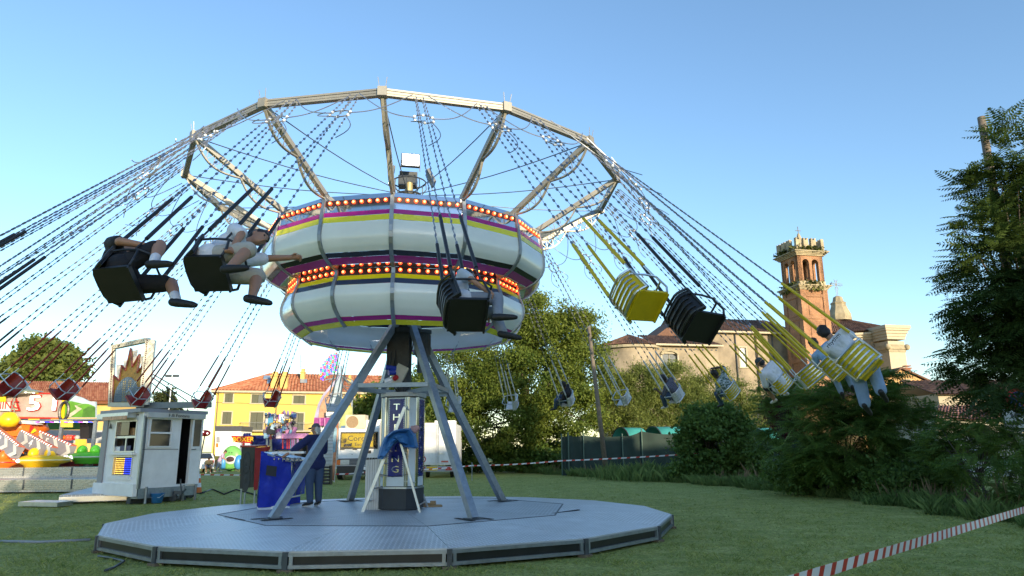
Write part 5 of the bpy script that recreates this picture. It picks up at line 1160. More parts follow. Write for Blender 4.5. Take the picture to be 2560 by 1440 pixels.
bs = M('blue_sheet', (.035, .15, .36), .55, 0, .15, 5, .5, 14)
sheet = MB(); outl = [(1000, 1072), (1028, 1070), (1040, 1088), (1046, 1118), (1040, 1122), (1010, 1118), (996, 1105), (985, 1112), (972, 1128), (956, 1148), (943, 1146), (950, 1118), (962, 1092), (980, 1078)]
cx_, cy_ = 992, 1098; n = len(outl); rs = random.Random(3); Ysx = Yl-.12
rings = []
for f, dy in ((0, -.10), (.35, -.14), (.62, -.02), (.85, -.12), (1.0, .02)):
    rings.append([at(cx_+(x-cx_)*f, cy_+(y-cy_)*f, Ysx+dy+rs.uniform(-.05, .05)) for x, y in outl])
bkc = [at(x, y, Ysx+.28) for x, y in outl]; rings.append(bkc)
vs = [p for r_ in rings for p in r_]; fs = [(j*n+i, j*n+(i+1) % n, (j+1)*n+(i+1) % n, (j+1)*n+i) for j in range(len(rings)-1) for i in range(n)]
sheet.add(vs, fs); so_ = sheet.build('blue_sheet', bs); tag(so_, 'crumpled blue plastic sheet draped over the step ladder', 'sheet')
rb = MB(); c = at(1034, 1074, Ysx+.1)
for i in range(9): rb.sph(c+V(rs.uniform(-.12, .14), rs.uniform(-.06, .06), rs.uniform(-.03, .05)), rs.uniform(.04, .06), 8, 6)
tag(remesh(rb, 'pink_cloth', M('pink_cloth', (.48, .27, .25), .9, 0, .15, 12, .5, 30), None, .02, 2), 'crumpled pink cloth lying on the blue sheet', 'cloth')
wp = onz(1075, 1268, ZI); mb = MB(); mb.box(wp+V(0, .15, .02), (.5, .3, .035), (0, 0, .2)); mb.box(wp+V(-.05, .2, .06), (.3, .2, .03), (0, 0, -.1)); mb.box(wp+V(.05, .16, .1), (.12, .14, .05)); tag(mb.build('timber_offcuts', M('raw_timber', (.36, .24, .12), .8, 0, .2, 12)), 'small stack of timber offcuts on the deck right of the ladder', 'timber')
# ---------------------------------------------------------------- fairground things behind the ride
def pp(parent, name, mat, pts, Y, dep=.1, smooth=False):
    mb = MB(); mb.prism([at(x, y, Y) for x, y in pts], (0, dep, 0)); return mb.build(name, mat, parent, smooth)
def rect(x0, x1, y0, y1): return [(x0, y1), (x1, y1), (x1, y0), (x0, y0)]
def wt(name, label, cat, px_, Y, group=None):
    p = at(px_, 1100, Y); return thing(name, label, cat, (p.x, Y, 0), group=group, wspace=True)
class Face:
    """a flat wall given by two ground points and a height range; (u, v) in 0..1"""
    def __init__(s, a, b, z0, z1):
        s.a, s.b, s.z0, s.z1 = Vector((a[0], a[1], 0)), Vector((b[0], b[1], 0)), z0, z1; d = s.b-s.a; s.W = d.length; s.d = d.normalized(); s.n = Vector((s.d.y, -s.d.x, 0)); s.H = z1-z0
    def p(s, u, v, o=0.): q = s.a+s.d*(u*s.W)+s.n*o; q.z = s.z0+v*s.H; return q
    def box(s, parent, name, mat, u0, u1, v0, v1, o0, o1):
        mb = MB(); mb.prism([s.p(u0, v0, o0), s.p(u1, v0, o0), s.p(u1, v1, o0), s.p(u0, v1, o0)], s.n*(o1-o0)); return mb.build(name, mat, parent)
    def frame(s, parent, name, mat, u0, u1, v0, v1, w, o0, o1):
        mb = MB(); a, b = w/s.W, w/s.H
        for (p, q, r, t) in ((u0, u1, v0, v0+b), (u0, u1, v1-b, v1), (u0, u0+a, v0+b, v1-b), (u1-a, u1, v0+b, v1-b)): mb.prism([s.p(p, r, o0), s.p(q, r, o0), s.p(q, t, o0), s.p(p, t, o0)], s.n*(o1-o0))
        return mb.build(name, mat, parent)
def led(c, e=4.): return M('led_%d' % len(bpy.data.materials), c, .4, 0, 0, emit=c, es=e)
ledy, ledb, ledg, ledr, ledw, ledp = led((1, .62, .12), 1.), led((.03, .06, 1), 1.2), led((.05, .8, .2), .5), led((1, .06, .03), .8), led((1, .95, .85), 1.6), led((.6, .1, .8), .7)
redp = M('red_paint', (.42, .02, .015), .35, 0, .1, 4); orangep = M('orange_paint', (.72, .16, .015), .4, 0, .1, 4); yellowp = M('yellow_paint', (.80, .52, .01), .35, 0, .1, 4); greenp = M('green_paint', (.10, .50, .03), .35, 0, .1, 4)
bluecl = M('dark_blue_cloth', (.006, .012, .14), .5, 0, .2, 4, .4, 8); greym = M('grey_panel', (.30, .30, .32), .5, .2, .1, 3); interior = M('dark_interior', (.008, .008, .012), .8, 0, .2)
# --- ticket kiosk trailer
Kc = (at(351, 1130, 23.5).x, 23.5); Kl = (at(258, 1130, 24.9).x, 24.9); Kr = (at(502, 1130, 25.6).x, 25.6); zb, zt = .50, at(356, 1030, 23.5).z
ko = thing('ticket_kiosk', 'white ticket kiosk trailer with sliding windows and half-open door', 'kiosk', (Kc[0], Kc[1], 0), wspace=True)
F1 = Face(Kl, Kc, zb, zt); F2 = Face(Kc, Kr, zb, zt); Bk = V(Kl[0]+Kr[0]-Kc[0], Kl[1]+Kr[1]-Kc[1], 0)
holes1 = [(.30*F1.W, .86*F1.W, .47*F1.H, .90*F1.H), (.34*F1.W, .82*F1.W, .17*F1.H, .41*F1.H)]
holes2 = [(.10*F2.W, .46*F2.W, .54*F2.H, .92*F2.H), (.62*F2.W, .80*F2.W, .03*F2.H, .95*F2.H)]
mb = MB(); wall_open(mb, F1.p(0, 0), F1.d, F1.n, F1.W, F1.H, holes1, .08); wall_open(mb, F2.p(0, 0), F2.d, F2.n, F2.W, F2.H, holes2, .08)
B0 = V(Bk.x, Bk.y, zb); mb.poly([F2.p(1, 0), B0, V(Bk.x, Bk.y, zt), F2.p(1, 1)]); mb.poly([B0, F1.p(0, 0), F1.p(0, 1), V(Bk.x, Bk.y, zt)]); mb.build('wall', white, ko, fix=False)
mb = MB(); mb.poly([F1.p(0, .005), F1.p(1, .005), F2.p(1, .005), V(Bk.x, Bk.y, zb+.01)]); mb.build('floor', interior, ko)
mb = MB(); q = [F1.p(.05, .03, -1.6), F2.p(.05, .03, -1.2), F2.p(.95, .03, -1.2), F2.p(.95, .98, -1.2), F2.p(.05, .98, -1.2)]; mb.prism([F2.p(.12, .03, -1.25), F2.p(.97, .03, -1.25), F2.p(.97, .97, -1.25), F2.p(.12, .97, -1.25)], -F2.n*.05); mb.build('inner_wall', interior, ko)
mb = MB(); ov = .18; mb.prism([F1.p(-.06, 1, ov), F1.p(1, 1, ov)+F2.n*.05, F2.p(1.03, 1, .12), V(Bk.x, Bk.y+.1, zt)], (0, 0, .12)); mb.build('roof', greym, ko)
F1.box(ko, 'awning', alu, -.02, .82, .93, 1.0, .02, .32); F1.box(ko, 'awning_print', M('awning_print', (.45, .22, .12), .3, 0, .5, 9), .16, .80, .905, .955, .30, .34); F2.box(ko, 'rolled_blind', offw, .02, .99, .93, 1.0, .01, .14)
text('F.lli Fontana', .15, black, ko, F2.p(.52, .965, .146), F2.d, (0, 0, 1), .003, sx=1.15)
w1 = F1.frame(ko, 'serving_window', alu, .30, .86, .47, .90, .045, -.05, .03); F1.box(w1, 'pane', glassd, .32, .60, .70, .88, -.06, -.05); F1.box(w1, 'sash', alu, .32, .84, .66, .69, -.04, .0); F1.box(w1, 'sash', alu, .57, .60, .49, .66, -.05, -.01)
F1.box(ko, 'price_board', M('price_board_print', (.55, .33, .16), .5, 0, .6, 14), .34, .84, .70, .80, -.2, -.18); F1.box(ko, 'counter', white, .22, .92, .435, .465, -.1, .16); F1.box(ko, 'notice', M('navy_notice', (.02, .03, .12), .4), .42, .70, .475, .56, -.06, -.04); F1.box(ko, 'notice', white, .30, .42, .475, .55, -.06, -.04)
lp_ = F1.frame(ko, 'led_display', alu, .33, .83, .16, .42, .03, -.03, .03); F1.box(lp_, 'display_back', interior, .34, .82, .17, .41, -.07, -.06)
mb = MB(); mb2 = MB()
for i in range(13):
    for j in range(8):
        (mb if i < 7 else mb2).sph(F1.p(.365+.035*i, .19+.028*j, -.035), .017, 6, 4)
mb.build('yellow_leds', ledy, lp_)['kind'] = 'stuff'; mb2.build('blue_leds', ledb, lp_)['kind'] = 'stuff'
F1.box(ko, 'lower_ledge', white, .22, .84, .11, .15, .0, .08); F1.box(ko, 'front_skirt', white, -.08, 1.0, -.10, .06, -.02, .12); F1.box(ko, 'grey_side_post', greym, -.05, .08, .06, .93, .005, .05)
mb = MB(); mb.prism([F1.p(.13, .80, .03), F1.p(.19, .80, .03), F1.p(.165, .87, .03)], F1.n*.03); mb.build('small_bell', black, ko)
w2 = F2.frame(ko, 'side_window', white, .09, .47, .53, .93, .05, -.03, .05); F2.box(w2, 'meeting_rail', white, .11, .45, .715, .74, -.02, .03); F2.box(w2, 'pane', glassd, .11, .45, .745, .92, -.05, -.04); F2.box(w2, 'pane', glassd, .11, .45, .55, .71, -.03, -.02)
F2.box(ko, 'wall_joint', greym, .0, .60, .50, .512, .0, .012); F2.box(ko, 'corner_trim', alu, -.012, .02, 0, .95, -.02, .03)
mb = MB()
for du in (.02, .035, .97): mb.tube([F2.p(du, .0, .04), F2.p(du+.005, .5, .05), F2.p(du, .95, .04)], .012, 5)
mb.build('cables', dsteel, ko)
dr = F2.frame(ko, 'door', white, .795, .985, .02, .95, .07, .02, .06); F2.box(dr, 'door_panel', white, .81, .97, .04, .50, .025, .05); F2.box(dr, 'door_glass', M('tinted_glass', (.12, .10, .08), .1, 0, 0, spec=.8), .815, .965, .54, .93, .03, .04); F2.box(dr, 'door_rail', white, .80, .98, .50, .545, .02, .06)
mb = MB(); mb.bar(F2.p(.80, .50, .09), F2.p(.88, .505, .09), .02); mb.build('door_handle', black, dr)
F2.box(ko, 'end_wall_shade_sheet', interior, .965, .985, .02, .98, -1.7, -.03); F2.box(ko, 'ceiling_shade_sheet', interior, .02, .97, .96, .975, -1.6, -.1)  # near-black sheets, the shade inside the kiosk put into their colour
F2.box(ko, 'curtain', bluecl, .66, .79, .80, .95, -.5, -.48); F2.box(ko, 'blue_glow', ledb, .70, .79, .40, .44, -.6, -.58); F2.box(ko, 'inner_cabinet', interior, .72, .80, .05, .42, -.8, -.5)
for i, (u, tone) in enumerate(((.22, 0), (.40, 1))):
    pr = thing('person', ['seated cashier silhouette behind the kiosk side window, nearer the corner', 'second cashier silhouette behind the kiosk side window, nearer the door'][i], 'person', F2.p(u, .35, -.6)); b = MB(); o_ = V(0, 0, 0)
    b.rc(V(-.17, 0, .42), V(.17, 0, .42), .09, .09); b.rc(V(0, 0, 0), V(0, 0, .4), .16, .14); b.rc(V(0, 0, .45), V(0, 0, .58), .06, .06); b.sph((0, 0, .68), (.09, .1, .12)); b.rc(V(-.2, 0, .4), V(-.24, -.1, .12), .055, .05); b.rc(V(.2, 0, .4), V(.24, -.1, .12), .055, .05); remesh(b, 'body', [skinB, skinC][i], pr, .02, 2)
    b = MB(); b.rc(V(-.18, 0, .42), V(.18, 0, .42), .105, .105); b.rc(V(0, 0, 0), V(0, 0, .38), .18, .16); remesh(b, 'shirt', blackc, pr, .02, 2); b = MB(); b.sph((0, .02, .72), (.1, .105, .1)); b.build('hair', hairK, pr, True)
F2.box(ko, 'chassis', steel, .02, .98, -.13, .0, -.3, .02); F2.box(ko, 'chassis_beam', dsteel, .05, .95, -.2, -.13, -.6, -.4)
for u in (.14, .74, .95):
    mb = MB(); mb.bar(F2.p(u, .02, .04), V(*F2.p(u, 0, .04).xy, .02), .06); mb.build('support_leg', steel, ko)
mb = MB(); q = F2.p(.62, 0, .15); mb.cyl(V(q.x, q.y, .12), V(q.x+.2, q.y+.1, .42), .03, 8); mb.box((q.x, q.y, .3), (.25, .12, .12)); mb.cyl(V(q.x-.15, q.y-.05, .14), V(q.x-.15, q.y+.05, .14), .12, 14); mb.cyl(V(q.x+.1, q.y, .3), V(q.x+.05, q.y-.05, .75), .025, 8); mb.build('jockey_wheel', dsteel, ko)
mb = MB(); q = F2.p(.8, 0, -.5); 
for s in (0, 1.2): mb.cyl(V(q.x-s*.0, q.y+s, .3), V(q.x-.18, q.y+s+.04, .3), .3, 18)
mb.build('tyre', black, ko)
pp(ko, 'roof_beam', M('long_roof_sign_back', (.20, .23, .24), .5, .3), [(340, 1022), (522, 1018), (522, 1004), (340, 1006)], 24.2, .25)
bk_ = thing('bucket', 'blue plastic bucket on the grass beneath the kiosk', 'bucket', V(*F2.p(.30, 0, .1).xy, 0)); mb = MB(); mb.lathe([(.001, .02), (.15, .02), (.21, .32), (.225, .33), (.2, .31), (.14, .04)], 16); mb.build('tub', M('blue_plastic', (.03, .18, .5), .4), bk_, True); mb = MB(); mb.tube([V(.21, 0, .3), V(.15, -.16, .2), V(-.15, -.16, .2), V(-.21, 0, .3)], .008, 6); mb.build('handle', alu, bk_)
# ramp platform in front of the kiosk
rp_ = thing('kiosk_ramp', 'low two-step aluminium entrance platform in front of the kiosk', 'platform', onz(200, 1262), wspace=True)
P1, P2, P3, P4 = onz(146, 1262), onz(316, 1256), onz(345, 1240)+V(0, .9, 0), onz(240, 1240)+V(-.7, 1.0, 0)
P1.z = P2.z = P3.z = P4.z = .06; mb = MB(); mb.prism([P1, P2, P3, P4], (0, 0, .24)); mb.build('upper_deck', platemat('kiosk_ramp_plate', (.52, .54, .56), .05), rp_); mb = MB(); mb.bar(P1+V(0, -.02, .1), P2+V(0, -.02, .1), .02, .16); mb.build('edge_strip', alu, rp_)
S1, S2 = onz(44, 1268), onz(142, 1270); mb = MB(); mb.prism([V(S1.x, S1.y, .03), V(S2.x, S2.y, .03), V(S2.x, S2.y+.8, .03), V(S1.x, S1.y+.9, .03)], (0, 0, .13)); mb.build('lower_step', alu, rp_)
for q in (P1, P2): mb = MB(); mb.bar(V(q.x, q.y+.1, 0), V(q.x, q.y+.1, .08), .05); mb.build('foot', steel, rp_)
# tall light sign on the kiosk roof
sg = thing('roof_sign', 'tall framed light sign with sunburst and half disc standing on the kiosk roof', 'sign', at(325, 1010, 24.3), wspace=True)
tl, tr, brr, bll = at(284, 868, 24.6), at(370, 850, 23.9), at(353, 1012, 23.9), at(277, 1012, 24.6)
sx = (brr-bll).normalized()
def sgp(u, v, o=0.): return bll.lerp(brr, u).lerp(tl.lerp(tr, u), v)+V(.3, -1, 0).normalized()*o
creamf = M('cream_frame', (.55, .52, .42), .4, .1, .1)
for a, b in (((0, 0), (0, 1)), ((1, 0), (1, 1)), ((0, 1), (1, 1)), ((0, 0), (1, 0))):
    mb = MB(); mb.bar(sgp(*a), sgp(*b), .14, .22, up=(.3, -1, 0)); mb.build('frame_bar', creamf, sg)
mb = MB(); mb.bar(tr+V(.12, .1, 0), brr+V(.12, .1, 0), .16, .3, up=(.3, -1, 0)); mb.build('side_box', creamf, sg)
brn = M('brown_lamp_border', (.12, .02, .015), .4, 0, .2)
mb = MB()
for i in range(34):
    for u in (.0, 1.0): mb.sph(sgp(u, (i+.5)/34, .13), .022, 6, 4)
for i in range(16): mb.sph(sgp((i+.5)/16, 1, .13), .022, 6, 4)
mb.build('border_lamps', brn, sg)['kind'] = 'stuff'
star = [(.06, .02), (.06, .50), (.24, .40), (.29, .66), (.42, .56), (.52, .92), (.62, .60), (.80, .80), (.78, .50), (.96, .62), (.96, .02)]
mb = MB(); mb.prism([sgp(u, v, .02) for u, v in star], V(.02, .08, 0)); mb.build('sunburst', M('gold_sunburst', (.20, .13, .03), .45, .2, .3, 30), sg)
for i in range(0, len(star)-1):
    mb = MB(); mb.bar(sgp(*star[i], .045), sgp(*star[i+1], .045), .045, .05, up=(.3, -1, 0)); mb.build('burst_edge', brn, sg)
for u, v, h_ in ((.16, .44, .24), (.36, .58, .16), (.63, .62, .26), (.86, .62, .14)):
    mb = MB(); mb.prism([sgp(u-.055, v+h_, -.05), sgp(u+.055, v+h_, -.05), sgp(u+.02, v-.12, -.05)], V(.02, .06, 0)); mb.build('white_spike', offw, sg)
mb = MB(); hd_ = [sgp(.5+.40*math.cos(PI*i/14), .05+.40*math.sin(PI*i/14), .05) for i in range(15)]; mb.prism(hd_, V(.02, .06, 0)); mb.build('half_disc', M('steel_blue_disc', (.10, .14, .19), .4, .2, .3, 20), sg)
mb = MB(); mb2 = MB()
for i in range(15):
    for j in range(15):
        u, v = .1+.8*i/14, .05+.42*j/14
        if ((u-.5)/.40)**2+((v-.05)/.40)**2 < .95: (mb2 if 5 <= i <= 9 and j < 12 and i != 7 else mb).sph(sgp(u, v, .065), .016, 5, 4)
mb.build('disc_lamps', M('unlit_blue_bulb', (.16, .24, .34), .2), sg)['kind'] = 'stuff'; mb2.build('digit_lamps', M('unlit_gold_bulb', (.5, .40, .16), .2), sg)['kind'] = 'stuff'
for p, q in (((375, 940), (470, 1004)), ((372, 952), (440, 1004)), ((372, 930), (520, 1014))): mb = MB(); mb.cyl(at(*p, 24.2), at(*q, 25.0), .02, 5); mb.build('stay', dsteel, sg)
# --- traffic cone and hoses
tcn = thing('traffic_cone', 'orange and white traffic cone behind the kiosk', 'cone', at(496, 1218, 29.5)); tcn.location.z = 0
mb = MB(); mb.box((0, 0, .02), (.4, .4, .04)); mb.build('base', black, tcn)
for i, (z0, z1) in enumerate(((.04, .25), (.25, .42), (.42, .6), (.6, .75))):
    mb = MB(); r = lambda z: .15-.15*z; mb.lathe([(r(z0), z0), (r(z1), z1)], 14); mb.build('cone_band', [orangep, white][i % 2], tcn, True)
hz = MB(); P = [onz(500, 1236), onz(530, 1225), onz(560, 1238), onz(590, 1226), onz(640, 1240)]; hz.tube([p+V(0, 0, .04) for p in P], .03, 6); tag(hz.build('hose', black, None, True), 'dark cable lying in the grass between kiosk and loudspeaker', 'cable')
cw = MB(); cw.tube([onz(0, 1356)+V(0, 0, .02), onz(100, 1358)+V(0, 0, .02), onz(225, 1352)+V(0, 0, .02)], .04, 6); cw.v = [(x, y, z*.7+.004) for x, y, z in cw.v]; cwo = cw.build('grey_strip', M('grey_rubber_strip', (.30, .31, .33), .6), None, True); tag(cwo, 'grey cable cover strip lying on the lawn at lower left', 'cable cover')
hz = MB(); P = [onz(245, 1395), onz(275, 1400), onz(310, 1408), onz(285, 1424), onz(262, 1432)]; hz.tube([p+V(0, 0, .03) for p in P], .018, 6); tag(hz.build('cable', dsteel, None, True), 'thin cable curled in the grass before the platform corner', 'cable')
# --- saucer ride on the left
A = wt('saucer_ride', 'orange saucer ride with numbered arms, stepped metal platform and big 51 sign', 'ride', 100, 33)
corr = M('brushed_metal_steps', (.52, .50, .46), .28, .7, .12, 4)
for y0, y1, Y, x1 in ((1200, 1226, 30.5, 252), (1170, 1192, 32.6, 262)):
    a, b = at(-160, y1, Y), at(x1, y1, Y); z0, z1 = a.z, at(0, y0, Y).z
    mb = MB(); mb.bx(a.x, b.x, Y+.05, Y+2.1, max(0, z0-.1), z1); st_ = mb.build('step_platform', platemat('step_plate', (.55, .54, .52), .06, .3), A)
    for k in range(5):
        zc = z0+(z1-z0)*(k+.5)/5; mb = MB(); mb.bx(a.x, b.x, Y, Y+.06, zc-(z1-z0)*.085, zc+(z1-z0)*.085); mb.build('riser_rib', corr, st_)
    for xj in (60, 180): q = at(xj, y0, Y-.01); mb = MB(); mb.bx(q.x-.03, q.x+.03, Y-.02, Y+.05, z0, z1); mb.build('riser_joint', dsteel, st_)
S_Y = 36.
pp(A, 'sign_board', M('grey_concrete_print', (.36, .29, .26), .6, 0, .2, 1.5), [(0, 1040), (153, 1044), (157, 985), (0, 981)], S_Y, .25)
pp(A, 'sign_border', redp, [(-40, 1046), (155, 1048), (155, 1044), (-40, 1041)], S_Y-.08, .2); pp(A, 'sign_border', redp, [(60, 984), (158, 986), (158, 983), (60, 980)], S_Y-.08, .2); pp(A, 'sign_border', yellowp, [(152, 1046), (159, 1046), (162, 984), (156, 984)], S_Y-.1, .2)
for i in range(5): pp(A, 'hazard_strip', [yellowp, black][i % 2], [(15+28*i, 1052), (43+28*i, 1052), (43+28*i, 1047), (15+28*i, 1047)], S_Y-.1, .15)
for i in range(2): pp(A, 'hazard_strip', yellowp, [(76+50*i, 984), (96+50*i, 984), (96+50*i, 977), (76+50*i, 977)], S_Y-.1, .15)
c51 = at(114, 1010, S_Y-.1); [text(ch_, sz_, m_, A, c51+V(dx_, dy_, 0), (1, 0, 0), (0, 0, 1), .04, sx=1.25, sy=.88) for ch_, dx_ in (('5', -.52), ('1', .50)) for sz_, m_, dy_ in ((1.35, redp, 0), (1.18, ledw, -.09))]
tri = [(18, 1028), (49, 1028), (36, 987)]; pp(A, 'warning_triangle', redp, tri, S_Y-.12, .1); pp(A, 'triangle_face', M('tan_print', (.5, .42, .3), .5, 0, .2, 6), [(23, 1025), (44, 1025), (35, 994)], S_Y-.16, .05)
mb = MB(); q = at(34, 1010, S_Y-.2); mb.rc(q, q+V(0, 0, .35), .07, .05); mb.sph(q+V(0, 0, .5), (.08, .06, .11)); mb.rc(q, q+V(-.1, 0, -.4), .04, .03); mb.rc(q, q+V(.1, 0, -.4), .04, .03); mb.build('alien_figure', M('grey_figure', (.2, .19, .17), .6), A)
pp(A, 'warning_board', offw, [(-40, 1024), (26, 1028), (26, 1006), (-40, 1004)], S_Y-.22, .05); text('WARNING', .55, redp, A, at(-12, 1015, S_Y-.24), (1, 0, .04), (0, 0, 1), .01, sx=.9)
pp(A, 'yellow_board', yellowp, [(-40, 1004), (14, 1006), (14, 984), (-40, 982)], S_Y-.2, .05)
mb = MB(); q = at(42, 980, S_Y-.3); mb.lathe([(.001, -.12), (.5, -.1), (1.15, 0), (1.1, .05), (.6, .16), (.45, .34), (.2, .44), (.001, .46)], 24, q); uf = mb.build('flying_saucer', M('saucer_green_metal', (.30, .36, .30), .3, .5, .1), A, True)
for i in range(12): a_ = 2*PI*i/12; mb = MB(); mb.sph(q+V(.85*math.cos(a_), .85*math.sin(a_), -.03), .06, 6, 5); mb.build('saucer_lamp', ledw, uf)
# painted landscape board
lb_ = pp(A, 'landscape_board', M('printed_sky', (.40, .50, .55), .5, 0, .3, 1.5), [(157, 1044), (239, 1044), (239, 1004), (222, 1003), (205, 994), (185, 988), (168, 992), (158, 998)], S_Y-.02, .12)
def lay(name, col_, pts, o): pp(lb_, name, col_, pts, S_Y-.03-o, .012)
gr1, gr2, gr3 = M('print_green', (.09, .25, .02), .6, 0, .3, 3), M('print_dark_green', (.05, .15, .015), .6, 0, .3, 3), M('print_path', (.42, .40, .30), .6, 0, .2, 4)
lay('hill', gr1, [(158, 1043), (236, 1043), (236, 1016), (222, 1010), (205, 1009), (180, 1003), (160, 1003)], .01); lay('hill', gr2, [(205, 1043), (238, 1043), (238, 1018), (222, 1016), (208, 1024)], .025); lay('path', gr3, [(160, 1043), (176, 1043), (205, 1022), (190, 1014), (212, 1010), (196, 1012), (186, 1014), (192, 1022)], .04)
mb = MB(); q = at(160, 1028, S_Y-.2); mb.tube([q+V(.22*math.cos(2*PI*i/20), 0, .45*math.sin(2*PI*i/20)) for i in range(20)], .07, 6, closed=True); mb.build('board_wheel', black, A)
# arms with numbers
def arm(p0, p1, Y, w0, num, dim):
    a, b = at(*p0, Y+.6), at(*p1, Y-.6); d = (b-a).normalized(); L_ = (b-a).length; upv = V(0, -1, 0).cross(d).normalized(); upv = upv if upv.z > 0 else -upv
    nrm = d.cross(upv); nrm = nrm if nrm.y < 0 else -nrm
    mb = MB(); mb.bar(a, b, .35, w0, up=upv); am = mb.build('arm', M('arm_grey', (.27, .26, .29), .5, .1, .1), A)
    for f in (.22, .62, .94):
        c = a+d*L_*f+nrm*.19; mb = MB(); h_ = w0*.48
        mb.prism([c-upv*h_-d*.18, c+d*.12, c+upv*h_-d*.18, c+upv*h_+d*.1, c+d*.40, c-upv*h_+d*.1], nrm*.01); mb.build('chevron', offw, am)
    text(num, .5, white, am, a+d*L_*.44+nrm*.19, d, upv, .01)
    for s in (-1, 1):
        for i in range(14):
            mb = MB(); mb.sph(a+d*L_*(i+.5)/14+upv*s*w0*.52+nrm*.12, .045, 6, 4); mb.build('arm_lamp', ledw if s > 0 else orangep, am)
        mb = MB(); mb.bar(a+upv*s*w0*.53, b+upv*s*w0*.53, .3, .05, up=upv); mb.build('arm_edge', M('salmon_trim', (.55, .13, .07), .5), am)
arm((52, 1092), (130, 1134), 34.2, .55, '4', 0); arm((84, 1088), (178, 1130), 36.0, .60, '5', 0); arm((-22, 1078), (45, 1132), 33.2, .55, '3', 0)
# saucer cars
def saucer(name, mat, mat2, px_, py_, Y, half):
    q = at(px_, py_, Y); mb = MB(); mb.lathe([(.001, -.34), (.55*half, -.32), (.62*half, -.2), (.9*half, -.1), (1.0*half, .0), (.95*half, .08), (.5*half, .22), (.3*half, .24), (.001, .24)], 28, q)
    mb.v = [(x, q.y+(y-q.y)*.8, z) for x, y, z in mb.v]; c = mb.build(name, mat, A, True)
    mb = MB(); mb.lathe([(1.0*half, -.03), (1.03*half, 0), (1.0*half, .03)], 28, q); mb.v = [(x, q.y+(y-q.y)*.82, z) for x, y, z in mb.v]; mb.build('rim_band', mat2, c, True)
    for s in (-.28, .32): mb = MB(); mb.sph(q+V(s*half, -.1, .28), (.22, .3, .28)); mb.build('seat_back', mat, c, True)
    for a_ in (-150, -128, -112): mb = MB(); mb.sph(q+V(half*.98*math.cos(R(a_)), .8*half*math.sin(R(a_)), -.02), .085, 8, 6); mb.build('headlamp', ledw, c, True)
    mb = MB(); mb.cyl(q+V(0, 0, -.3), V(q.x, q.y, .9), .18, 10); mb.build('mount', dsteel, c)
saucer('saucer_car', yellowp, M('pale_yellow', (.75, .68, .35), .35), 105, 1150, 33.8, 1.28); saucer('saucer_car', greenp, M('pale_green', (.45, .55, .4), .35), 222, 1142, 35.0, 1.05); saucer('saucer_car', orangep, redp, 0, 1156, 33.0, .75)
# centre structure of the ride
mb = MB(); q = at(40, 1100, 36.5); mb.lathe([(2.9, .6), (2.6, 1.0), (1.2, 1.6), (.9, 2.4), (1.4, 2.8), (1.2, 3.2), (.001, 3.3)], 18, V(q.x, q.y, 0)); mb.build('hub', orangep, A, True)
pp(A, 'canopy', orangep, [(30, 1090), (76, 1092), (76, 1060), (30, 1056)], 35.5, .6); pp(A, 'canopy_edge', offw, [(30, 1057), (82, 1061), (76, 1052), (30, 1050)], 35.3, .8)
for i, m_ in enumerate((redp, yellowp, orangep)):
    pp(A, 'fan_panel', m_, [(70, 1090), (76+9*i, 1062+9*i), (84+7*i, 1068+9*i)], 35.2-.03*i, .05)
mb = MB(); q = at(22, 1050, 34.5); mb.lathe([(.001, -.35), (.3, -.3), (.5, 0), (.25, .35), (.001, .38)], 10, q); mb.build('yellow_lantern', yellowp, A, True)
pp(A, 'roof_truss', steel, [(40, 1054), (245, 1050), (245, 1046), (40, 1050)], S_Y-.3, 1.5)
for x in (234, 150): q = at(x, 1100, S_Y-.1); mb = MB(); mb.bar((q.x, q.y, .4), (q.x, q.y, at(x, 1050, S_Y).z), .14); mb.build('post', steel, A)
pp(A, 'trailer_back', M('pale_trailer', (.42, .45, .47), .5), [(88, 1108), (256, 1108), (256, 1076), (88, 1074)], 40., 1.)
pp(A, 'green_hedge_print', gr2, [(90, 1074), (234, 1074), (234, 1056), (90, 1056)], 40.2, .2)
pp(A, 'yellow_notice', M('notice_print', (.55, .45, .06), .5, 0, .4, 9), rect(151, 181, 1050, 1068), S_Y-.3, .05); pp(A, 'booth_column', interior, rect(200, 222, 1058, 1096), 36.6, .5); pp(A, 'ticket_panel', M('amber_panel', (.5, .22, .02), .4, emit=(1, .4, .05), es=.5), rect(188, 214, 1098, 1122), 36.4, .1)
for i in range(12): pp(A, 'light_tube', [ledp, ledw, ledb][i % 3], [(88+12*i, 1054), (98+12*i, 1055), (98+12*i, 1056.5), (88+12*i, 1055.5)], S_Y-.4+.1*(i % 3), .05)
for x, m_ in ((124, M('balloon_blue', (.03, .2, .45), .3)), (147, redp), (158, orangep), (170, ledr), (177, ledr), (193, M('balloon_grey', (.4, .42, .4), .4)), (112, orangep), (186, redp)):
    mb = MB(); mb.sph(at(x, 1094, 37.), .13, 10, 8); mb.build('ball_lamp', m_, A, True)
for i in range(60):
    x, y = random.uniform(20, 130), random.uniform(1105, 1150); mb = MB(); mb.box(at(x, y, 35.2+random.random()), (random.uniform(.08, .25), .1, random.uniform(.06, .16)), (random.random(), random.random(), random.random())); mb.build('machinery', random.choice([dsteel, yellowp, redp, orangep, steel, black]), A)
pp(A, 'under_skirt', M('dark_red_skirt', (.16, .015, .02), .5), [(-100, 1170), (262, 1166), (262, 1152), (-100, 1156)], 36.2, .2); pp(A, 'flame_panel', orangep, [(-40, 1165), (32, 1165), (34, 1140), (-40, 1138)], 33.4, .1)
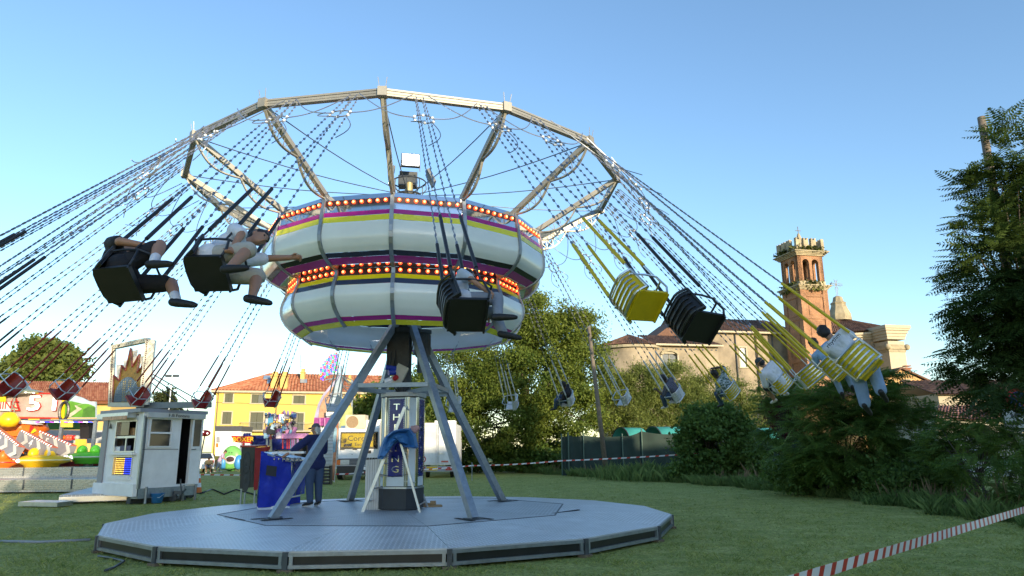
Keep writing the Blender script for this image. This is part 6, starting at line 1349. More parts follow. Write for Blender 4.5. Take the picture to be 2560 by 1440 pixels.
# --- middle ground: stalls, vehicles, people
gb = wt('white_container', 'white box trailer with dark top edge left of the boxing game', 'trailer', 570, 74)
pp(gb, 'body', white, rect(538, 603, 1078, 1140), 74, 3); pp(gb, 'dark_header', M('slate_header', (.06, .065, .08), .5), rect(537, 604, 1065, 1078), 73.95, 3.1); pp(gb, 'hatch', greym, rect(541, 549, 1092, 1106), 73.9, .1); pp(gb, 'orange_panel', orangep, rect(540, 545, 1108, 1118), 73.9, .1)
for x in (548, 592): q = at(x, 1135, 74.1); mb = MB(); mb.cyl((q.x, 74.1, .45), (q.x, 74.4, .45), .45, 16); mb.build('wheel', black, gb)
def car(name, label, px_, Y, paint, L_=4.1, ang=0., group=None):
    p = at(px_, 1120, Y); c = thing(name, label, 'car', (p.x, Y, 0), (0, 0, ang), group)
    prof = [(-2.05, .35), (2.0, .35), (2.05, .75), (1.9, .92), (1.0, 1.0), (.45, 1.45), (-1.2, 1.5), (-1.95, 1.05), (-2.08, .8)]
    mb = MB(); mb.prism([(x*L_/4.1, -.8, z) for x, z in prof], (0, 1.6, 0)); mb.build('body', paint, c)
    for x0, x1, x2, x3 in ((.92, .12, .10, .45), (.02, -1.0, -.98, .04)):
        for s in (-.815, .815): mb = MB(); mb.prism([(x0, s, 1.02), (x1, s, 1.02), (x2, s, 1.42), (x3, s, 1.42)], (0, .01*(1 if s > 0 else -1), 0)); mb.build('side_window', glassd, c)
    mb = MB(); mb.prism([(1.0, -.68, 1.03), (1.0, .68, 1.03), (.5, .62, 1.42), (.5, -.62, 1.42)], (.03, 0, .02)); mb.build('windscreen', glassd, c)
    mb = MB(); mb.prism([(-1.9, -.68, 1.1), (-1.9, .68, 1.1), (-1.3, .62, 1.46), (-1.3, -.62, 1.46)], (-.03, 0, .02)); mb.build('rear_window', glassd, c)
    for x in (-1.3, 1.3):
        for s in (-.82, .70): mb = MB(); mb.cyl((x*L_/4.1, s, .31), (x*L_/4.1, s+.14, .31), .31, 18); t_ = mb.build('tyre', black, c); mb = MB(); mb.cyl((x*L_/4.1, s-.01, .31), (x*L_/4.1, s+.15, .31), .19, 14); mb.build('rim', alu, t_)
    for s in (-.62, .62):
        mb = MB(); mb.box((2.03*L_/4.1, s, .72), (.06, .3, .14)); mb.build('headlight', ledw if False else glassd, c); mb = MB(); mb.box((-2.06*L_/4.1, s, .85), (.06, .24, .24)); mb.build('tail_light', redp, c)
    return c
car('parked_car', 'white car with red tail light parked beyond the kiosk', 497, 58, white, 4.0, 2.2)
car('parked_car', 'white car half hidden behind the dark bushes at far right', 2420, 31, white, 4.3, .25)
# far people
def stand(bend=0., **kw):
    J = dict(pel=V(0, 0, .95), waist=V(-.01, 0, 1.1), chest=V(0, 0, 1.29), neck=V(.02, 0, 1.46), head=V(.05, 0, 1.62), hd=V(1, 0, -.2).normalized(), shL=V(0, .18, 1.41), shR=V(0, -.18, 1.41), elL=V(.12, .24, 1.16), wrL=V(.32, .2, 1.14), elR=V(.12, -.24, 1.16), wrR=V(.32, -.2, 1.14),
             hipL=V(0, .1, .92), hipR=V(0, -.1, .92), knL=V(.05, .1, .5), knR=V(-.1, -.1, .5), anL=V(.0, .11, .085), anR=V(-.28, -.12, .085), toL=V(.15, .13, .04), toR=V(-.13, -.14, .04))
    if bend:
        q = Matrix.Rotation(R(bend), 3, 'Y'); p0 = J['pel'].copy()
        for k in ('waist', 'chest', 'neck', 'head', 'shL', 'shR', 'elL', 'elR', 'wrL', 'wrR'): J[k] = p0+q @ (J[k]-p0)
        J['hd'] = q @ J['hd']
    return J
p = at(549, 1160, 58); person('person in lilac top and pale trousers bending towards the green inflatable', frame_at((p.x, 58, 0), 80), stand(28), skinB, hairB, cloth('lilac_top', (.45, .33, .48)), cloth('grey_blue_trousers', (.28, .33, .40)), shoew, .8, .8, 1.05, 1., vox=.02)
J = stand(35)
for k in J:
    if k != 'hd': J[k] = J[k]+V(0, 0, -.48)
for n, s in (('L', 1), ('R', -1)): J['hip'+n] = V(-.05, .1*s, .42); J['kn'+n] = V(.35, .13*s, .5); J['an'+n] = V(.15, .14*s, .085); J['to'+n] = V(.3, .16*s, .04)
p = at(522, 1166, 55); person('person squatting on the grass in dark top and blue shorts beyond the kiosk', frame_at((p.x, 55, 0), 160), J, skinB, hairB, cloth('brown_top', (.09, .08, .05)), cloth('blue_shorts', (.10, .2, .42)), shoew, .6, .45, 1.05, 1., vox=.02)
p = at(690, 1130, 44); person('dark-haired person in white shirt standing among the stalls, seen from behind', frame_at((p.x, 44, 0), 0), stand(0), skinB, hairK, tee_w, jeans_d, shoek, .8, .98, .98, 1., vox=.02)
# inflatable target
inf = thing('inflatable_target', 'puffy green and blue inflatable target with a dark open mouth', 'inflatable', (at(580, 1140, 61).x, 61, 0)); s_ = 1.0
gI, bI, wI = M('inflatable_green', (.16, .42, .10), .4, 0, .2, 2), M('inflatable_blue', (.05, .25, .55), .4, 0, .15, 2), M('inflatable_white', (.62, .64, .62), .5)
mb = MB(); mb.sph((0, 0, 1.05), (.86, .45, 1.06), 24, 16); mb.build('body', gI, inf, True)
for s in (-1, 1): mb = MB(); mb.sph((s*.62, -.12, .75), (.36, .42, .62), 16, 12); mb.build('cheek', bI, inf, True)
mb = MB(); mb.sph((.05, -.36, .95), (.48, .16, .38), 16, 12); mb.build('lip', wI, inf, True); mb = MB(); mb.sph((.05, -.45, .98), (.36, .10, .24), 16, 12); mb.build('mouth', M('mouth_dark', (.05, .02, .02), .7), inf, True)
for s in (-.1, .12): mb = MB(); mb.sph((s, -.42, 1.52), (.05, .03, .04), 8, 6); mb.build('nostril', black, inf)
mb = MB(); mb.tube([V(.8, -.4, .1), V(.5, -.55, .25), V(.1, -.55, .12), V(-.4, -.55, .22)], .04, 6); mb.build('hose', black, inf)
# boxing game
bxg = wt('boxing_game', 'red boxing game with yellow lettered wing board', 'game machine', 610, 44.8)
pp(bxg, 'wing_board', redp, [(577, 1089), (629, 1091), (628, 1109), (588, 1106)], 44.8, .25); text('BOXER', .42, yellowp, bxg, at(608, 1099, 44.77), (1, 0, .0), (0, 0, 1), .02, sx=1.0); pp(bxg, 'pillar', redp, rect(606, 622, 1108, 1150), 45, .6); pp(bxg, 'base', black, rect(600, 630, 1148, 1182), 44.9, .9); pp(bxg, 'white_pad', white, rect(612, 625, 1108, 1122), 44.8, .3)
bt = thing('tarp_stall', 'stall front closed with dark blue tarpaulins behind the control desk', 'stall', (at(676, 1110, 46).x, 46, 0), wspace=True)
for x0, x1, y0, y1, s in ((608, 626, 1083, 1093, 3), (622, 672, 1090, 1115, 5), (679, 730, 1090, 1126, 6)):
    a, b = at(x0, y1, 46), at(x1, y1, 46); mb = MB(); wavy(mb, a, b, a.z, at(x0, y0, 46).z, 16, 8, .06, s); mb.build('tarpaulin', bluecl, bt, True)
pp(bt, 'cream_post', M('cream_post', (.6, .5, .3), .6), rect(672, 679, 1088, 1150), 46.1, .3); pp(bt, 'stall_frame', steel, rect(620, 732, 1088, 1091), 46.1, .2); pp(bt, 'stall_base', greym, rect(622, 732, 1126, 1165), 46.4, .5)
# toy stall
ts = wt('toy_stall', 'crowded toy stall hung with coloured trinkets, beads and a pink counter', 'stall', 715, 42)
pinkp = M('pink_counter', (.52, .22, .42), .5, 0, .3, 8); lilacp = M('lilac_panel', (.42, .36, .60), .5, 0, .2, 3)
pp(ts, 'counter_front', pinkp, [(690, 1097), (768, 1095), (766, 1083), (690, 1084)], 41.2, .5); pp(ts, 'small_house', M('pale_lilac_house', (.5, .42, .5), .5), [(690, 1096), (702, 1096), (702, 1084), (696, 1079), (690, 1084)], 41.0, .3)
mb = MB()
for i in range(12): x = 664+6.3*i; mb.bar(at(x, 1094, 42.3), at(x, 1036, 42.3), .03)
for j in range(11): y = 1037+5*j; mb.bar(at(664, y, 42.3), at(736, y, 42.3), .03)
mb.build('wire_rack', dsteel, ts)
toycol = [M('toy_%d' % i, c, .4, 0, .15) for i, c in enumerate(((.3, .04, .05), (.04, .1, .35), (.3, .25, .06), (.45, .45, .48), (.3, .1, .25), (.03, .03, .04), (.02, .02, .03), (.12, .26, .38), (.25, .18, .36), (.1, .1, .13), (.3, .3, .34)))]
for i in range(90):
    x, y = random.uniform(664, 738), random.uniform(1034, 1094); mb = MB()
    c = at(x, y, 42.1-random.random()*.4); k = random.random()
    if k < .7: mb.box(c, (random.uniform(.08, .3), .08, random.uniform(.1, .4)), (0, random.uniform(-.4, .4), random.random()))
    elif k < .85: mb.sph(c, random.uniform(.05, .1), 8, 6)
    else: mb.rc(c, c+V(random.uniform(-.2, .2), 0, random.uniform(.1, .3)), .08, .05)
    mb.build('toy', random.choice(toycol), ts)
pp(ts, 'blue_poster', M('blue_poster', (.10, .32, .5), .4, 0, .4, 5), rect(667, 682, 1040, 1062), 41.9, .05); pp(ts, 'black_bags', black, [(667, 1086), (690, 1086), (688, 1066), (676, 1064), (668, 1068)], 41.7, .25); pp(ts, 'white_lamp', ledw, rect(699, 711, 1036, 1048), 41.8, .05)
for i in range(9):
    x = 727+2.3*i; mb = MB(); a, b = at(x, 1097, 41.4), at(x, 1122, 41.4)
    for k in range(12): mb.sph(a.lerp(b, k/11), .045, 6, 4)
    mb.build('bead_string', random.choice(toycol), ts)
for x in (707, 718, 723): mb = MB(); mb.bar(at(x, 1097, 41.3), at(x, 1122, 41.3), .05); mb.build('red_pole', redp, ts)
pp(ts, 'stall_wall', interior, rect(734, 800, 1097, 1150), 42.6, .2); pp(ts, 'green_box', greenp, rect(748, 760, 1100, 1113), 42.3, .2); pp(ts, 'back_shelf', M('violet_shelf', (.2, .1, .3), .5), rect(664, 738, 1092, 1097), 42.2, .5)
for x in (668, 735): q = at(x, 1150, 42.2); mb = MB(); mb.bar((q.x, 42.2, 0), at(x, 1090, 42.2), .1); mb.build('stall_leg', steel, ts)
# swoosh amusement with LED sign
ra = wt('swoosh_amusement', 'tall amusement with curved printed lavender wing panel and scaffold', 'amusement', 815, 48)
wing = [(783, 1062), (788, 1035), (795, 1010), (806, 988), (822, 968), (853, 932), (853, 1062)]
pp(ra, 'wing_panel', M('printed_lavender', (.36, .33, .46), .35, 0, .35, .9), wing, 48, .3); pp(ra, 'wing_print', M('printed_orange_figure', (.42, .24, .14), .4, 0, .5, 2.2), [(796, 1045), (812, 1050), (826, 985), (842, 958), (828, 970), (812, 990), (800, 1015)], 47.95, .03)
pp(ra, 'chrome_wing', M('pale_silver', (.48, .52, .56), .25, .5, .2, 2), [(815, 1050), (852, 1045), (853, 935), (838, 960), (826, 1000)], 47.7, .25)
for y in (985, 1012, 1034): pp(ra, 'wing_rib', greym, [(822, y+2), (853, y-1), (853, y-4), (824, y-1)], 47.6, .08)
pp(ra, 'sponsor_plate', offw, rect(815, 850, 1028, 1040), 47.5, .06); pp(ra, 'purple_gallery', M('purple_gallery', (.28, .05, .22), .5, 0, .4, 6), rect(785, 850, 1044, 1064), 47.4, .4)
for x in (800, 812, 826, 838): mb = MB(); mb.bar(at(x, 1066, 47.3), at(x, 1045, 47.3), .06); mb.build('gallery_post', pinkp, ra)
mb = MB(); s0 = [at(853, 1062, 48.2), at(853, 915, 48.2), at(880, 1062, 49), at(880, 950, 49)]; mb.bar(s0[0], s0[1], .1); mb.bar(s0[2], s0[3], .1)
for i in range(6): mb.bar(s0[0].lerp(s0[1], i/6), s0[2].lerp(s0[3], (i+1)/6), .05); mb.bar(s0[0].lerp(s0[1], i/6), s0[2].lerp(s0[3], i/6), .05)
mb.bar(at(853, 940, 48.2), at(882, 962, 49), .08); mb.build('scaffold', steel, ra)
pp(ra, 'white_louvre_wall', white, rect(795, 846, 1064, 1172), 47.8, 1.5)
for k in range(12): pp(ra, 'louvre', offw, rect(796, 846, 1066+8.5*k, 1068+8.5*k), 47.72, .1)
lsn = thing('light_sign', 'sign of upright tubes with blue, red and green lights above the swoosh panel', 'light sign', at(822, 940, 48.4), wspace=True)
tubes = [(803, 948, 918), (808, 952, 910), (813, 944, 902), (818, 945, 898), (823, 938, 890), (828, 936, 886), (833, 932, 886), (838, 930, 883), (841, 928, 881)]
lcols = [ledb, ledr, ledg, M('led_violet', (.3, .1, .7), .4, 0, 0, emit=(.25, .1, .9), es=.7)]
for i, (x, y0, y1) in enumerate(tubes):
    mb = MB(); a, b = at(x, y0, 48.4), at(x, y1, 48.4); mb.cyl(a, b, .055, 8); tb = mb.build('tube', M('tube_back', (.05, .05, .1), .5) if i == 0 else MATS.setdefault('tb', M('tube_back2', (.05, .05, .1), .5)), lsn)
    n_ = 10
    for k in range(n_): mb = MB(); mb.sph(a.lerp(b, (k+.5)/n_)+V(random.uniform(-.03, .03), -.06, 0), .06, 6, 5); mb.build('lamp', lcols[(i*3+k//2+k*k) % 4], tb)
mb = MB(); mb.bar(at(845, 960, 48.5), at(845, 884, 48.5), .07); mb.bar(at(812, 950, 48.5), at(848, 944, 48.5), .06); mb.bar(at(845, 930, 48.5), at(858, 945, 48.6), .05); mb.bar(at(822, 955, 48.5), at(832, 945, 48.5), .05); mb.build('sign_frame', steel, lsn)
pp(wt('hill_banner', 'yellow-green printed banner behind the air conditioner', 'banner', 865, 46), 'banner_sheet', M('banner_print', (.38, .40, .14), .5, 0, .5, 1.2), [(845, 1072), (881, 1070), (881, 1016), (845, 1022)], 46, .05)
# tall leaning printed board
tp = wt('printed_board', 'tall narrow printed board in orange and blue leaning beside the lorry', 'board', 838, 37)
pp(tp, 'board', offw, [(827, 1200), (836, 1206), (849, 1050), (838, 1055)], 37, .06); pp(tp, 'orange_print', M('orange_mosaic', (.48, .20, .10), .6, 0, .6, 5), [(828.5, 1198), (835, 1202), (847, 1056), (839, 1060)], 36.98, .015); pp(tp, 'blue_print', M('blue_figure_print', (.22, .36, .44), .6, 0, .4, 4), [(832, 1132), (838, 1130), (843, 1072), (838, 1066), (833, 1090)], 36.96, .015)
# lorry with yellow banner
lo = wt('lorry', 'white lorry with a yellow banner hung behind its windscreen', 'lorry', 898, 41)
Fq = Face((at(846, 1130, 41).x, 41), (at(962, 1130, 41.6).x, 41.6), .55, at(900, 1072, 41).z)
mb = MB()
for a, b, c, d, dp in ((0, 1, .0, .30, 2), (0, 1, .30, .52, 2), (0, .035, .52, .92, 2), (.83, 1, .52, .92, 2), (0, 1, .92, 1.02, 2.2)): mb.prism([Fq.p(a, c), Fq.p(b, c), Fq.p(b, d), Fq.p(a, d)], -Fq.n*dp)
cab = mb.build('cab', white, lo)
Fq.frame(lo, 'windscreen_seal', black, .03, .84, .51, .93, .06, .0, .04); Fq.box(lo, 'windscreen', M('windscreen_glass', (.05, .05, .05), .05, 0, 0, alpha=.15, spec=.6), .04, .83, .52, .92, -.02, .0); Fq.box(lo, 'cab_interior', interior, .03, .84, .5, .93, -1.2, -1.1)
bn = Fq.box(lo, 'banner', M('yellow_banner', (.62, .46, .02), .7, 0, .15, 4, .3, 6), .05, .75, .54, .89, -.16, -.12)
text('Corona', .42, black, bn, Fq.p(.46, .765, -.10), Fq.d, (0, 0, 1), .006, sx=1.1); text('Extra', .24, black, bn, Fq.p(.45, .62, -.10), Fq.d, (0, 0, 1), .006, sx=1.1)
mb = MB()
for i in range(7): a_ = R(60+18*i); c = Fq.p(.14, .66, -.10); mb.bar(c, c+Fq.d*math.cos(a_)*.22+V(0, 0, math.sin(a_)*.26), .03, .02)
mb.prism([Fq.p(.10, .57, -.10), Fq.p(.27, .57, -.10), Fq.p(.29, .66, -.10), Fq.p(.20, .63, -.10), Fq.p(.12, .64, -.10)], Fq.n*.01); mb.build('banner_emblem', black, bn)
for u0, u1, v0, v1 in ((.05, .32, .555, .545), (.55, .80, .58, .535)): mb = MB(); mb.bar(Fq.p(u0, v0, .06), Fq.p(u1, v1, .06), .03); mb.build('wiper', black, lo)
for u in (.08, .35): Fq.box(lo, 'vent', black, u-.05, u+.05, .485, .505, .0, .02)
Fq.box(lo, 'grille', M('dark_grille', (.06, .065, .07), .5, 0, .2, 20), .0, 1.0, .12, .28, .0, .04)
for k in range(4): Fq.box(lo, 'grille_slat', greym, .2, .8, .14+.033*k, .15+.033*k, .04, .055)
for u in (.05, .80): Fq.box(lo, 'headlight', M('headlamp_glass', (.55, .55, .5), .15, 0, .2, 10), u, u+.19, .13, .25, .03, .06)
Fq.box(lo, 'indicator', orangep, -.03, .05, .13, .25, .02, .05); Fq.box(lo, 'indicator', orangep, 1.0, 1.06, .13, .25, .02, .05); Fq.box(lo, 'bumper', black, -.02, 1.05, -.12, .10, -.1, .12); Fq.box(lo, 'number_plate', white, .55, .72, .0, .08, .12, .14); Fq.box(lo, 'badge', greym, .28, .31, .37, .385, .0, .012); Fq.box(lo, 'slats', black, .62, .70, .40, .47, .0, .012)
for u in (.08, .9): q = Fq.p(u, 0, -.9); mb = MB(); mb.cyl(V(q.x-.15, q.y, .42), V(q.x+.15, q.y, .42), .42, 18); mb.build('wheel', black, lo)
mb = MB(); mb.prism([Fq.p(.03, .1, -2.1), Fq.p(1.05, .1, -2.1), Fq.p(1.05, 1.30, -2.1), Fq.p(.03, 1.10, -2.1)], -Fq.n*4.5); mb.build('cargo_body', white, lo)
for s in (-.05, 1.05): Fq.box(lo, 'mirror', black, s-.03, s+.03, .6, .8, .02, .12)
ac = thing('air_conditioner', 'beige air-conditioning unit with round fan grille on the lorry roof', 'air conditioner', at(888, 1072, 41.3), wspace=True)
pp(ac, 'casing', M('cream_casing', (.58, .52, .38), .5, 0, .08), rect(864, 913, 1037, 1072), 41.2, .9); mb = MB(); q = at(881, 1055, 41.18)
for r in (.33, .27, .21, .15, .09): mb.tube([q+V(r*math.cos(2*PI*i/24), 0, r*math.sin(2*PI*i/24)) for i in range(24)], .018, 5, closed=True)
for k in range(8): mb.bar(q, q+V(.33*math.cos(PI*k/4), 0, .33*math.sin(PI*k/4)), .015)
mb.build('fan_grille', M('tan_grille', (.40, .28, .16), .6), ac); mb = MB(); mb.cyl(q+V(0, .01, 0), q+V(0, .03, 0), .33, 24); mb.build('fan_disc', M('fan_disc_brown', (.28, .19, .11), .7), ac); pp(ac, 'pipe_cover', white, rect(914, 948, 1050, 1074), 41.6, .6)  # plain brown disc behind the fan grille
pp(wt('grey_cabinet', 'grey equipment cabinet between lorry and pedestal', 'cabinet', 945, 40.5), 'box', greym, rect(949, 964, 1058, 1150), 40.6, .8)
# white box trailer right of the pedestal
tl_ = wt('box_trailer', 'white box trailer with double rear doors and yellow number plate behind the pedestal', 'trailer', 1096, 43)
Ft = Face((at(1050, 1130, 43).x, 43), (at(1139, 1130, 43).x, 43), .75, at(1096, 1060, 43).z)
Ft.box(tl_, 'body', white, -.02, 1.0, .0, 1.0, -5, -.03); dd = [Ft.box(tl_, 'rear_door', M('door_white', (.66, .68, .68), .4, 0, .1, 1.2, dirt=.3), u0, u1, .03, .97, -.02, .03) for u0, u1 in ((.0, .45), (.47, .97))]
mb = MB(); mb.cyl(Ft.p(.52, .03, .06), Ft.p(.52, .97, .06), .025, 6); mb.bar(Ft.p(.54, .28, .07), Ft.p(.68, .28, .07), .04); mb.build('lock_rod', alu, dd[1])
Ft.box(tl_, 'roof_edge', offw, -.03, 1.01, .97, 1.03, -.1, .06); Ft.box(tl_, 'roof_vent', white, .35, .95, 1.03, 1.10, -2, -1); Ft.box(tl_, 'tail_bar', greym, -.02, 1.0, -.16, -.03, -.2, .03)
np_ = Ft.box(tl_, 'number_plate', yellowp, .2, .5, -.13, -.04, .04, .06); text('BG 123 F', .16, black, np_, Ft.p(.35, -.085, .066), Ft.d, (0, 0, 1), .004, sx=.95)
for u in (.05, .80): Ft.box(tl_, 'tail_light', redp, u, u+.1, -.13, -.05, .03, .06)
mb = MB(); mb.prism([Ft.p(.72, -.13, .05), Ft.p(.80, -.13, .05), Ft.p(.76, -.03, .05)], Ft.n*.02); mb.build('reflector', redp, tl_); Ft.box(tl_, 'hazard_label', M('stripe_label', (.5, .12, .08), .5, 0, .5, 30), .6, .8, .06, .10, .03, .04)
mb = MB(); c = Ft.p(.08, .14, .035); mb.cyl(c, c+Ft.n*.015, .2, 20); mb.build('speed_disc', redp, tl_); mb = MB(); mb.cyl(c, c+Ft.n*.025, .14, 20); mb.build('speed_face', white, tl_)
for u in (.15, .85): q = Ft.p(u, 0, -1.5); mb = MB(); mb.cyl(V(q.x-.1, q.y, .38), V(q.x+.1, q.y, .38), .38, 18); mb.build('wheel', black, tl_)
crt = wt('bottle_crate', 'dark plastic crate beside the operator\'s legs, in front of the lorry', 'crate', 812, 36)
for k in range(6): pp(crt, 'crate_slat', black, rect(803, 825, 1166+8*k, 1171+8*k), 36, .4)
for x in (803, 823): pp(crt, 'crate_post', black, rect(x, x+3, 1164, 1216), 36, .42)
# street lamp and roof-side poles far behind kiosk
lmp = wt('floodlight_mast', 'slim sports-ground lamp mast beside the small conifer', 'lamp', 413, 95)
mb = MB(); q = at(413, 1120, 95); mb.cyl((q.x, 95, 0), (q.x, 95, at(413, 940, 95).z), .14, 8, r2=.08); mb.build('mast', steel, lmp)
for s in (-.5, .5): mb = MB(); mb.box((q.x+s, 95, at(413, 940, 95).z), (.7, .4, .3)); mb.build('lamp_head', dsteel, lmp)
# concrete tower block roof edge / brown bunting spotlights behind kiosk (red lamp cluster)
rl_ = wt('red_lamp_cluster', 'small red and white lit lamp cluster hanging behind the kiosk end', 'lamp', 514, 45)
mb = MB(); q = at(513, 1083, 45); mb.sph(q, (.35, .2, .2), 12, 8); mb.build('shade', redp, rl_, True)
for i in range(6): mb = MB(); mb.sph(q+V(random.uniform(-.3, .3), -.2, random.uniform(-.15, .15)), .05, 6, 5); mb.build('bulb', ledw, rl_)
mb = MB(); mb.bar(q, V(q.x-.3, 45, 0), .06); mb.build('pole', dsteel, rl_)
# ---------------------------------------------------------------- trees, bushes, poles, fence, tapes
bark = M('bark', (.075, .058, .042), .9, 0, .3, 10, .6, 25)
def leaf_quads(P, size, asp=.45, droop=0., seed=0, up=.35):
    rs = np.random.default_rng(seed); n = len(P); d = rs.normal(0, 1, (n, 3)); d[:, 2] -= droop; d /= np.linalg.norm(d, axis=1)[:, None]
    u = rs.normal(0, 1, (n, 3)); u[:, 2] += up*2; s = np.cross(d, u); s /= np.linalg.norm(s, axis=1)[:, None]+1e-9
    L = (size*rs.uniform(.6, 1.25, n))[:, None]; W = L*asp
    v = np.stack([P-d*L*.5, P+s*W*.5-d*L*.05, P+d*L*.5, P-s*W*.5-d*L*.05], 1)
    return v.reshape(-1, 3), np.arange(n*4).reshape(n, 4)
def clump_points(lobes, nclump, nleaf, spread, seed, shell=.55):
    rs = np.random.default_rng(seed); vol = np.array([r[0]*r[1]*r[2] for c, r in lobes]); k = rs.choice(len(lobes), nclump, p=vol/vol.sum())
    d = rs.normal(0, 1, (nclump, 3)); d /= np.linalg.norm(d, axis=1)[:, None]; rad = rs.uniform(shell**3, 1, nclump)**(1/3.)
    C_ = np.array([lobes[i][0] for i in k])+d*rad[:, None]*np.array([lobes[i][1] for i in k])
    C_[:, 2] = np.maximum(C_[:, 2], .25)
    w_ = rs.gamma(2., 1., nclump); j = rs.choice(nclump, nleaf, p=w_/w_.sum()); sp = spread*rs.uniform(.6, 1.5, nclump)
    P = C_[j]+rs.normal(0, 1, (nleaf, 3))*sp[j][:, None]*np.array([1, 1, .62]); P[:, 2] = np.maximum(P[:, 2], .05)
    return C_, P
def limbs(base, C_, n, r0, seed, trunks=1, htr=.35, split=.3):
    rs = random.Random(seed); mb = MB(); base = Vector(base); top = Vector(C_.mean(0)); k = rs.sample(range(len(C_)), min(n, len(C_)))
    sp = base.lerp(V(top.x, top.y, max(top.z, 1)), htr)
    for t in range(trunks):
        off = V(rs.uniform(-1, 1), rs.uniform(-.6, .6), 0)*(split if trunks > 1 else 0); mid = base.lerp(sp, .5)+V(rs.uniform(-.15, .15), rs.uniform(-.1, .1), 0)+off
        mb.tube([base+off, mid, sp+off*.6, sp.lerp(top, .5)+off], [r0, r0*.8, r0*.6, r0*.3], 8)
    for i in k:
        e = Vector(C_[i]); s = sp.lerp(top, rs.uniform(0, .6)); m_ = s.lerp(e, .5)+V(rs.uniform(-.2, .2), rs.uniform(-.2, .2), rs.uniform(-.1, .3)); r_ = r0*rs.uniform(.16, .34)
        mb.tube([s, m_, e], [r_, r_*.6, r_*.2], 5)
    return mb
def tree(name, label, base, lobes, nclump, nleaf, size, mat, r0=.25, seed=1, spread=.5, asp=.45, droop=0., cat='tree', group=None, trunks=1, shell=.55, htr=.35, nlimb=26):
    t = thing(name, label, cat, base, group=group, wspace=True); C_, P = clump_points(lobes, nclump, nleaf, spread, seed, shell)
    limbs(base, C_, nlimb, r0, seed, trunks, htr).build('trunk', bark, t, True); v, f = leaf_quads(P, size, asp, droop, seed+9)
    link('crown', npmesh('crown', v, f, mat), t); return t
def lob(px_, py_, Y, rx, rz, ry=None):   # ellipsoid from pixels: centre, radii in pixels
    c = at(px_, py_, Y); k = (Y*.975+(c.z-CAM_H)*.22)/FPX; return (tuple(c), (rx*k, ry or rx*k*.8, rz*k))
lm_rob = leafmat('robinia_leaf', (.052, .10, .016), (.21, .25, .04), .38, .35)
Yr = 52
tree('robinia_tree', 'big sunlit robinia tree behind the ride, its right side golden', (at(1335, 1160, Yr).x, Yr, 0), [lob(1330, 790, Yr, 95, 75), lob(1400, 840, Yr, 110, 80), lob(1250, 880, Yr, 120, 90), lob(1440, 930, Yr-1, 90, 90), lob(1330, 960, Yr-2, 150, 90), lob(1150, 960, Yr-1, 110, 90), lob(1240, 1050, Yr-2, 140, 80), lob(1120, 1060, Yr-2, 80, 70), lob(1400, 1040, Yr-2, 110, 70), lob(1490, 1010, Yr, 50, 80), lob(1490, 850, Yr, 38, 30)],
     560, 170000, .21, lm_rob, .30, 11, .42, .5, .2, trunks=4, nlimb=60, htr=.3)
lm_wil = leafmat('willow_leaf', (.07, .11, .022), (.22, .25, .06), .35, .5)
for i, (lb, lobes, sd_) in enumerate((('pale sunlit willow shrub just right of the leaning pole', [lob(1550, 1000, 54, 55, 75), lob(1600, 960, 54, 55, 50), lob(1570, 1060, 53, 70, 40)], 21),
                                  ('drooping dark-shadowed willow shrub below the church apse', [lob(1680, 965, 56, 70, 60), lob(1650, 1030, 55, 60, 60), lob(1720, 1020, 55, 60, 60)], 22),
                                  ('sunlit willow shrub below the church nave', [lob(1790, 970, 57, 60, 50), lob(1850, 1010, 57, 50, 60), lob(1900, 1040, 56, 60, 50), lob(1780, 1040, 56, 70, 50)], 23))):
    tree('willow_shrub', lb, (lobes[0][0][0], 55, 0), lobes, 220, 42000, .20, lm_wil, .16, sd_, .34, .28, .9, 'shrub', 'willow shrubs before the church', 3)
lm_ivy = leafmat('ivy_leaf', (.052, .110, .020), (.15, .23, .05), .3, .8)
Yb_ = 35.5; tree('ivy_bush', 'dense round dark green ivy-covered bush by the fence', (at(1790, 1190, Yb_).x, Yb_, 0), [lob(1790, 1110, Yb_, 95, 95), lob(1770, 1050, Yb_, 60, 45), lob(1760, 1170, Yb_, 75, 40), lob(1850, 1160, Yb_, 75, 50)], 420, 42000, .17, lm_ivy, .15, 31, .2, .75, .5, 'bush', None, 3, .8)
# pinnate fronds (tree of heaven)
def frond_template(n=8, L=1.0):
    vs = []; fs = []
    for i in range(n):
        f = (i+1)/(n+.3); x = L*f; z = -.18*f*f*L; ll = .29*L*math.sin(PI*(.18+.72*f))**.8; w_ = ll*.34
        for s in (-1, 1):
            o = len(vs); dirx, diry = .35, s*.93
            b = np.array([x, 0, z]); e = b+np.array([dirx*ll, diry*ll, -.30*ll]); m1 = b+(e-b)*.35+np.array([w_*.5, 0, .02]); m2 = b+(e-b)*.35-np.array([w_*.5, 0, -.02])
            vs += [b, m1, e, m2]; fs.append((o, o+1, o+2, o+3))
    o = len(vs); e = np.array([L*1.12, 0, -.2*L]); vs += [np.array([L*.97, 0, -.17*L]), np.array([L*1.05, .05*L, -.18*L]), e, np.array([L*1.05, -.05*L, -.18*L])]; fs.append((o, o+1, o+2, o+3))
    o = len(vs); vs += [np.array([0, -.006, 0]), np.array([0, .006, 0]), np.array([L, .004, -.18*L]), np.array([L, -.004, -.18*L])]; fs.append((o, o+1, o+2, o+3))
    return np.array(vs), np.array(fs)
FT = frond_template()
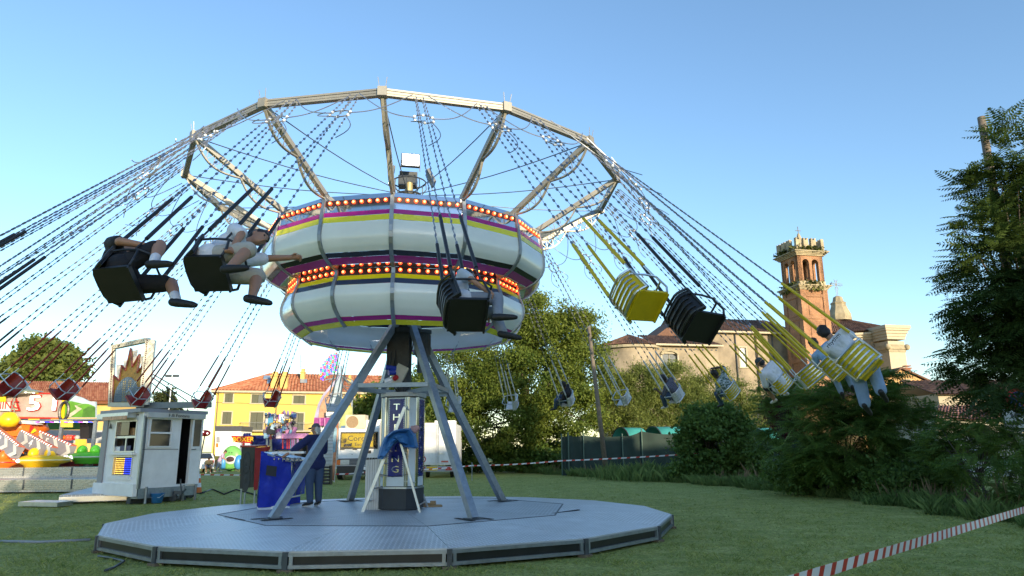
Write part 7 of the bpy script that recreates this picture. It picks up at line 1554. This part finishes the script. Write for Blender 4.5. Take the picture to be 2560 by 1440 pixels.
def fronds(tips, per, L, seed, droop=.25):
    rs = np.random.default_rng(seed); tv, tf = FT; V_ = []; F_ = []; o = 0
    for (p, outdir) in tips:
        m_ = rs.poisson(per)+2
        for _ in range(m_):
            a = rs.uniform(0, 2*PI); d = np.array([math.cos(a), math.sin(a), rs.uniform(-.35-droop, .45)])+np.array(outdir)*.9; d /= np.linalg.norm(d)
            r_ = rs.normal(0, .35); up = np.array([0, 0, 1.]); s = np.cross(up, d); s /= np.linalg.norm(s)+1e-9; u = np.cross(d, s); s2 = s*math.cos(r_)+u*math.sin(r_); u2 = np.cross(d, s2)
            k = L*rs.uniform(.6, 1.2); q = np.array(p)+rs.normal(0, .10*L, 3)
            V_.append(q+(tv[:, :1]*d+tv[:, 1:2]*s2+tv[:, 2:3]*u2)*k); F_.append(tf+o); o += len(tv)
    return np.concatenate(V_), np.concatenate(F_)
def ail(name, label, base, lobes, ntip, per, L, mat, r0, seed, cat='tree', trunks=1, shell=.5, htr=.4, nlimb=30, lead=None):
    t = thing(name, label, cat, base, wspace=True); rs = np.random.default_rng(seed); C_, P = clump_points(lobes, ntip, 10, .1, seed, shell); cm = np.array([l[0] for l in lobes]).mean(0)
    out = C_-cm; out /= np.linalg.norm(out, axis=1)[:, None]+1e-6; out[:, 2] *= .4
    limbs(base, C_, nlimb, r0, seed, trunks, htr, .5).build('trunk', bark, t, True)
    v, f = fronds(list(zip(C_, out)), per, L, seed+3); link('crown', npmesh('crown', v, f, mat), t); return t
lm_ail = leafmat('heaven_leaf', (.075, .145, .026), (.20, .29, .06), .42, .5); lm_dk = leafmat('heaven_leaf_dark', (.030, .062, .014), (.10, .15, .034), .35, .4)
Ya = 24.5
ail('heaven_bush', 'feathery dark tree-of-heaven thicket below the nearest swing riders', (at(2080, 1225, Ya).x, Ya, 0), [lob(2040, 1040, Ya, 90, 75), lob(2140, 1000, Ya-.5, 100, 75), lob(2230, 1060, Ya-.5, 110, 70), lob(2120, 1120, Ya-1, 120, 80), lob(2010, 1140, Ya-.5, 70, 60), lob(2260, 1150, Ya-1, 100, 60), lob(2200, 960, Ya-.5, 50, 40)], 430, 5, .64, lm_ail, .07, 41, 'bush', 6, .4)
ail('heaven_sapling', 'slender tree-of-heaven sapling beside the dark red shrub', (at(1950, 1200, 29.).x, 29., 0), [lob(1940, 1010, 29, 45, 45), lob(1975, 985, 29, 45, 40), lob(1930, 1100, 29, 40, 40)], 60, 5, .6, lm_ail, .06, 43, 'sapling', 1, .4)
ail('heaven_bush', 'feathery dark bush at far right below the traffic sign', (at(2470, 1290, 17.5).x, 17.5, 0), [lob(2400, 1090, 20., 90, 55), lob(2500, 1120, 18.5, 90, 70), lob(2540, 1200, 16.5, 70, 60), lob(2360, 1150, 20, 60, 50), lob(2420, 1190, 18, 50, 60)], 160, 4, .56, lm_ail, .06, 44, 'bush', 4, .4)
Yt = 20.5
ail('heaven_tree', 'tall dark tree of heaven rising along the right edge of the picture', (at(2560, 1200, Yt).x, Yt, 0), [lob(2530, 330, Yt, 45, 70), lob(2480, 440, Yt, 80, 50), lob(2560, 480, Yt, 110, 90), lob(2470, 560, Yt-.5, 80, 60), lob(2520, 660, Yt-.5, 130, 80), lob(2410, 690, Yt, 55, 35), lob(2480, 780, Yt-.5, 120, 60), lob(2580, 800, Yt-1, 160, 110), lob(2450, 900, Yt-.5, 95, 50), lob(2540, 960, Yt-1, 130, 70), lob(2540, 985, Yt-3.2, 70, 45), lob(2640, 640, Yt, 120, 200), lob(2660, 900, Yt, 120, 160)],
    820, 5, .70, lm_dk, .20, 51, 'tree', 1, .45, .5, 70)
lm_far = leafmat('far_tree_leaf', (.05, .085, .018), (.16, .19, .045), .3, .15)
tree('far_tree', 'rounded sunlit tree behind the low tiled house on the left', (at(100, 1100, 82).x, 82, 0), [lob(105, 925, 82, 75, 55), lob(60, 930, 82, 45, 40), lob(150, 920, 82, 50, 50), lob(105, 885, 82, 45, 32)], 260, 26000, .62, lm_far, .4, 61, .55, .55)
lm_con = leafmat('conifer_leaf', (.02, .04, .015), (.08, .09, .03), .2, .3)
tree('conifer', 'small dark conifer behind the kiosk roof', (at(415, 1100, 100).x, 100, 0), [lob(418, 975, 100, 14, 15), lob(408, 995, 100, 24, 14), lob(425, 998, 100, 18, 16), lob(415, 1040, 100, 34, 40)], 90, 7000, .55, lm_con, .25, 62, .4, .4)
tree('distant_tree', 'distant tree seen between the legs of the ride', (at(1000, 1100, 70).x, 70, 0), [lob(1010, 985, 70, 60, 40), lob(960, 1010, 70, 60, 50), lob(1060, 1010, 70, 70, 60)], 160, 12000, .5, lm_rob, .3, 63, .5, .5)
lm_red = leafmat('plum_leaf', (.05, .008, .012), (.13, .02, .03), .25, .6)
tree('plum_shrub', 'dark red leaved shrub among the green thicket', (at(1960, 1190, 31).x, 31, 0), [lob(1950, 1030, 31, 26, 28), lob(1965, 1070, 31, 20, 25)], 40, 4500, .16, lm_red, .05, 64, .2, .6, 0, 'shrub')
# undergrowth along the right-hand field edge
for i, (px_, py_, Y, rx, rz, lb) in enumerate(((2040, 1180, 25.5, 110, 42, 'low tangled undergrowth at the foot of the feathery thicket'), (1380, 1140, 51, 110, 36, 'dark undergrowth beneath the big sunlit tree'), (1190, 1132, 52, 110, 42, 'shaded undergrowth between the white trailer and the big tree'), (2280, 1200, 22, 90, 36, 'low undergrowth right of the feathery thicket'))):
    c = at(px_, py_, Y); tree('undergrowth', lb, (c.x, Y, 0), [lob(px_, py_, Y, rx, rz), lob(px_-rx*.6, py_+8, Y, rx*.6, rz*.7), lob(px_+rx*.6, py_+8, Y, rx*.6, rz*.7)], 140, 13000, .16 if Y < 30 else .24, lm_ivy, .04, 71+i, .25, .5, .2, 'undergrowth', None, 3, .2)
# wooden poles
pwood = M('grey_pole_wood', (.17, .135, .10), .9, 0, .25, 12, .4, 30)
mb = MB(); Yq = 41.; b0, b1 = at(1517, 1190, Yq), at(1472, 818, Yq); b0.z = 0; mb.cyl(b0, b1, .15, 10, r2=.10); po = thing('wooden_pole', 'leaning bare wooden pole in front of the big tree', 'pole', b0, wspace=True); mb.build('shaft', pwood, po, True); mb = MB(); mb.bar(b1+V(-.12, 0, -.03), b1+V(.1, 0, .08), .06); mb.build('top_bracket', dsteel, po)
mb = MB(); Yq = 21.5; b1 = at(2453, 293, Yq); b0 = V(b1.x+.0, Yq, 0); mb.cyl(b0, b1, .16, 12, r2=.115); po = thing('wooden_pole', 'tall bare wooden pole sticking out of the right-hand tree', 'pole', b0, wspace=True); mb.build('shaft', pwood, po, True); mb = MB(); [mb.cyl(b1+V(0, -.13, -.3-.9*i), b1+V(0, .0, -.3-.9*i), .02, 6) for i in range(3)]; mb.build('bolts', dsteel, po)
# windbreak fence and green tunnels
clothg = M('green_windbreak', (.015, .034, .026), .8, 0, .25, 3, .3, 40); Yf = 45.
fe = wt('windbreak_fence', 'dark green windbreak cloth fence on thin posts behind the tall grass', 'fence', 1700, Yf)
fx = [1405, 1422, 1460, 1558, 1607, 1700, 1790, 1890, 2000, 2040]
tops = [1090, 1087, 1088, 1090, 1078, 1084, 1090, 1090, 1096, 1096]
for i in range(len(fx)-1):
    a, b = at(fx[i], 1150, Yf), at(fx[i+1], 1150, Yf); mb = MB(); nx = 10; z0, z1 = at(fx[i], tops[i], Yf).z, at(fx[i+1], tops[i+1], Yf).z; vs = []
    for j in range(7):
        for k in range(nx+1): u = k/nx; zt_ = z0+(z1-z0)*u-.10*math.sin(PI*u); vs.append((a.x+(b.x-a.x)*u, Yf+.05*math.sin(9*u+j*.7+i), zt_*j/6))
    mb.add(vs, [(j*(nx+1)+k, j*(nx+1)+k+1, (j+1)*(nx+1)+k+1, (j+1)*(nx+1)+k) for j in range(6) for k in range(nx)]); mb.build('cloth_panel', clothg, fe, True)
for x, t_ in zip(fx, tops): q = at(x, 1150, Yf-.08); mb = MB(); mb.cyl((q.x, Yf-.08, 0), (q.x, Yf-.08, at(x, t_-6, Yf).z), .04, 8); mb.build('post', M('green_post', (.05, .10, .08), .5) if x == 1405 else MATS.setdefault('gp', M('green_post2', (.07, .12, .09), .5)), fe)
teal = M('teal_tunnel_sheet', (.06, .32, .28), .35, 0, .2, 2)
for i, (x0, x1, yt, lb) in enumerate(((1532, 1600, 1069, 'left-hand rounded teal tunnel roof showing above the fence'), (1612, 1700, 1067, 'middle rounded teal tunnel roof showing above the fence'), (1866, 1925, 1070, 'rounded teal tunnel roof right of the round bush'))):
    Yk = 49; a = at(x0, yt, Yk); r_ = 1.25; tn = thing('garden_tunnel', lb, 'tunnel', (a.x+.5, Yk, 0), group='teal garden tunnels'); L_ = (at(x1, yt, Yk).x-a.x)/.92-.5; zc = a.z-r_
    mb = MB(); n = 14; dirv = V(.92, .38, 0); sd_ = V(-.38, .92, 0); vs = []
    for f in (0, 1):
        for rr in (r_, r_-.04):
            for k in range(n+1): a_ = PI*k/n; vs.append(dirv*L_*f+sd_*rr*math.cos(a_)+V(0, 0, zc+rr*math.sin(a_)))
    m_ = n+1; fs = []
    for k in range(n): fs += [(k, k+1, 2*m_+k+1, 2*m_+k), (m_+k, 3*m_+k, 3*m_+k+1, m_+k+1), (k, m_+k, m_+k+1, k+1)]
    mb.add(vs, fs); mb.build('sheet', teal, tn, True); mb = MB(); mb.tube([sd_*(r_+.02)*math.cos(PI*k/n)+V(0, 0, zc+(r_+.02)*math.sin(PI*k/n)) for k in range(n+1)], .04, 6); mb.tube([sd_*r_+V(0, 0, 0), sd_*r_+V(0, 0, zc)], .04, 6); mb.tube([-sd_*r_+V(0, 0, 0), -sd_*r_+V(0, 0, zc)], .04, 6); mb.build('hoop', dsteel, tn)
    mb = MB(); mb.poly([dirv*L_*.9+sd_*r_*.97*math.cos(PI*k/n)+V(0, 0, zc+r_*.97*math.sin(PI*k/n)) for k in range(n+1)]); mb.build('end_sheet', clothg, tn)
# traffic sign at the right edge
Yz = 18.4; sgn = wt('traffic_sign', 'no-stopping sign with white lorry plate half hidden in leaves at the right edge', 'traffic sign', 2550, Yz)
c = at(2548, 1003, Yz); mb = MB(); mb.cyl(c, c+V(0, .02, 0), .33, 28); mb.build('red_disc', redp, sgn); mb = MB(); mb.cyl(c+V(0, -.006, 0), c+V(0, .01, 0), .25, 28); mb.build('blue_disc', M('sign_blue', (.02, .06, .22), .4), sgn)
for s in (-1, 1): mb = MB(); mb.bar(c+V(-.19, -.01, .19*s), c+V(.19, -.01, -.19*s), .008, .05, up=(0, 0, 1)); mb.build('red_bar', redp, sgn)
pl0, pl1 = at(2514, 1080, Yz), at(2590, 1022, Yz); mb = MB(); mb.bx(pl0.x, pl1.x, Yz, Yz+.015, pl0.z, pl1.z); pt_ = mb.build('plate', M('sign_white', (.55, .57, .55), .5), sgn); mb = MB()
for a, b in (((pl0.x+.02, pl0.z+.02), (pl1.x, pl0.z+.02)), ((pl0.x+.02, pl1.z-.02), (pl1.x, pl1.z-.02)), ((pl0.x+.02, pl0.z+.02), (pl0.x+.02, pl1.z-.02))): mb.bar((a[0], Yz-.004, a[1]), (b[0], Yz-.004, b[1]), .006, .012)
mb.build('plate_border', black, pt_); text('su tutto il', .10, black, pt_, at(2541, 1073, Yz-.006), (1, 0, 0), (0, 0, 1), .002)
for y in (1041, 1060):
    q = at(2536, y, Yz-.004); mb = MB(); mb.bx(q.x-.0, q.x+.34, Yz-.006, Yz, q.z-.01, q.z+.08); mb.bx(q.x-.09, q.x-.02, Yz-.006, Yz, q.z-.02, q.z+.06); [mb.cyl((q.x+d_, Yz-.007, q.z-.03), (q.x+d_, Yz, q.z-.03), .025, 10) for d_ in (-.05, .06, .28)]; mb.build('lorry_symbol', dsteel, pt_)
mb = MB(); q = at(2556, 1100, Yz+.05); mb.cyl((q.x, Yz+.06, 0), (q.x, Yz+.06, c.z+.3), .035, 10); mb.build('post', steel, sgn)
# barrier tapes
tape_w = M('tape_white', (.66, .66, .68), .4, 0, .08, 6); tape_r = M('tape_red', (.45, .03, .02), .4, 0, .1, 6)
def tape(name, label, pts, wid, seg, sag=.0, slant=.5):
    P = [Vector(p) for p in pts]; Ls = [0]
    for a, b in zip(P, P[1:]): Ls.append(Ls[-1]+(b-a).length)
    T = Ls[-1]; n = int(T/seg); mb = MB()
    def pos(s):
        s = min(max(s, 0), T)
        for i in range(len(P)-1):
            if s <= Ls[i+1]+1e-6: u = (s-Ls[i])/(Ls[i+1]-Ls[i]); return P[i].lerp(P[i+1], u)-V(0, 0, sag*4*u*(1-u))
        return P[-1]
    for i in range(n):
        s0 = (i//2)*2*seg+(0 if i % 2 == 0 else seg*1.22); s1 = s0+seg*(1.22 if i % 2 == 0 else .78); tw_ = .3*math.sin(s0*.9); up_ = V(math.sin(tw_)*.3, -math.sin(tw_)*.4, math.cos(tw_))*wid*.5; o = slant*wid
        a, b, c_, d_ = pos(s0)-up_, pos(s1)-up_, pos(s1+o)+up_, pos(s0+o)+up_
        mb.prism([a, b, c_, d_], V(0, .0012, 0), i % 2)
    return tag(mb.build(name, [tape_w, tape_r], None, fix=False), label, 'barrier tape')
tape('barrier_tape', 'red and white barrier tape stretched across the lower right foreground', [at(1880, 1486, 4.0), at(2200, 1385, 5.2), at(2380, 1330, 6.8), at(2640, 1250, 10.5)], .075, .085, .0)
tape('barrier_tape', 'thin red and white tape strung across the back of the field', [at(486, 1186, 37.), at(820, 1184, 37.5), at(905, 1181, 38), at(1180, 1164, 39), at(1400, 1152, 38), at(1872, 1124, 34.8)], .065, .24, .05)
for i, (x, y, Y) in enumerate(((486, 1186, 37.), (820, 1184, 37.5), (1180, 1164, 39.))):
    q = at(x, y, Y+.06); mb = MB(); mb.cyl((q.x, q.y, -.05), (q.x, q.y, q.z+.12), .022, 8); mb.lathe([(.022, q.z+.12), (.012, q.z+.16), (.001, q.z+.165)], 8, (q.x, q.y, 0)); tag(mb.build('tape_stake', steel, None), ['thin steel stake holding the back tape right of the kiosk', 'thin steel stake holding the back tape near the operator', 'thin steel stake holding the back tape right of the white trailer'][i], 'stake', 'stakes of the back tape')
